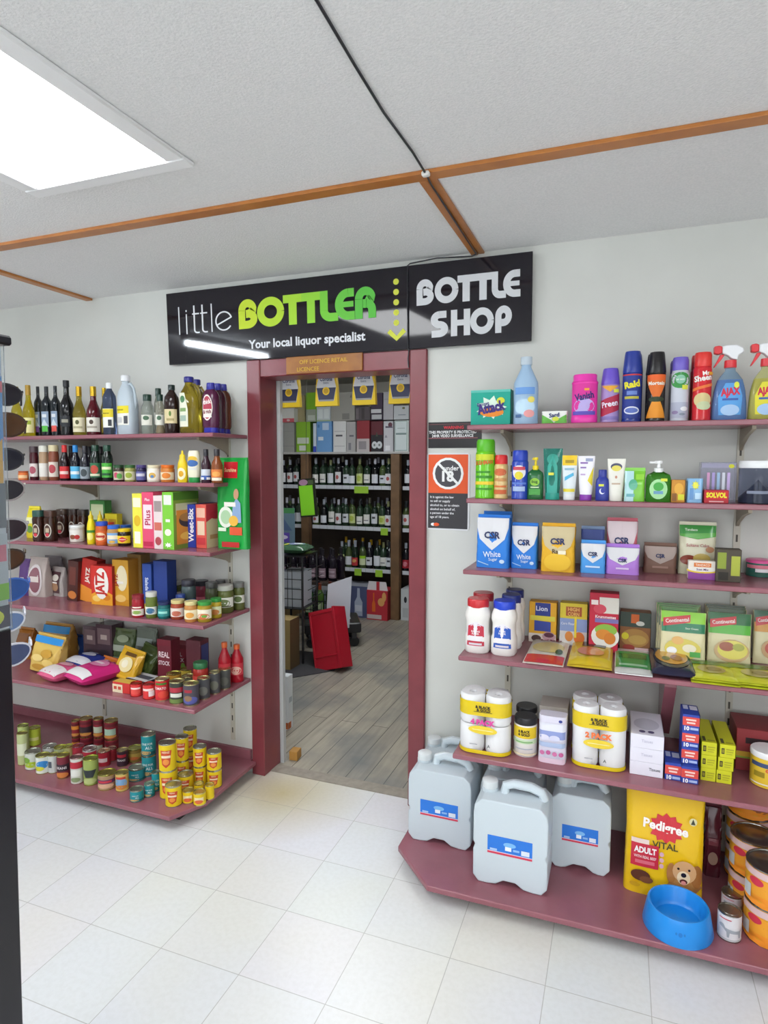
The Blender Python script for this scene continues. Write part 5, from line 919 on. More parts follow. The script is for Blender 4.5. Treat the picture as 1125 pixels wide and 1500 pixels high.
B('storage_jar', 'jar', 'big clear jar with white lid at the right picture edge', 'R2', (1083, 1142, 675), .32, 'tub', ('8890a8', 'g'), ('eceef0',), [('r', .2, .2, .8, .3, '7c8498')], n=32, fill=('3c4664', .55))

# ------------------------------------------------------------------ right shelves, third board
def csr(nm, label, px, yb, d, col, crest, word=None, z=None, seed=1, crestc='d8d8dc', sub=None, extra=()):
    dec = [('p', [(0, 1), (1, 1), (1, .80), (.90, .58), (.62, .42), (.5, .36), (.38, .42), (.10, .58), (0, .80)], crestc), ('t', 'CSR', .5, crest, .13, '24305c', .52, 0, .04)]
    if word: dec += [('t', word, .5, .28, .12, 'e8f0f8', .56, 4, .01), ('t', 'Sugar', .54, .17, .06, 'd0e0f0', .35, 4), ('e', .82, .14, .08, .04, 'c8e0f4'), ('p', [(.05, .12), (.4, .05), (.4, .07), (.05, .14)], 'a8d0f0')]
    return pouch(nm, 'bag', label, 'R3', px, yb, d, col, dec+list(extra), 'sugar bags', z=z, seed=seed, taper=.55, wob=.0022, ex=7, fin='k')
csr('sugar_bag', 'largest blue and white sugar bag at the left end', (697, 745, 759), 832, .08, '2c80dc', .66, 'White', seed=51)
csr('sugar_bag', 'second blue and white bag of the large size, showing only its top behind the first', (706, 748, 754), .35, .08, '2c80dc', .66, seed=52)
csr('sugar_bag', 'medium blue and white sugar bag second from the left', (748, 787, 771), 833, .07, '2c80dc', .62, 'White', seed=53)
csr('sugar_bag', 'golden yellow raw sugar bag with crumpled top', (792, 842, 772), 838, .08, 'e0ac20', .68, None, seed=54, crestc='c8b890', extra=[('e', .5, .22, .42, .20, 'e8bc30'), ('t', 'Raw', .5, .46, .10, '5c4410', .4), ('r', .52, .40, .76, .48, 'ece4c8')])
csr('sugar_bag', 'small navy topped bag behind the small sky blue one', (851, 886, 776), .33, .06, '6c80a0', .52, seed=55, crestc='2c3c78')
csr('sugar_bag', 'small sky blue sugar bag in front', (850, 887, 797), 840, .065, '4c9ce4', .66, None, seed=56, extra=[('r', .2, .2, .8, .26, 'c8e0f8')])
csr('sugar_bag', 'rose pink sugar bag rising behind the lilac one', (889, 935, 764), .357, .07, 'd06878', .62, seed=57, crestc='d8c8cc')
csr('sugar_bag', 'lilac icing sugar bag in front of the pink one', (887, 937, 803), 842, .075, 'b07cd4', .54, None, seed=58, extra=[('r', .3, .2, .7, .27, 'dcc8ec')])
csr('sugar_bag', 'low chocolate brown sugar bag', (943, 992, 801), 840, .07, '7a5a4c', .66, seed=59, crestc='a89890', extra=[('r', .25, .2, .75, .28, '98786a')])
pouch('pudding_pouch', 'packet', 'tall pale pouch with green top in the middle right', 'R3', (994, 1050, 770), 842, .06, 'd4d0b4', [('r', 0, .82, 1, 1, '3c9440'), ('p', [(0, .82), (1, .86), (1, .78), (.5, .72), (0, .78)], '5cac48'), ('t', 'Tandaco', .32, .91, .05, 'e0ecd8', .4), ('t', 'Sultana Cake', .5, .60, .06, 'b06868', .7), ('e', .26, .3, .24, .10, '8a4030'), ('e', .62, .34, .24, .10, 'c8b060'), ('e', .84, .52, .12, .06, 'b88868')], wob=.002, taper=.3, seed=61)
carton('food_box', 'box', 'small box with purple and yellow waves before the tall pouch', 'R3', (1008, 1050, 822), 849, .03, 'ece4d8', [('r', 0, 0, 1, .42, '8c4498'), ('e', .5, .50, .56, .16, 'e8c838'), ('e', .5, .56, .52, .14, 'f0ece4'), ('r', .2, .68, .8, .9, 'e07828'), ('t', 'TANDACO', .5, .79, .13, 'f4e8d8', .5), ('t', 'Suet Mix', .5, .55, .12, '5c2c70', .5)])
carton('cocoa_box', 'box', 'dark box with lime panels in the shadow behind the essence bottle', 'R3', (1050, 1087, 805), .28, .05, '4c4438', [('r', .05, .4, .4, .9, '8c9c38'), ('r', .6, .2, .95, .8, 'a8b040'), ('r', .1, .05, .5, .3, '28241c')])
B('essence_bottle', 'bottle', 'little dark essence bottle standing before the dark box', 'R3', (1059, 1077, 807), 846, 'essence', ('2c1c20', 'd'), ('28262c',), [band('c0bcc0', .1, .5), band('50445c', .5, .9)])
B('baking_tub', 'tub', 'clear tub with pink lid and pink and green contents', 'R3', (1092, 1135, 817), 846, 'tub', ('3c7064', 'd'), ('e05898',), [('r', .0, .62, 1, .92, 'd8788c'), ('r', .3, .3, .75, .6, 'e0d8dc'), ('e', .5, .15, .4, .15, '2c5c50')])

# ------------------------------------------------------------------ right shelves, fourth board
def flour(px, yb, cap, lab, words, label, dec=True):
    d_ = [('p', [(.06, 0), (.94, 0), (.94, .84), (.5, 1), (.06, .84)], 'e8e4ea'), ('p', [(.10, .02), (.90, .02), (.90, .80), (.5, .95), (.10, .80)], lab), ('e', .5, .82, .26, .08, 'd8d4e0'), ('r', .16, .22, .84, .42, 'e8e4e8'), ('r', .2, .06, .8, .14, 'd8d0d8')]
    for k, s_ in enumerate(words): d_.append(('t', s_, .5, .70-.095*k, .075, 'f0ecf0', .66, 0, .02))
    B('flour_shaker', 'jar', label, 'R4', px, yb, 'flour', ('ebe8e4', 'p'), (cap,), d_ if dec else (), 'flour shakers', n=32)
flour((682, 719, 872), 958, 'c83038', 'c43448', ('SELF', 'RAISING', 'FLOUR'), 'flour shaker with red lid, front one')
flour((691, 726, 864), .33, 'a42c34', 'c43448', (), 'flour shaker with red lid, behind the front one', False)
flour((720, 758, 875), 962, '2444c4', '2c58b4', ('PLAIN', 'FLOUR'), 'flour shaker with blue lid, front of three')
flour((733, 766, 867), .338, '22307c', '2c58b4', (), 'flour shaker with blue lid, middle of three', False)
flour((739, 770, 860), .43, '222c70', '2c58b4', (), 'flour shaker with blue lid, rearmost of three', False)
carton('baking_box', 'box', 'yellow and navy baking box beside the flour shakers', 'R4', (775, 815, 882), 941, .05, 'e0a828', [('r', .22, .64, .78, .98, '2c3c8c'), ('t', 'Lion', .46, .84, .12, 'd8dcec', .44, 0, .02), ('r', .05, .54, .95, .66, 'd8cc48'), ('p', [(.2, .28), (.8, .28), (.8, .52), (.2, .54)], '38489c'), ('r', 0, 0, 1, .22, 'dccfc4'), ('e', .74, .16, .24, .12, 'b89098'), ('e', .74, .20, .18, .06, '5c2c40'), ('e', .28, .10, .18, .08, '4c3430')], [('r', 0, 0, 1, 1, 'b88820')])
carton('cornflour_box', 'box', 'yellow box with orange-brown sign and blue lower half', 'R4', (820, 860, 884), 946, .05, 'dcc83c', [('r', 0, .0, 1, .64, '8ca0d0'), ('r', .0, .0, 1, .34, 'd4d0cc'), ('r', .22, .70, .80, .92, 'a8542c'), ('t', 'HIGH', .5, .86, .085, 'e8b868', .42, 0, .03), ('t', 'CORN', .5, .75, .085, 'e8b868', .42, 0, .03), ('t', 'Corn Flour', .3, .52, .06, 'e8ecf4', .5), ('e', .35, .22, .15, .12, 'd88a40'), ('e', .72, .20, .2, .14, 'd0702c'), ('r', .54, .2, .62, .7, 'e8d040')], [('r', 0, 0, 1, 1, 'a89828')])
carton('crumb_box', 'box', 'tall red and white crumb box showing golden cutlets', 'R4', (863, 906, 869), 955, .06, 'c42440', [('r', .34, .66, 1, .93, 'e0dcd4'), ('e', .36, .73, .22, .08, 'd0485c'), ('t', 'Krummettes', .56, .60, .05, 'f4e8ec', .7, 0, .02), ('r', .2, .50, 1, .57, '7c70b0'), ('e', .56, .27, .48, .20, 'e8e4dc'), ('e', .58, .38, .38, .10, '8cb848'), ('e', .50, .30, .26, .09, 'd88a34'), ('e', .72, .24, .20, .10, 'd07c2c'), ('r', .06, .80, .30, .88, 'f0e0e0')], [('r', 0, 0, 1, 1, '96203a')])
carton('crumb_box', 'box', 'dark brown box with dull green top band', 'R4', (908, 953, 897), 954, .06, '8a5a34', [('r', 0, .62, 1, 1, '3c4840'), ('r', .36, .72, .62, .95, 'c86028'), ('e', .66, .72, .14, .06, 'c8c8c0'), ('e', .5, .34, .46, .24, 'a87c40'), ('e', .58, .3, .3, .12, 'b8944c'), ('e', .18, .38, .12, .09, 'd8cc30'), ('r', .5, .02, .95, .10, 'd8b8b8'), ('e', .3, .1, .2, .07, '9c3c30')], [('r', 0, 0, 1, 1, '5c4028')])
def sachet(px, yb, lean, top, mid, pic, label, group='upright soup sachets', seed=1, front=True, rz=0, col='dcd4a8'):
    dec = [('r', 0, .76, 1, 1, top), ('r', 0, .60, 1, .78, mid)]
    if front: dec += [('p', [(.04, .70), (.66, .80), (.66, .95), (.04, .86)], 'c82c30'), ('t', 'Continental', .36, .83, .075, 'f4e8e4', .54, 8, .02)]+pic
    return pouch('soup_sachet', 'sachet', label, 'R4', px, yb, .022, col, dec, group, seed=seed, taper=.2, wob=.0015, ex=5, tilt=(-lean, 0, rz), seam=False)
for k in range(3):
    sachet((962+3*k, 1028-2*k, 886+3*k), .455-.03*k, .08, '4c8c2c', '2c5420', [], 'soup sachet in the queue behind the noodle one, %s from the rear' % ('first', 'second', 'third')[k], 'queue of green sachets', 70+k, False)
    sachet((1034+2*k, 1094+k, 888+3*k), .475-.03*k, .08, '38502c', '5c5438', [], 'soup sachet in the queue behind the pasta bowl one, %s from the rear' % ('first', 'second', 'third')[k], 'queue of dark sachets', 80+k, False)
sachet((967, 1035, 898), 972, .10, '8ccc34', '1c7850', [('t', 'Sour Cream', .7, .685, .035, 'e0ecd8', .5), ('e', .5, .28, .42, .20, 'd8c858'), ('e', .38, .44, .14, .08, 'e0b060'), ('e', .65, .30, .16, .08, 'ece4c8'), ('e', .25, .24, .12, .07, 'e8ecf0'), ('r', .66, .14, .9, .24, '48a040')], 'lime and green sachet with picture of creamy noodles', seed=77)
sachet((1036, 1102, 900), 975, .10, '2c6c3c', '58b038', [('e', .56, .28, .42, .22, 'c8a878'), ('e', .58, .30, .36, .18, 'dcd060'), ('e', .44, .36, .18, .09, 'a05c44'), ('e', .72, .36, .14, .07, 'a8a848')], 'green sachet with picture of pasta and bacon in a bowl', seed=78)
sachet((1104, 1160, 897), 974, .10, '2c6040', 'd89838', [('e', .6, .28, .4, .2, 'c8a070'), ('e', .6, .3, .3, .14, 'c05848')], 'sachet with orange band cut by the picture edge', seed=79)
Z4 = LZ['R4']
def flat4(nm, label, corners, h, col, dec, group, seed, ends=None, dz=0, lift=0.0, fin='b'):
    (px0, py0), (px1, py1) = corners       # left-front and right-rear of the pack
    a = onZ(px0, py0, Z4+.004); b = onZ(px1, py1, Z4+.004)
    w_ = abs(b[0]-a[0]); l_ = max(abs(b[1]-a[1]), .09); y = max((a[1]+b[1])/2, FRONT['4']+l_/2-.02)
    return pillow(nm, 'packet', label, (a[0]+b[0])/2, y, Z4+.0005+dz, w_, l_, h, col, dec, group, 0, fin, seed, tilt=(lift, 0, 0), wob=.0015, ends=ends)
g = 'flat packets along the fourth right board'
flat4('potato_sachet', 'flat white potato sachet with red front edge', ((764, 974), (836, 940)), .014, 'e4e0d4', [('r', 0, 0, 1, .26, 'd03038'), ('e', .5, .55, .44, .20, 'e0d490'), ('t', 'Deb', .5, .86, .22, '8c2c50', .6, 0, .02), ('e', .82, .4, .1, .1, '506838')], g, 91)
flat4('crumb_packet', 'flat yellow packet showing orange prawns on dark top', ((830, 979), (898, 948)), .026, 'd4b83c', [('r', 0, 0, 1, .26, 'e8cc28'), ('r', .25, .70, .85, 1, '4c4038'), ('e', .45, .5, .3, .18, 'd8844c'), ('e', .62, .46, .2, .12, 'e0a068')], g, 92)
flat4('spice_packet', 'flat green packet with white crimped ends', ((900, 986), (951, 957)), .016, 'd8dcd8', [('r', 0, .14, 1, .86, '3c9c50'), ('r', .1, .52, .9, .74, '287c3c'), ('r', .1, .2, .9, .28, 'a8d8b0')], g, 93, 'e4e6e6')
flat4('noodle_bowl_pack', 'dark round packed pasta dish lying flat', ((955, 992), (1008, 960)), .036, '34364c', [('e', .5, .52, .46, .42, '242838'), ('e', .5, .55, .40, .34, 'd89c3c'), ('e', .42, .58, .2, .15, 'e8b858'), ('e', .62, .46, .16, .12, '9c4c2c'), ('e', .35, .4, .1, .08, '4c5c28')], g, 94)
for k, (c0, c1, lb) in enumerate((((1013, 1000), (1068, 976), 'lime yellow sachet lying flat, right of the dark dish'), ((1077, 1006), (1140, 983), 'lime yellow sachet lying flat at the picture edge'))):
    for lv in (0, 1):
        flat4('soup_sachet', ('lower ', 'upper ')[lv]+lb, c0 and (c0, c1), .010, 'd4d83c', [('r', 0, .72, 1, 1, '5c8430'), ('e', .5, .5, .32, .20, 'c0b468'), ('r', 0, 0, 1, .2, 'e0e438'), ('e', .56, .5, .18, .1, '948438')] if lv else [], g, 95+k*2+lv, dz=.0105*lv)

# ------------------------------------------------------------------ right shelves, fifth board
def roll_pack(nm, label, px, yb, pack, seed, lines, bc, hide=False, cols=2, levels=2):
    """rolls in clear film: the film shows as a thin printed wrap hugging both columns"""
    zz = LZ['R5']+.0005; x, y, w, h = stand(px[0], px[1], px[2], yb, zz, False); r = w/4
    t = thing(nm, label, 'paper rolls', (x, y+r if yb > 100 else y, zz), 0, 'wrapped paper rolls')
    hl = h/levels
    for c_ in (-1, 1):
        for lv in range(levels):
            m = MB(); m.lathe([(.30*r, lv*hl+.002), (.90*r, lv*hl+.002), (.97*r, lv*hl+.010), (.97*r, (lv+1)*hl-.010), (.88*r, (lv+1)*hl-.002), (.30*r, (lv+1)*hl-.002), (.28*r, (lv+1)*hl-.012), (0, (lv+1)*hl-.012)], M('e6e6e8', 'f'), 28, cx=c_*r)
            m.lathe([(.27*r, (lv+1)*hl-.011), (0, (lv+1)*hl-.0105)], M('8c8c90', 'f'), 16, cx=c_*r)
            m.build('paper_roll', t)
    def wrap(z0, z1, col, name, grow=.0015):
        q = MB(); pts = [(c_*r+(r+grow)*math.cos(a), (r+grow)*math.sin(a)) for c_, a0 in ((1, -PI/2), (-1, PI/2)) for a in [a0+PI*i/14 for i in range(15)]]
        n = len(pts); q.add([(a, b, z0) for a, b in pts]+[(a, b, z1) for a, b in pts], [(i, (i+1) % n, n+(i+1) % n, n+i) for i in range(n)], M(col, 'b')); return q.build(name, t)
    wrap(.66*h, .90*h, bc, 'wrap_band'); wrap(.012*h, .075*h, bc, 'base_band')
    if not hide:
        def S(u, v, e): return ((u-.5)*w, -r-.003-e, v*h)
        m = MB(); art(m, S, w, h, lines); m.build('lettering', t)
ln = lambda big, c: [('t', '& BLACK', .50, .815, .045, '2c2414', .36, 0, .05), ('t', '& GOLD', .51, .765, .045, '2c2414', .36, 0, .05), ('r', .32, .728, .68, .737, '4c4018'), ('t', big, .5, .56, .085, c, .60, 0, .06), ('e', .5, .43, .28, .07, 'e8cc38'), ('r', .3, .425, .7, .435, 'f0e8c0'), ('t', 'A', .62, .17, .05, '40484c', .1), ('r', .25, .17, .4, .185, 'a8a8b0')]
roll_pack('toilet_roll_pack', 'pack of four toilet rolls with yellow band, front', (670, 746, 1020), 1106, 4, 1, ln('4 PACK', 'd8489c'), 'e0c420')
roll_pack('toilet_roll_pack', 'second toilet roll pack standing behind the four pack', (679, 748, 1010), .32, 4, 2, [], 'e0c420', True)
roll_pack('paper_towel_pack', 'pack of two paper towels with yellow band, front', (837, 918, 1038), 1128, 2, 3, ln('2 PACK', 'e8743c'), 'e0c420', levels=1)
roll_pack('paper_towel_pack', 'second paper towel pack standing behind the front one', (839, 913, 1018), .30, 2, 4, [], 'e0c420', True, levels=1)
bgl = [band('e4c428', .58, .98), ('t', '& BLACK', .5, .83, .09, '2c2414', .4, 0, .05), ('t', '& GOLD', .5, .72, .09, '2c2414', .4, 0, .05), band('c8dcb8', .40, .54), ('r', .2, .44, .8, .48, '78b068'), ('r', .2, .2, .8, .24, 'b8bcc8'), band('e4d8b8', .0, .06)]
for px, yb, lb in (((753, 787, 1041), 1110, 'white cleaner shaker with black lid, front'), ((756, 788, 1027), .32, 'white cleaner shaker with black lid, behind the front one')):
    zz = LZ['R5']; B('cleaner_shaker', 'shaker', lb, 'R5', px, yb, 'shaker', ('e4e0dc',), ('222226',), bgl, 'black lidded shakers', n=28)
pouch('serviette_pack', 'packet', 'pink and blue patterned paper pack with folded top', 'R5', (788, 829, 1052), 1118, .09, 'd8d4e4', [('r', 0, .70, 1, .86, 'dcdce8'), ('r', 0, .54, 1, .70, '8c98cc'), ('e', .2, .56, .2, .06, 'd8d4e8'), ('e', .6, .56, .2, .06, 'd0d0e8'), ('r', 0, .36, 1, .46, 'a8b8d8'), ('e', .14, .22, .09, .05, 'c870a0'), ('e', .38, .24, .09, .05, 'c05c94'), ('e', .62, .22, .09, .05, 'c870a0'), ('e', .86, .22, .09, .05, 'c05c94'), ('r', 0, .0, 1, .12, 'e0c8d8'), ('e', .8, .93, .07, .03, '303c8c')], wob=.002, taper=.7, seed=101, seam=False, fin='k')
carton('serviette_pack', 'packet', 'plain beige topped pack behind the patterned paper pack', 'R5', (790, 832, 1036), .28, .12, 'b8b0a8', [('e', .5, .8, .3, .1, '40404c')])
x, y, w_, h_ = stand(923, 972, 1077, 1137, LZ['R5']+.0005, False); hh = h_/3-.0004
for lv in range(3):
    carton('tissue_box', 'tissue box', 'white tissue box, %s of the pile of three' % ('lowest', 'middle', 'topmost')[lv], None, None, 0, .22, 'e2e0ec', [('t', 'Tissues', (.75, .5, .5)[lv], .55, .22, ('50505c', 'c0bed0', 'c0bed0')[lv], .34)], [('r', 0, 0, 1, 1, 'b4b0c4')], top=[('e', .5, .45, .4, .25, 'c8c6d4'), ('e', .35, .12, .10, .05, '584c74'), ('e', .62, .12, .10, .05, '584c74')], group='tissue boxes', z=LZ['R5']+lv*(hh+.0006), w=w_, h=hh, xy=(x, y+.11))
bx = [('r', 0, .60, 1, 1, 'd84c38'), ('r', 0, 0, 1, .34, '3450b4'), ('t', 'BATH', .55, .74, .16, 'f0d8d0', .6, 0, .03), ('t', '10', .26, .17, .24, 'f0f0f4', .3, 0, .04), ('r', .46, .10, .94, .24, 'a8b8e0')]
bx = [('r', 0, .34, 1, .86, 'd84c44'), ('r', .2, .64, .8, .74, 'f0d0c8'), ('r', .25, .46, .75, .56, 'f0d0c8'), ('t', '10', .26, .17, .24, 'f0f0f4', .3, 0, .04), ('r', .46, .10, .94, .24, 'a8b8e0')]
def bagbox(px0, px1, pt, yb, z, label, h=None):
    x, y, w_, h_ = stand(px0, px1, pt, yb, z+.0005, False)
    carton('bin_liner_box', 'box', label, None, None, 0, .10, '3048a8', bx, [('r', 0, 0, 1, 1, '2c3c8c')], top=[('r', .1, .5, .4, .9, 'c8d0ec'), ('r', .5, .45, .95, .85, 'dce0f0')], group='small blue and red boxes', z=z, w=w_, h=h or h_, xy=(x, y+.05)); return x, y, w_, h or h_
zz = LZ['R5']
bagbox(974, 998, 1118, 1143, zz, 'blue and orange-red box standing alone left of the small pile')
X_, Y5, W_, H_ = bagbox(998, 1023, 1124, 1148, zz, 'lowest blue and red box of the small pile')
for lv in range(1, 4): carton('bin_liner_box', 'box', '%s blue and red box of the small pile' % ('', 'second', 'third', 'topmost')[lv], None, None, 0, .10, '3048a8', bx, [('r', 0, 0, 1, 1, '2c3c8c')], top=[('r', .1, .5, .4, .9, 'c8d0ec'), ('r', .5, .45, .95, .85, 'dce0f0')], group='small blue and red boxes', z=zz+lv*(H_+.0006), w=W_, h=H_, xy=(X_, Y5+.075))
yb_ = [('r', .10, .28, .30, .72, '2c2a1c'), ('r', .13, .36, .27, .64, '8c8428'), ('r', .40, .62, .9, .70, 'a8a428'), ('r', .40, .45, .85, .51, 'a8a428'), ('r', .40, .28, .8, .34, 'b0ac2c')]
x, y, w_, h_ = stand(1026, 1072, 1127, 1146, zz+.0005, False); w2 = w_/2-.0006; h_ = .046
for lv in range(3):
    for c_ in (0, 1):
        carton('freezer_bag_box', 'box', 'yellow-green box, %s layer, %s column of the double pile' % (('bottom', 'middle', 'top')[lv], ('left', 'right')[c_]), None, None, 0, .22, 'd0d024', yb_, [('r', 0, 0, 1, 1, 'a8a420')], top=[('r', .1, .04, .3, .22, '4c4a24'), ('r', .4, .05, .9, .1, 'a8a428')], group='yellow-green boxes', z=zz+lv*(h_+.0006), w=w2, h=h_, xy=(x+(c_-.5)*(w2+.0012)+.004*lv*(c_), y+.11))
m = MB(); m.bbox(-.12, .12, -.08, .08, 0, .155, M('8c3034', 'k'), .002); art(m, flat_front(.24, .16, .155), .24, .155, [('r', .12, .66, .9, .80, '2c1c20'), ('r', 0, .34, 1, .46, 'c8a030'), ('r', 0, .30, 1, .34, '88a838')], nu=1)
o = m.build('storage_carton', loc=(1.935, .40, zz+.0005)); tag(o, 'red carton with dark slot and yellow stripe at the rear behind white-lidded tub', 'box')
B('cling_wrap_tub', 'tub', 'yellow tub with white lid at the right picture edge', 'R5', (1098, 1152, 1088), 1157, 'tub', ('e0bc38',), ('e8e8ea',), [('r', 0, .72, 1, .9, '3c4c74'), ('t', 'GLAD', .52, .62, .13, 'd83838', .5, 0, .05), ('r', .1, .3, .36, .52, '9a8420'), ('r', .45, .12, .9, .48, 'd8b8c0'), ('r', 0, 0, 1, .05, 'e8e4dc')])
# dark red prop below the fourth board
m = MB(); m.prism([(.10, -.0195), (.10, -.06), (.34, -.33), (.388, -.33), (.388, -.0195)], -.02, .02, M_MAROON, 'x'); m2 = m.build('shelf_prop', loc=(1.585, .14, LZ['R4'])); tag(m2, 'slanted maroon timber prop under the fourth right board', 'shelf prop')

# ------------------------------------------------------------------ right floor level board
def jerrycan(label, px, yb=None, xy=None, w=None, h=None, rz=0, lab=True):
    zz = LZ['R6']+.0005; d = .168
    if xy is None: x, y, w, h = stand(px[0], px[1], px[2], yb, zz, False); y += d/2
    else: x, y = xy
    t = thing('jerrycan', label, 'jerrycan', (x, y, zz), rz, 'translucent water jerrycans'); a = w/2; M_ = M('e4eff6', 's')
    m = MB()
    out = [(-a+.02, 0), (-a*.62, 0), (-.05, .004), (-.022, .022), (.022, .022), (.05, .004), (a*.62, 0), (a-.02, 0), (a, .024), (a, h*.34), (a-.006, h*.36), (a-.006, h*.39), (a, h*.41), (a, h*.72), (a-.004, h*.80), (a-.03, h*.865), (-a+.03, h*.865), (-a+.004, h*.80), (-a, h*.72), (-a, h*.41), (-a+.006, h*.39), (-a+.006, h*.36), (-a, h*.34), (-a, .024)]
    m.prism(out, -d/2, d/2, M_); m.build('body', t, bevel=.016, sharp=60)
    m = MB(); m.tube([(-.035, 0, h*.85), (-.03, 0, h*.935), (0.0, 0, h*.965), (.06, 0, h*.96), (a-.035, 0, h*.925), (a-.022, 0, h*.85)], .017, M_, 12, .020); m.build('handle', t)
    m = MB(); m.lathe([(0, h*.855), (.031, h*.855), (.031, h*.895), (0, h*.895)], M_, 20, cx=-a+.045); nk = m.build('neck', t)
    m = MB(); m.lathe([(0, h*.893), (.029, h*.893), (.030, h*.90), (.029, h*.965), (.024, h*.975), (0, h*.975)], M('dde2e4'), 24, cx=-a+.045); m.build('cap', nk)
    m = MB()
    for k in (-1, 1):
        for q in (0, 1): m.tube([(k*a*.5-.04, -d/2-.001+.0, h*(.46+.1*q)), (k*a*.5+.04, -d/2-.001, h*(.46+.1*q))], .003, M_, 6)
    if not lab: m.build('moulded_rib', t)
    if lab:
        m = MB(); art(m, flat_front(w*.60, d, h*.185, h*.33), w*.60, h*.185, [('r', 0, 0, 1, 1, '2c78d8'), ('r', 0, 0, 1, .14, 'd03c58'), ('r', 0, .12, 1, .16, 'e8d8e0'), ('e', .5, .62, .14, .14, '7cb8ec'), ('r', .40, .30, .54, .52, 'e8ecf4'), ('r', .76, .22, .94, .48, 'dce4f0'), ('r', .06, .20, .22, .32, 'a8c8f0'), ('r', .58, .34, .72, .46, '8cb8ec')], h0=.001); m.build('label', t)
jerrycan('water jerrycan at the left front, half hiding the door frame foot', (598, 690, 1116), 1238)
jerrycan('water jerrycan behind the left front one, its top peeping over', (614, 697, 1092), .352)
jerrycan('water jerrycan standing foremost in the middle with blue label', (693, 803, 1159), 1302)
jerrycan('water jerrycan in the shade behind the foremost middle one', (704, 795, 1126), .205)
jerrycan('water jerrycan on the right in shade with blue label', (806, 895, 1150), 1277)
pouch('dog_food_bag', 'bag', 'big yellow dog food bag with red star logo and retriever picture', 'R6', (915, 1034, 1150), 1318, .11, 'e8bc1c', [
    ('s', .52, .62, .24, .125, 12, .78, 'cc2c38'), ('t', 'Pedigree', .51, .62, .075, 'f4ece8', .66, -4, .035),
    ('t', 'VITAL', .51, .475, .058, '4a4420', .34, 0, .02), ('r', .06, .255, .43, .46, 'c42c40'), ('r', .06, .46, .3, .50, 'e8d0c8'), ('t', 'ADULT', .25, .405, .052, 'f4ecec', .3, 0, .04), ('t', 'WITH REAL BEEF', .25, .345, .03, 'f0d4d4', .3), ('r', .12, .285, .38, .315, 'd86878'),
    ('e', .47, .40, .03, .02, 'd8a8b0'), ('e', .47, .35, .03, .02, 'd8a8b0'), ('e', .47, .30, .03, .02, 'd8a8b0'),
    ('e', .20, .18, .13, .05, '5c3424'), ('e', .28, .15, .09, .03, '7c4c30'),
    ('e', .78, .10, .24, .16, 'b07c48'), ('e', .93, .26, .075, .10, 'a06838'), ('e', .60, .26, .06, .09, 'a8703c'), ('e', .77, .29, .155, .095, 'd0a070'), ('e', .76, .24, .085, .06, 'e4cca8'), ('e', .76, .265, .035, .02, '241c1c'), ('e', .69, .315, .016, .010, '2c2018'), ('e', .83, .315, .016, .010, '2c2018'), ('e', .76, .21, .05, .022, '5c2c2c'), ('e', .76, .20, .032, .018, 'e0908c'),
    ('e', .86, .72, .05, .03, 'd8d0a0'), ('p', [(.83, .70), (.89, .70), (.86, .745)], '3a3a2c'), ('e', .13, .10, .07, .02, 'c89a18')], wob=.003, taper=.30, seed=111, fin='b', seam='d8ac18')
# blue bowl
x, y = onZ(990, 1345, .115)[:2]
t = thing('pet_bowl', 'bright blue plastic pet bowl with flared foot at the shelf edge', 'bowl', (1.615, .012, .0755)); MBL = M('1c88dc', 'p')
m = MB(); m.lathe([(.080, .020), (.094, .0), (.107, .0), (.109, .006), (.096, .076), (.093, .081), (.088, .081), (.085, .076), (.080, .036), (.070, .026), (0, .024)], MBL, 40); m.build('bowl', t)
m = MB(); art(m, cyl_front(lambda z: .1085-.186*(z-.006), .025, .06, 1.0), .11, .035, [('e', .5, .5, .06, .2, '1870c0'), ('e', .62, .55, .03, .12, '1870c0'), ('e', .38, .55, .03, .12, '1870c0')]); m.build('embossed_paw', t)
dog = [('r', .0, .0, 1, .06, 'b8b8bc'), ('r', .1, .86, .5, .9, 'c83048'), ('p', [(.10, .58), (.16, .66), (.26, .64), (.32, .52), (.62, .46), (.80, .46), (.88, .60), (.90, .60), (.84, .40), (.82, .14), (.76, .14), (.74, .32), (.46, .34), (.44, .14), (.38, .14), (.36, .36), (.24, .48), (.14, .52)], '9aa0a8')]
can('pet_food_tin', 'tin', 'white pet food tin with grey dog shape, front', 'R6', (1050, 1087, 1322), 1381, 'd8d6da', dog, 'white pet food tins', lid='98948c')
can('pet_food_tin', 'tin', 'white pet food tin with a dog shape, behind the front one', 'R6', (1056, 1089, 1298), 1338, 'd0ccd4', dog, 'white pet food tins', lid='98948c')
df = [('e', .36, .50, .26, .28, 'e89c2c'), ('e', .30, .66, .12, .12, 'c83048'), ('r', .0, .80, 1, 1, 'd8b8b8'), ('e', .74, .45, .2, .26, '9a5434'), ('r', .05, .12, .22, .5, 'c8ccd0'), ('e', .5, .12, .5, .16, 'e88c24')]
x, y, w_, h_ = stand(1070, 1178, 1284, 1385, LZ['R6']+.0005)
x, y = 1.735, .075; w_ = .155; h_ = .125
for (cx, cy), n, lb in (((1.895, .075), 2, 'foremost'), ((1.872, .235), 2, 'middle'), ((1.885, .40), 3, 'rear')):
    for lv in range(n):
        can('dog_food_tin', 'tin', 'large golden dog food tin, %s of the %s pile' % (('bottom', 'second', 'top')[lv], lb), None, None, 0, 'd89a24', df, 'large dog food tins', z=LZ['R6']+lv*(h_+.0006), w=w_, h=h_, xy=(cx, cy), lid='8c8a84', rz=-.3)
pouch('dog_food_bag', 'bag', 'dark red pet food bag in the shadow right of the yellow one', 'R6', (1034, 1060, 1190), .33, .10, '5c2430', [('e', .5, .3, .3, .1, 'a88878'), ('r', .2, .5, .8, .6, '84404c')], seed=112, wob=.006, taper=.3)

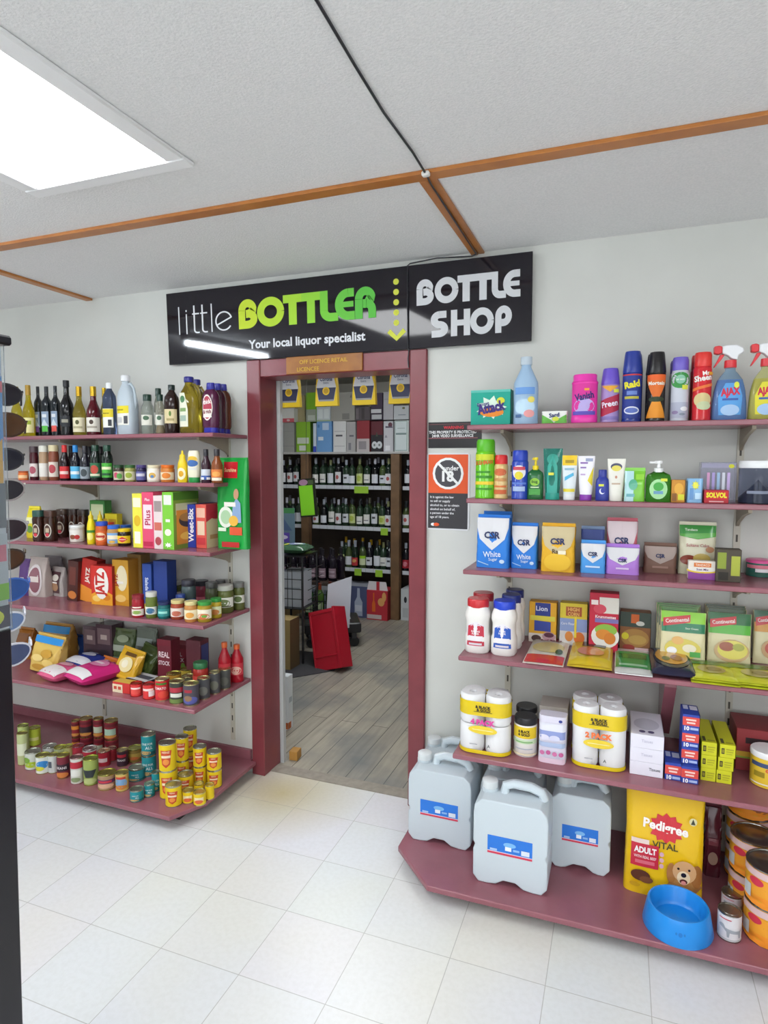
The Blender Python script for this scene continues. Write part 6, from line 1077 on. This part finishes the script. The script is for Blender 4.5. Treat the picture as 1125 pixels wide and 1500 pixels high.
# ------------------------------------------------------------------ the bottle room beyond the doorway
RY = 3.813                                    # front of the wine rack
M_POST = noisy('rack_post', '6a5038', '7c5e42', 8, 0.5); M_RACK = noisy('dark_rack_board', '3a2f28', '453830', 6, 0.5); M_STRIP = M('c8ccd4', 'k')
t = thing('wine_rack', 'tall dark timber wine rack with three bottle shelves seen through the doorway', 'rack', (-1.2, RY, 0)); ox = 1.2
for px0 in (-2.80, -1.848, -0.809, 0.2):
    m = MB(); m.bbox(px0+ox, px0+.095+ox, 0, .07, 0, 1.735, M_POST, .004); m.build('post', t)
m = MB(); m.box(-3.0+ox, 1.2+ox, .42, .44, 0, 1.75, M_RACK); m.build('back_panel', t)
for nm, z in (('top_deck', 1.745), ('shelf_board', 1.385), ('shelf_board', .95), ('shelf_board', .505)):
    m = MB(); m.box(-3.0+ox, 1.2+ox, .072 if z < 1.7 else -.01, .42, z-.022, z, M_RACK if z < 1.7 else M('b4b2b0', 'k')); sb = m.build(nm, t)
    if z < 1.7:
        for a, b in ((-2.69, -1.862), (-1.742, -.822), (-.70, .19)):
            m = MB(); m.box(a+ox, b+ox, .066, .0715, z-.034, z+.006, M_STRIP)
            for k in range(int((b-a)/.09)): m.box(a+.09*k+.085+ox, a+.09*k+.088+ox, .0652, .066, z-.034, z+.006, M('8a8e98', 'k'))
            m.build('price_strip', sb)
for z, xs in ((1.385, (-1.20, -1.12)), (.95, (-.90,)), (.505, (-1.46, -1.20, -.96))):
    for q in xs:
        m = MB(); m.box(q-.04+ox, q+.04+ox, .058, .0645, z-.075, z-.002, M('9cc83c', 'k')); m.build('price_tag', t, 'lime price tag')
# bottles: x from the frame, one object each
ORD = ('first', 'second', 'third', 'fourth', 'fifth', 'sixth', 'seventh', 'eighth', 'ninth', 'tenth', 'eleventh', 'twelfth', 'thirteenth', 'fourteenth', 'fifteenth')
GL = ('1e2e24', '16181c', '2c4030', '4a5a34', '1a1a22')
def wine(x, y, z, h, glass, capc, lab, label, group, style='wine', lz=None, w=.075):
    t = thing('wine_bottle', label, 'wine bottle', (x, y, z), 0, group); bp, cp = outline(style, w, h)
    m = MB(); m.lathe(bp, M(glass, 'd'), 16); m.build('body', t)
    m = MB(); m.lathe(cp, M(capc), 12); m.build('cap', t)
    if lab:
        a, b = lz or (.10, .42); m = MB(); art(m, cyl_front(w/2, h*a, h*b, 2.3), w*1.15, h*(b-a), [('r', 0, 0, 1, 1, lab[0])]+list(lab[1:])); m.build('label', t)
rn = random.Random(4)
def zx(zx_): return 400+zx_*.18667
LAB = (('dcdce0', ('e', .5, .5, .2, .2, 'a85050')), ('d8dce4',), ('e0e0dc', ('r', .2, .3, .8, .4, '6a6a70')), ('c8d490', ('e', .5, .5, .3, .3, 'a8b84c')), ('d4d8e0', ('r', .3, .5, .7, .7, '3c3c44')))
rows = ((1.385, 'top', (25, 85, 138, 188, 338, 395, 455, 515, 577, 622, 682, 740, 802, 862, 908, 1058, 1100), (1, 4, 1, 0, 0, 2, 2, 1, 2, 2, 3, 2, 1, 3, 0, 1, 0)),
        (.95, 'middle', (110, 158, 205, 338, 400, 462, 515, 572, 625, 682, 738, 798, 858, 905, 1045, 1100), (1, 0, 2, 3, 1, 2, 2, 2, 3, 2, 2, 0, 2, 4, 3, 3)),
        (.505, 'bottom', (540, 595, 645, 705, 757, 818, 868, 915, 1045, 1100), (2, 3, 0, 3, 4, 0, 2, 1, 4, 4)))
for z, nm, xs, gl in rows:
    for k, q in enumerate(xs):
        x = onY(zx(q), 750, RY+.125)[0]; i = rn.randrange(5); hh = rn.uniform(.272, .30); lc = rn.uniform(.08, .14)
        lab = LAB[i]; cap = rn.choice(('24242a', 'b8b8c4', '9aa0ac', '20242a', '7c8058'))
        wd = {'dcdce0': 'white', 'd8dce4': 'pale blue', 'e0e0dc': 'cream', 'c8d490': 'pale green', 'd4d8e0': 'grey white'}[lab[0]]
        if nm == 'bottom' and k in (8, 9): lab = ('b02838', ('e', .5, .5, .3, .3, 'd88090')); wd = 'red'
        if nm == 'bottom' and k == 2: lab = ('b83038', ('e', .5, .6, .3, .2, 'd8a060')); wd = 'red'
        if nm == 'bottom' and k == 3: lab = ('d0d8b0', ('r', 0, .7, 1, 1, '98d020')); wd = 'green and white'
        wine(x, RY+.125, z+.0008, hh, GL[gl[k]], cap, lab, '%s wine bottle with %s label, %s along the front row, %s shelf' % ('dark' if gl[k] in (1, 4) else 'green', wd, ORD[min(k, 14)] if k < 15 else 'last', nm), 'wine bottles on the %s shelf' % nm, 'fizz' if (nm == 'middle' and k >= 14) or (nm == 'bottom' and k in (1, 2)) else 'wine', (lc, lc+rn.uniform(.28, .40)))
    x0, x1 = (zx(30), zx(1000)) if nm != 'bottom' else (zx(540), zx(1000))
    n = 14 if nm != 'bottom' else 7
    for k in range(n):
        x = onY(x0+(x1-x0)*(k+.5)/n, 750, RY+.26)[0]
        c = rn.choice(('9a9aa8', 'a8a8b8', '8a8878', '5c5c68')) if nm != 'bottom' or k > 4 else 'c89c20'
        wine(x, RY+.26, z+.0008, rn.uniform(.29, .315), GL[rn.randrange(5)], c, None, 'bottle with %s neck, %s along the second row, %s shelf' % ('yellow' if c == 'c89c20' else 'pale', ORD[k], nm), 'wine bottles on the %s shelf' % nm)
# boxes on the top deck
def deck(px0, px1, py0, d, col, front, label, lv=0, y=RY+.03, right=(), h=None, zb=None):
    a, b = onY(400+px0*.18667, 600, y), onY(400+px1*.18667, 600, y); zb = zb if zb is not None else (1.7455 if lv == 0 else 2.0705); zt = onY(400+(px0+px1)/2*.18667, 540+py0*.18667, y)[2]
    if lv == 0: zt = min(zt, 2.0697)
    if lv == 1: zt = min(zt, 2.38)
    return carton('wine_carton', 'carton', label, None, None, 0, d, col, front, right, group='cartons on top of the wine rack', z=zb-.0005, w=b[0]-a[0]-.004, h=zt-zb, xy=((a[0]+b[0])/2, y+d/2))
bar = ('r', .2, .04, .7, .2, 'e0e0e4')
deck(30, 76, 420, .28, 'd8dadc', [('r', .2, .6, .9, .62, 'a8a8a8')], 'white carton at the left end of the lower row on the rack')
deck(78, 164, 424, .28, '9c9c98', [('r', 0, .2, 1, .22, '88888a'), ('r', 0, .7, 1, .71, '88888a')], 'grey carton in the lower row, left of the lime one')
deck(178, 292, 403, .28, '88b834', [('r', .08, .28, .9, .48, 'd0d8c8'), ('r', .22, .05, .68, .22, 'd8dcd4'), ('t', 'wine', .35, .8, .08, 'c8e0a0', .5)][:2], 'lime green carton with white band in the lower row', right=[('r', 0, 0, 1, 1, '4a7028')])
deck(312, 338, 428, .28, 'c8d4e4', [('r', 0, 0, 1, .2, '3c50c0')], 'narrow white carton with blue foot in the lower row')
deck(340, 462, 405, .28, '6c9cd0', [('r', .38, .72, .8, .95, 'b8cce4'), ('r', .1, .38, .44, .50, 'dce4ec'), ('r', .06, .8, .2, .9, '4c7cb0')], 'sky blue carton in the lower row')
deck(470, 574, 412, .28, 'd4d4d4', [('r', .2, .50, .72, .56, '5a5a60'), ('r', .1, .18, .9, .2, 'a8a8ac'), ('r', .1, .66, .9, .68, 'a8a8ac')], 'white carton right of the sky blue one')
deck(576, 648, 416, .28, 'a8a6a6', [('r', .2, .06, .5, .3, '7a7a80'), ('r', .3, .5, .8, .56, '6a6a70')], 'light grey carton beside the white one')
deck(656, 758, 408, .28, '8c2c34', [('r', 0, 0, 1, .42, 'b8b0b0'), ('r', .15, .08, .75, .34, '8a8488')], 'dark red carton with grey lower half')
deck(768, 862, 412, .28, '5c1c28', [('r', 0, 0, 1, .55, '222026'), ('e', .30, .22, .24, .12, 'c8ccd0'), ('e', .72, .22, .24, .12, 'c8ccd0'), ('p', [(.4, .5), (.6, .5), (.5, .66)], '3c4438'), ('e', .30, .22, .08, .04, '6a7070'), ('e', .72, .22, .08, .04, '6a7070')], 'black and maroon carton with two white discs')
deck(866, 944, 412, .28, 'c4c4ca', [('e', .7, .88, .22, .08, '5a3040'), ('p', [(.2, .78), (.95, .78), (.95, .82), (.2, .84)], '50485c'), ('p', [(.12, .46), (.42, .46), (.26, .56)], '90909a'), bar], 'pale grey carton with dark round mark')
deck(952, 1066, 406, .28, 'd4d8d8', [('r', .04, .03, .90, .98, '4c7c70'), ('r', .07, .045, .87, .965, 'd0dadc'), ('r', .1, .54, .84, .60, '7c9090'), ('r', .2, .74, .74, .76, 'a0b0b0')], 'white carton with thin green border line at the right')
deck(1070, 1180, 408, .28, 'bcbcc0', [], 'pale carton hidden behind the right door jamb, lower row')
deck(72, 166, 312, .085, 'dcdcd8', [('r', 0, 0, 1, .28, 'd0606c'), ('e', .5, .14, .14, .08, 'e8d0d0')], 'white carton with pink foot in the upper row', 1)
deck(170, 252, 210, .26, 'a89c78', [], 'tan carton at the back of the upper row', 1, RY+.12)
deck(256, 338, 172, .26, '7cb428', [('r', 0, 0, 1, .42, '98a090'), ('r', .2, .05, .9, .22, 'b8c0b4')], 'lime green carton with grey foot in the upper row', 1)
deck(340, 450, 300, .26, 'c0c8cc', [('r', .1, .2, .45, .85, 'd4dcdc'), ('r', .55, .2, .9, .85, 'd4dcdc'), ('r', 0, 0, 1, .1, '9ab090')], 'white carton with two pale panels in the upper row', 1)
deck(452, 642, 185, .28, '96948e', [('r', .48, .05, .78, .26, '7a7876'), ('p', [(.8, .8), (.88, .8), (.86, .94)], '6a6468')], 'broad grey carton in the upper row', 1)
deck(648, 764, 300, .28, '50484c', [('r', .0, .1, .2, .9, '6c6468'), ('r', .4, .1, .6, .9, '3c3438')], 'dark grey carton in the upper row behind hanging yellow card', 1)
deck(768, 860, 190, .28, '3c2c44', [('r', 0, .0, .98, .44, '302838'), ('r', .0, .26, .9, .40, 'c8c8cc'), ('r', .06, .03, .94, .20, 'b8b8bc')], 'dark plum carton with two white strips in the upper row', 1)
deck(864, 944, 180, .28, 'acaab0', [('r', .05, .72, .95, .74, '8c8a90')], 'pale grey carton in the upper row right', 1)
deck(946, 1066, 290, .28, 'bcc0c4', [('r', .3, .3, .8, .36, '7c8890'), ('e', .66, .82, .1, .08, '5c5c3c')], 'pale carton at the right of the upper row', 1)
deck(1070, 1170, 280, .28, 'b8b8bc', [], 'pale carton hidden behind the right door jamb, upper row', 1)
# cartons on the floor under the rack
def floorbox(x0, x1, y, h, d, col, front, label, right=(), nm='wine_carton', top=()):
    return carton(nm, 'carton', label, None, None, 0, d, col, front, right, top, group='cartons on the bottle room floor', z=0, w=x1-x0, h=h, xy=((x0+x1)/2, y+d/2))
floorbox(-1.40, -1.055, RY-.03, .33, .30, '4c5478', [('p', [(.16, .05), (.42, .05), (.42, .5), (.34, .66), (.33, .95), (.25, .95), (.24, .66), (.16, .5)], 'a8b0c4'), ('p', [(.58, .05), (.84, .05), (.84, .5), (.76, .66), (.75, .95), (.67, .95), (.66, .66), (.58, .5)], 'a8b0c4'), ('r', .18, .2, .40, .4, 'c8ccd8'), ('r', .60, .2, .82, .4, 'c8ccd8')], 'blue carton printed with two pale bottles, on the floor', top=[('r', .02, .02, .98, .98, 'a4a8b4')])
o = floorbox(-1.045, -.815, RY-.07, .31, .24, 'b8303c', [('p', [(.26, .28), (.42, .28), (.42, .56), (.37, .66), (.37, .92), (.31, .92), (.31, .66), (.26, .56)], 'd86828'), ('e', .70, .62, .16, .14, 'd8a060'), ('e', .84, .80, .10, .16, 'd8a060'), ('r', .02, .04, .72, .18, 'c8b8b8')], 'red carton with orange bottle print and white open flaps, on the floor', [('r', 0, 0, 1, 1, '98262f')])
m = MB(); m.prism([(-.12, .310), (.11, .310), (.09, .40), (-.10, .40)], -.10, -.094, M('dcd8dc', 'k')); m.box(-.015, .02, -.1015, -.100, .31, .40, M('b8303c', 'k')); m.build('flap', o, 'white flap with a red stripe', loc=(0, 0, 0))
floorbox(-.700, -.60, RY+.02, .33, .30, 'c4c8cc', [('e', .5, .66, .16, .10, '2c2c34'), ('r', .2, .1, .8, .4, 'b0b4b8')], 'white carton with a dark dot beside the rack post')
floorbox(-.59, -.25, RY+.02, .27, .30, 'd0b820', [('r', .1, .45, .9, .9, 'd8d4b8'), ('p', [(0, .1), (1, .3), (1, .12), (0, .02)], '5c8a30'), ('e', .6, .3, .3, .15, 'e0d840')], 'yellow carton to the right of the rack post on the floor')
floorbox(-1.735, -1.42, RY-.03, .33, .30, '9ca0a8', [('r', .1, .1, .45, .8, '6c7484'), ('r', .55, .1, .9, .8, '6c7484')], 'grey-blue carton left of the two bottle carton', top=[('r', .03, .03, .97, .97, 'b8bcc4')])
floorbox(-2.2, -1.82, RY-.31, .40, .28, 'a08860', [], 'brown carton in shadow under the left of the rack')
# dark wine lots on a low bench before the left half of the rack
t = thing('bottle_bench', 'low black bench carrying dark wine bottles left of the rack', 'bench', (-1.55, 3.25, 0))
m = MB(); m.bbox(-.55, .46, -.16, .16, .46, .49, M_RACK, .003); m.build('top', t)
for a in (-.5, .41):
    for b in (-.12, .12): m = MB(); m.box(a-.02, a+.02, b-.02, b+.02, 0, .46, M_RACK); m.build('leg', t)
for r_ in (0, 1):
    for k in range(9):
        wine(-2.02+.105*k+.03*r_, 3.15+.12*r_+.008*k, .4905, .30+.006*(k % 3), ('1a1420', '201824')[r_], '1c1820', ('8a7480', ('r', .15, .2, .85, .3, 'b8a8b0'), ('r', .15, .6, .85, .72, 'b8a8b0')) if r_ == 0 else None, 'dark red wine bottle, %s along the %s row on the bench' % (ORD[k], ('front', 'rear')[r_]), 'dark wine bottles on the bench', 'wine', (.10, .40), .082)
# lime notice on the left post
t = thing('price_notice', 'lime green notice in black frame tilted on the left rack post', 'notice', (-1.495, 3.30, 1.285), rot=(0, math.radians(-5), 0))
m = MB(); m.bbox(-.095, .095, -.006, .006, -.19, .19, M('22261e', 'p'), .002); m.build('frame', t)
m = MB(); art(m, lambda u, v, e: ((u-.5)*.19, -.006-e, (v-.5)*.38), .19, .38, [('r', .06, .04, .86, .82, '86d42c'), ('e', .34, .90, .26, .08, 'a8809c'), ('r', .6, .84, .92, .95, '4c5c3c')]); m.build('card', t)
# it hangs on a wire from the ceiling
m = MB(); m.tube([(0, 0, .19), (.11, 0, 1.258)], .002, M('2c2c2c')); m.build('wire', t)
# black wire stand with glossy packs, boxes behind it
t = thing('wire_stand', 'black wire grid display stand inside the bottle room on the left', 'stand', (-1.10, 2.34, 0), .08); MK = M('1a1a1e', 'p')
m = MB()
for a, b in ((-.12, -.15), (.12, -.15), (-.12, .15), (.12, .15)): m.tube([(a, b, .002), (a, b, .88)], .010, MK)
m.build('frame', t)
m = MB()
for z in (.45, .53, .61, .69, .77):
    for b in (-.15, .15): m.tube([(-.12, b, z), (.12, b, z)], .0035, MK, 6)
    for a in (-.12, .17): m.tube([(a, -.15, z), (a, .15, z)], .0035, MK, 6)
for k in range(1, 6):
    for b in (-.15, .15): m.tube([(-.17+.24*k/6, b, .45), (-.17+.24*k/6, b, .77)], .003, MK, 6)
m.box(-.12, .12, -.15, .15, .444, .450, MK); m.box(-.13, .13, -.16, .16, .872, .885, MK); m.build('wire_grid', t)
pillow('snack_bag', 'bag', 'glossy dark snack bag with white-blue print lying on the wire stand', -1.08, 2.30, .887, .24, .22, .08, '3c5c44', [('e', .5, .5, .36, .3, '8890b8'), ('e', .62, .45, .16, .16, 'd8dce4'), ('e', .22, .3, .12, .16, 'd0c838'), ('r', .3, .6, .7, .68, '34408c')], None, .1, 'b', 121)
carton('white_carton', 'carton', 'white carton inside the wire stand', None, None, 0, .2, 'b4bac4', [('r', .1, .5, .9, .55, '8c94a0')], z=.452, w=.19, h=.29, xy=(-1.10, 2.34), rz=.08)
floorbox(-1.24, -.985, 2.02, .40, .15, '9c8658', [], 'brown cardboard carton standing under the wire stand', [('r', 0, 0, 1, 1, '5c4c34')], 'cardboard_carton')
# mat
m = MB(); m.prism([(-1.15, 1.56), (-.66, 2.14), (-.74, 2.5), (-1.5, 2.5), (-1.7, 1.9)], .001, .006, M('3c3c40', 'f'), 'z'); tag(m.build('floor_mat'), 'dark grey mat on the boards under the red bin', 'mat')
# leaning red bin
t = thing('display_bin', 'red plastic crate leaning on its end against the trolley', 'bin', (-.70, 2.115, .012), rot=(math.radians(-12), math.radians(-17), math.radians(-8)))
MR = M('b81c30', 'p'); m = MB(); m.box(-.115, .115, 0, .012, 0, .47, MR)
for a, b in ((-.115, -.103), (.103, .115)): m.box(a, b, .012, .14, 0, .47, MR)
m.box(-.103, .103, .012, .14, 0, .012, MR); m.box(-.103, .103, .012, .14, .458, .47, MR); m.build('shell', t, bevel=.003)
m = MB(); m.bbox(-.122, .122, -.006, .02, .44, .46, MR, .002); m.bbox(-.122, .122, -.006, .02, .10, .112, MR, .002); m.bbox(-.126, -.110, -.006, .15, .0, .47, MR, .002); m.bbox(.110, .132, -.010, .15, .0, .48, MR, .003); m.build('rim', t)
# trolley with castor and white sheet
t = thing('trolley', 'low black trolley with castor wheels behind the red crate', 'trolley', (-.98, 2.88, 0), .5)
m = MB(); m.bbox(-.30, .20, -.20, .20, .13, .22, M('26262a', 'p'), .01); m.build('deck', t)
for a, b in ((-.24, -.15), (.14, -.15), (-.24, .15), (.14, .15)):
    m = MB(); m.tube([(a, b-.018, .045), (a, b+.018, .045)], .045, M('1c1c20'), 16); m.box(a-.02, a+.02, b-.025, b+.025, .075, .13, M('3a3a40')); m.build('castor', t)
m = MB(); m.box(.02, .12, -.05, .05, .2205, .2225, M('c8c8cc', 'k')); m.build('sticker', t)
t = thing('card_sheet', 'white card sheet standing on edge behind the red crate', 'card', (-.80, 2.50, .24), rot=(0, math.radians(3), math.radians(35)))
m = MB(); m.prism([(-.10, 0), (.10, .0), (.10, .44), (-.10, .37)], -.003, .003, M('d0d4e0', 'k')); m.build('sheet', t)
# crate of bottles
t = thing('bottle_crate', 'open black wire crate of bottles beside the trolley', 'crate', (-1.12, 2.92, .225), .2)
m = MB()
for z in (.003, .08, .16):
    m.tube([(-.20, -.14, z), (.20, -.14, z), (.20, .14, z), (-.20, .14, z), (-.20, -.14, z)], .005, MK, 6)
for k in range(9):
    for b in (-.14, .14): m.tube([(-.20+.05*k, b, .003), (-.20+.05*k, b, .16)], .003, MK, 6)
m.box(-.20, .20, -.14, .14, 0, .004, MK); m.build('grid', t)
for k, (a, b, gcol, c) in enumerate(((-.13, -.06, '2c5030', '1c2420'), (-.03, -.05, '4c6a30', '8a3a20'), (.08, -.06, '1c2820', '1c1c20'), (-.10, .06, '1c2820', '20242a'), (.02, .06, '20301c', '5c2c20'), (.13, .05, '1a1a20', '1c1c22'))):
    wine(-1.12+a, 2.92+b, .232, .30, gcol, c, ('a8b890',) if k < 2 else None, '%s bottle in the black wire crate, %s' % (('green', 'light green', 'dark', 'dark green', 'olive', 'black')[k], ('front left', 'front middle', 'front right', 'rear left', 'rear middle', 'rear right')[k]), 'bottles in the wire crate', 'wine', None, .078)
# blue grey poster on a stand at the left
t = thing('poster', 'blue-grey and purple poster card standing on the left inside the bottle room', 'poster', (-1.47, 2.75, .88), .1)
m = MB(); m.box(-.125, .125, 0, .006, 0, .34, M('5c7484', 'k')); art(m, flat_front(.25, 0, .34), .25, .34, [('r', 0, .86, 1, 1, '3c7c48'), ('p', [(.1, .4), (.5, .8), (.9, .4)], '44587c'), ('r', .2, .08, .8, .34, '54409c'), ('e', .5, .22, .24, .06, 'c8c0d8'), ('r', 0, 0, 1, .06, '4c7c4c')]); m.build('card', t)
m = MB(); m.tube([(0, .012, -.88), (0, .012, .30)], .008, MK); m.box(-.12, .12, -.08, .10, -.879, -.868, MK); m.build('pole', t)
# white carton and wood block by the jamb
floorbox(-.62, -.452, 1.045, .335, .06, 'd4d8dc', [('r', .0, .02, 1, .14, 'b86434'), ('r', .1, .6, .9, .64, 'b0b4b8')], 'white carton with orange patch just inside the door, left', [('r', .0, .02, .6, .14, 'b86434'), ('r', .2, .5, .8, .6, 'a8b0b8')])
m = MB(); m.bbox(-.024, .024, -.03, .03, 0, .05, M('b0803c', 'k'), .002); o = m.build('door_block', loc=(-.238, .745, .0005), rz=.1); tag(o, 'small raw wooden block at the foot of the left jamb', 'block')
# four hanging cards in the doorway
m = MB(); m.tube([(-.34, .715, 2.10), (.56, .715, 2.10)], .0025, M('5c5040')); tag(m.build('hanging_line'), 'thin line strung behind the door head carrying the yellow cards', 'line')
for k, xx in enumerate((-.232, -.017, .189, .383)):
    t = thing('hanging_card', 'yellow beer card shaped like a bottle pack, %s' % ('leftmost with a reflection', 'second from the left', 'third from the left', 'rightmost beside the jamb')[k], 'hanging card', (xx, .715, 1.912), 0, 'hanging yellow cards')
    m = MB(); m.prism([(-.063, 0), (.063, 0), (.058, .11), (.048, .185), (-.048, .185), (-.058, .11)], -.012, .012, M('d8b818', 'k')); m.build('card', t)
    S = lambda u, v, e: ((u-.5)*.126, -.012-e, v*.17)
    m = MB(); art(m, S, .126, .17, [('p', [(.16, .14), (.84, .14), (.94, .56), (.80, .97), (.20, .97), (.06, .56)], 'c8ccd0'), ('p', [(.17, .15), (.83, .15), (.93, .54), (.07, .54)], '2c304c'), ('r', .17, .14, .83, .19, '8a8c90'), ('t', 'Corona', .5, .80, .13, '3c4468', .56, 0, .02), ('t', 'Extra', .5, .68, .06, '6c7488', .3), ('e', .5, .44, .16, .12, 'd8b420'), ('e', .5, .44, .11, .08, 'b08c18')]); m.build('print', t)

# ------------------------------------------------------------------ sunglasses tower at the left edge
TX, TY = 0.272, -1.50                      # its right face and its centre; the rear right edge is what meets the view
LEAN = math.radians(1.1)                   # the tower stands a little out of true
t = thing('sunglasses_tower', 'tall black based tower with clear front and brochures at the left edge', 'display stand', (TX, TY, 0), rot=(0, LEAN, 0))
hx = 0.34
m = MB(); m.bbox(-hx, 0, -.17, .17, 0, 1.30, M('17151c', 'p'), .004); m.build('base', t)
m = MB(); m.bbox(-hx-.02, .012, -.18, .18, 1.838, 1.856, M('1d1b22', 'p'), .004); m.build('top_cap', t)
m = MB(); m.box(-hx+.004, -.004, -.166, .166, 1.30, 1.838, M('c4ccd4', 'k')); m.build('display_core', t)
BR = [('r', 0, .55, 1, 1, 'b8c8dc'), ('p', [(.3, .52), (1, .60), (1, .9), (.7, .78)], '3c8cd0'), ('r', .5, .84, 1, .88, 'd03858'), ('p', [(.6, .52), (.98, .52), (.98, .68)], 'e0a830'), ('r', 0, .36, 1, .52, '54606c'), ('r', .4, .38, .9, .50, '2c3a5c'), ('r', .3, .10, 1, .34, 'b8c0c8'), ('r', .5, .24, .98, .30, 'd8607c'), ('r', .4, .10, 1, .16, '78b82c'), ('r', .2, .0, 1, .08, '2c2c44'), ('e', .7, .04, .22, .035, 'c8d040')]
m = MB(); art(m, lambda u, v, e: (-.0035+e, .01+.155*u, 1.305+.53*v), .155, .53, BR, nu=1); m.build('brochure', t)
m = MB(); art(m, lambda u, v, e: (-.19+.17*u, -.1665-e, 1.305+.53*v), .17, .53, BR, nu=1); m.build('brochure', t)
m = MB(); m.box(.0005, .0035, -.168, .168, 1.30, 1.838, M('eef2f4', 'g')); m.build('clear_panel', t)
m = MB(); m.bbox(-.15, -.12, .172, .190, .30, 1.80, M('2a2830', 'p'), .003); m.build('hanger_rail', t)
def shades(z, lens, rim, label, sc_=1.0):
    """a pair hung by its bridge on the rail at the rear edge, turned to the aisle"""
    q = thing('sunglasses', label, 'sunglasses', (TX-.172+LEAN*z, TY+.258, z), 0.88, 'sunglasses on the tower')
    n = 24; pts = [(.031*sc_*math.cos(a)*(1+.12*math.sin(a)), .023*sc_*math.sin(a)) for a in [2*PI*i/n for i in range(n)]]
    for k in (-1, 1):
        cx = k*.036*sc_; bow = lambda x: .22*x*x/.03
        m = MB()
        for d in (0, .0022): m.add([(cx, bow(cx)+d, 0)]+[(cx+p, bow(cx+p)+d, zq) for p, zq in pts], [(0, 1+i, 1+(i+1) % n) for i in range(n)], M(lens, 'd'))
        lm = m
        m = MB(); m.tube([(cx+p, bow(cx+p)+.001, zq) for p, zq in pts+pts[:1]], .0024, M(rim, 'b'), 6); lm.build('lens', m.build('rim', q))
        m = MB(); xx = k*.069*sc_; m.tube([(xx, bow(xx), .010), (xx, .07, .012), (xx*.96, .12, .008), (xx*.94, .14, -.012)], .0024, M(rim, 'b'), 6); m.build('temple', q)
    m = MB(); m.tube([(-.008, .002, .007), (0, 0, .010), (.008, .002, .007)], .0024, M(rim, 'b'), 6); m.build('bridge', q)
for py, ln_, rm, lb, sz in ((567, '2a2630', '2c2a30', 'black lensed sunglasses at the top of the tower', 1.0), (616, '5c3c24', '4a3020', 'brown lensed sunglasses second from the top', 1.1), (672, '2a2a38', '34343c', 'dark sunglasses third from the top of the tower', 1.0), (722, '3a3840', 'a8a0a0', 'dark sunglasses with silver rim, fourth from the top', 1.0), (787, '3c3038', 'b8b4b8', 'smoky sunglasses with thin pale rim, fifth from the top', 1.05), (835, '5a3a26', '3c2a22', 'brown sunglasses sixth from the top', .95), (885, '3c64b0', '3868c0', 'blue mirrored sunglasses with blue rim', 1.05), (937, '7a94c4', 'e0e4f0', 'pale blue sunglasses with white rim near the base', .9), (992, '5c6890', 'e8e8f4', 'lowest sunglasses with white rim over the black base', 1.05)):
    shades(z_over(24, py, TX+.02, TY+.21), ln_, rm, lb, sz)
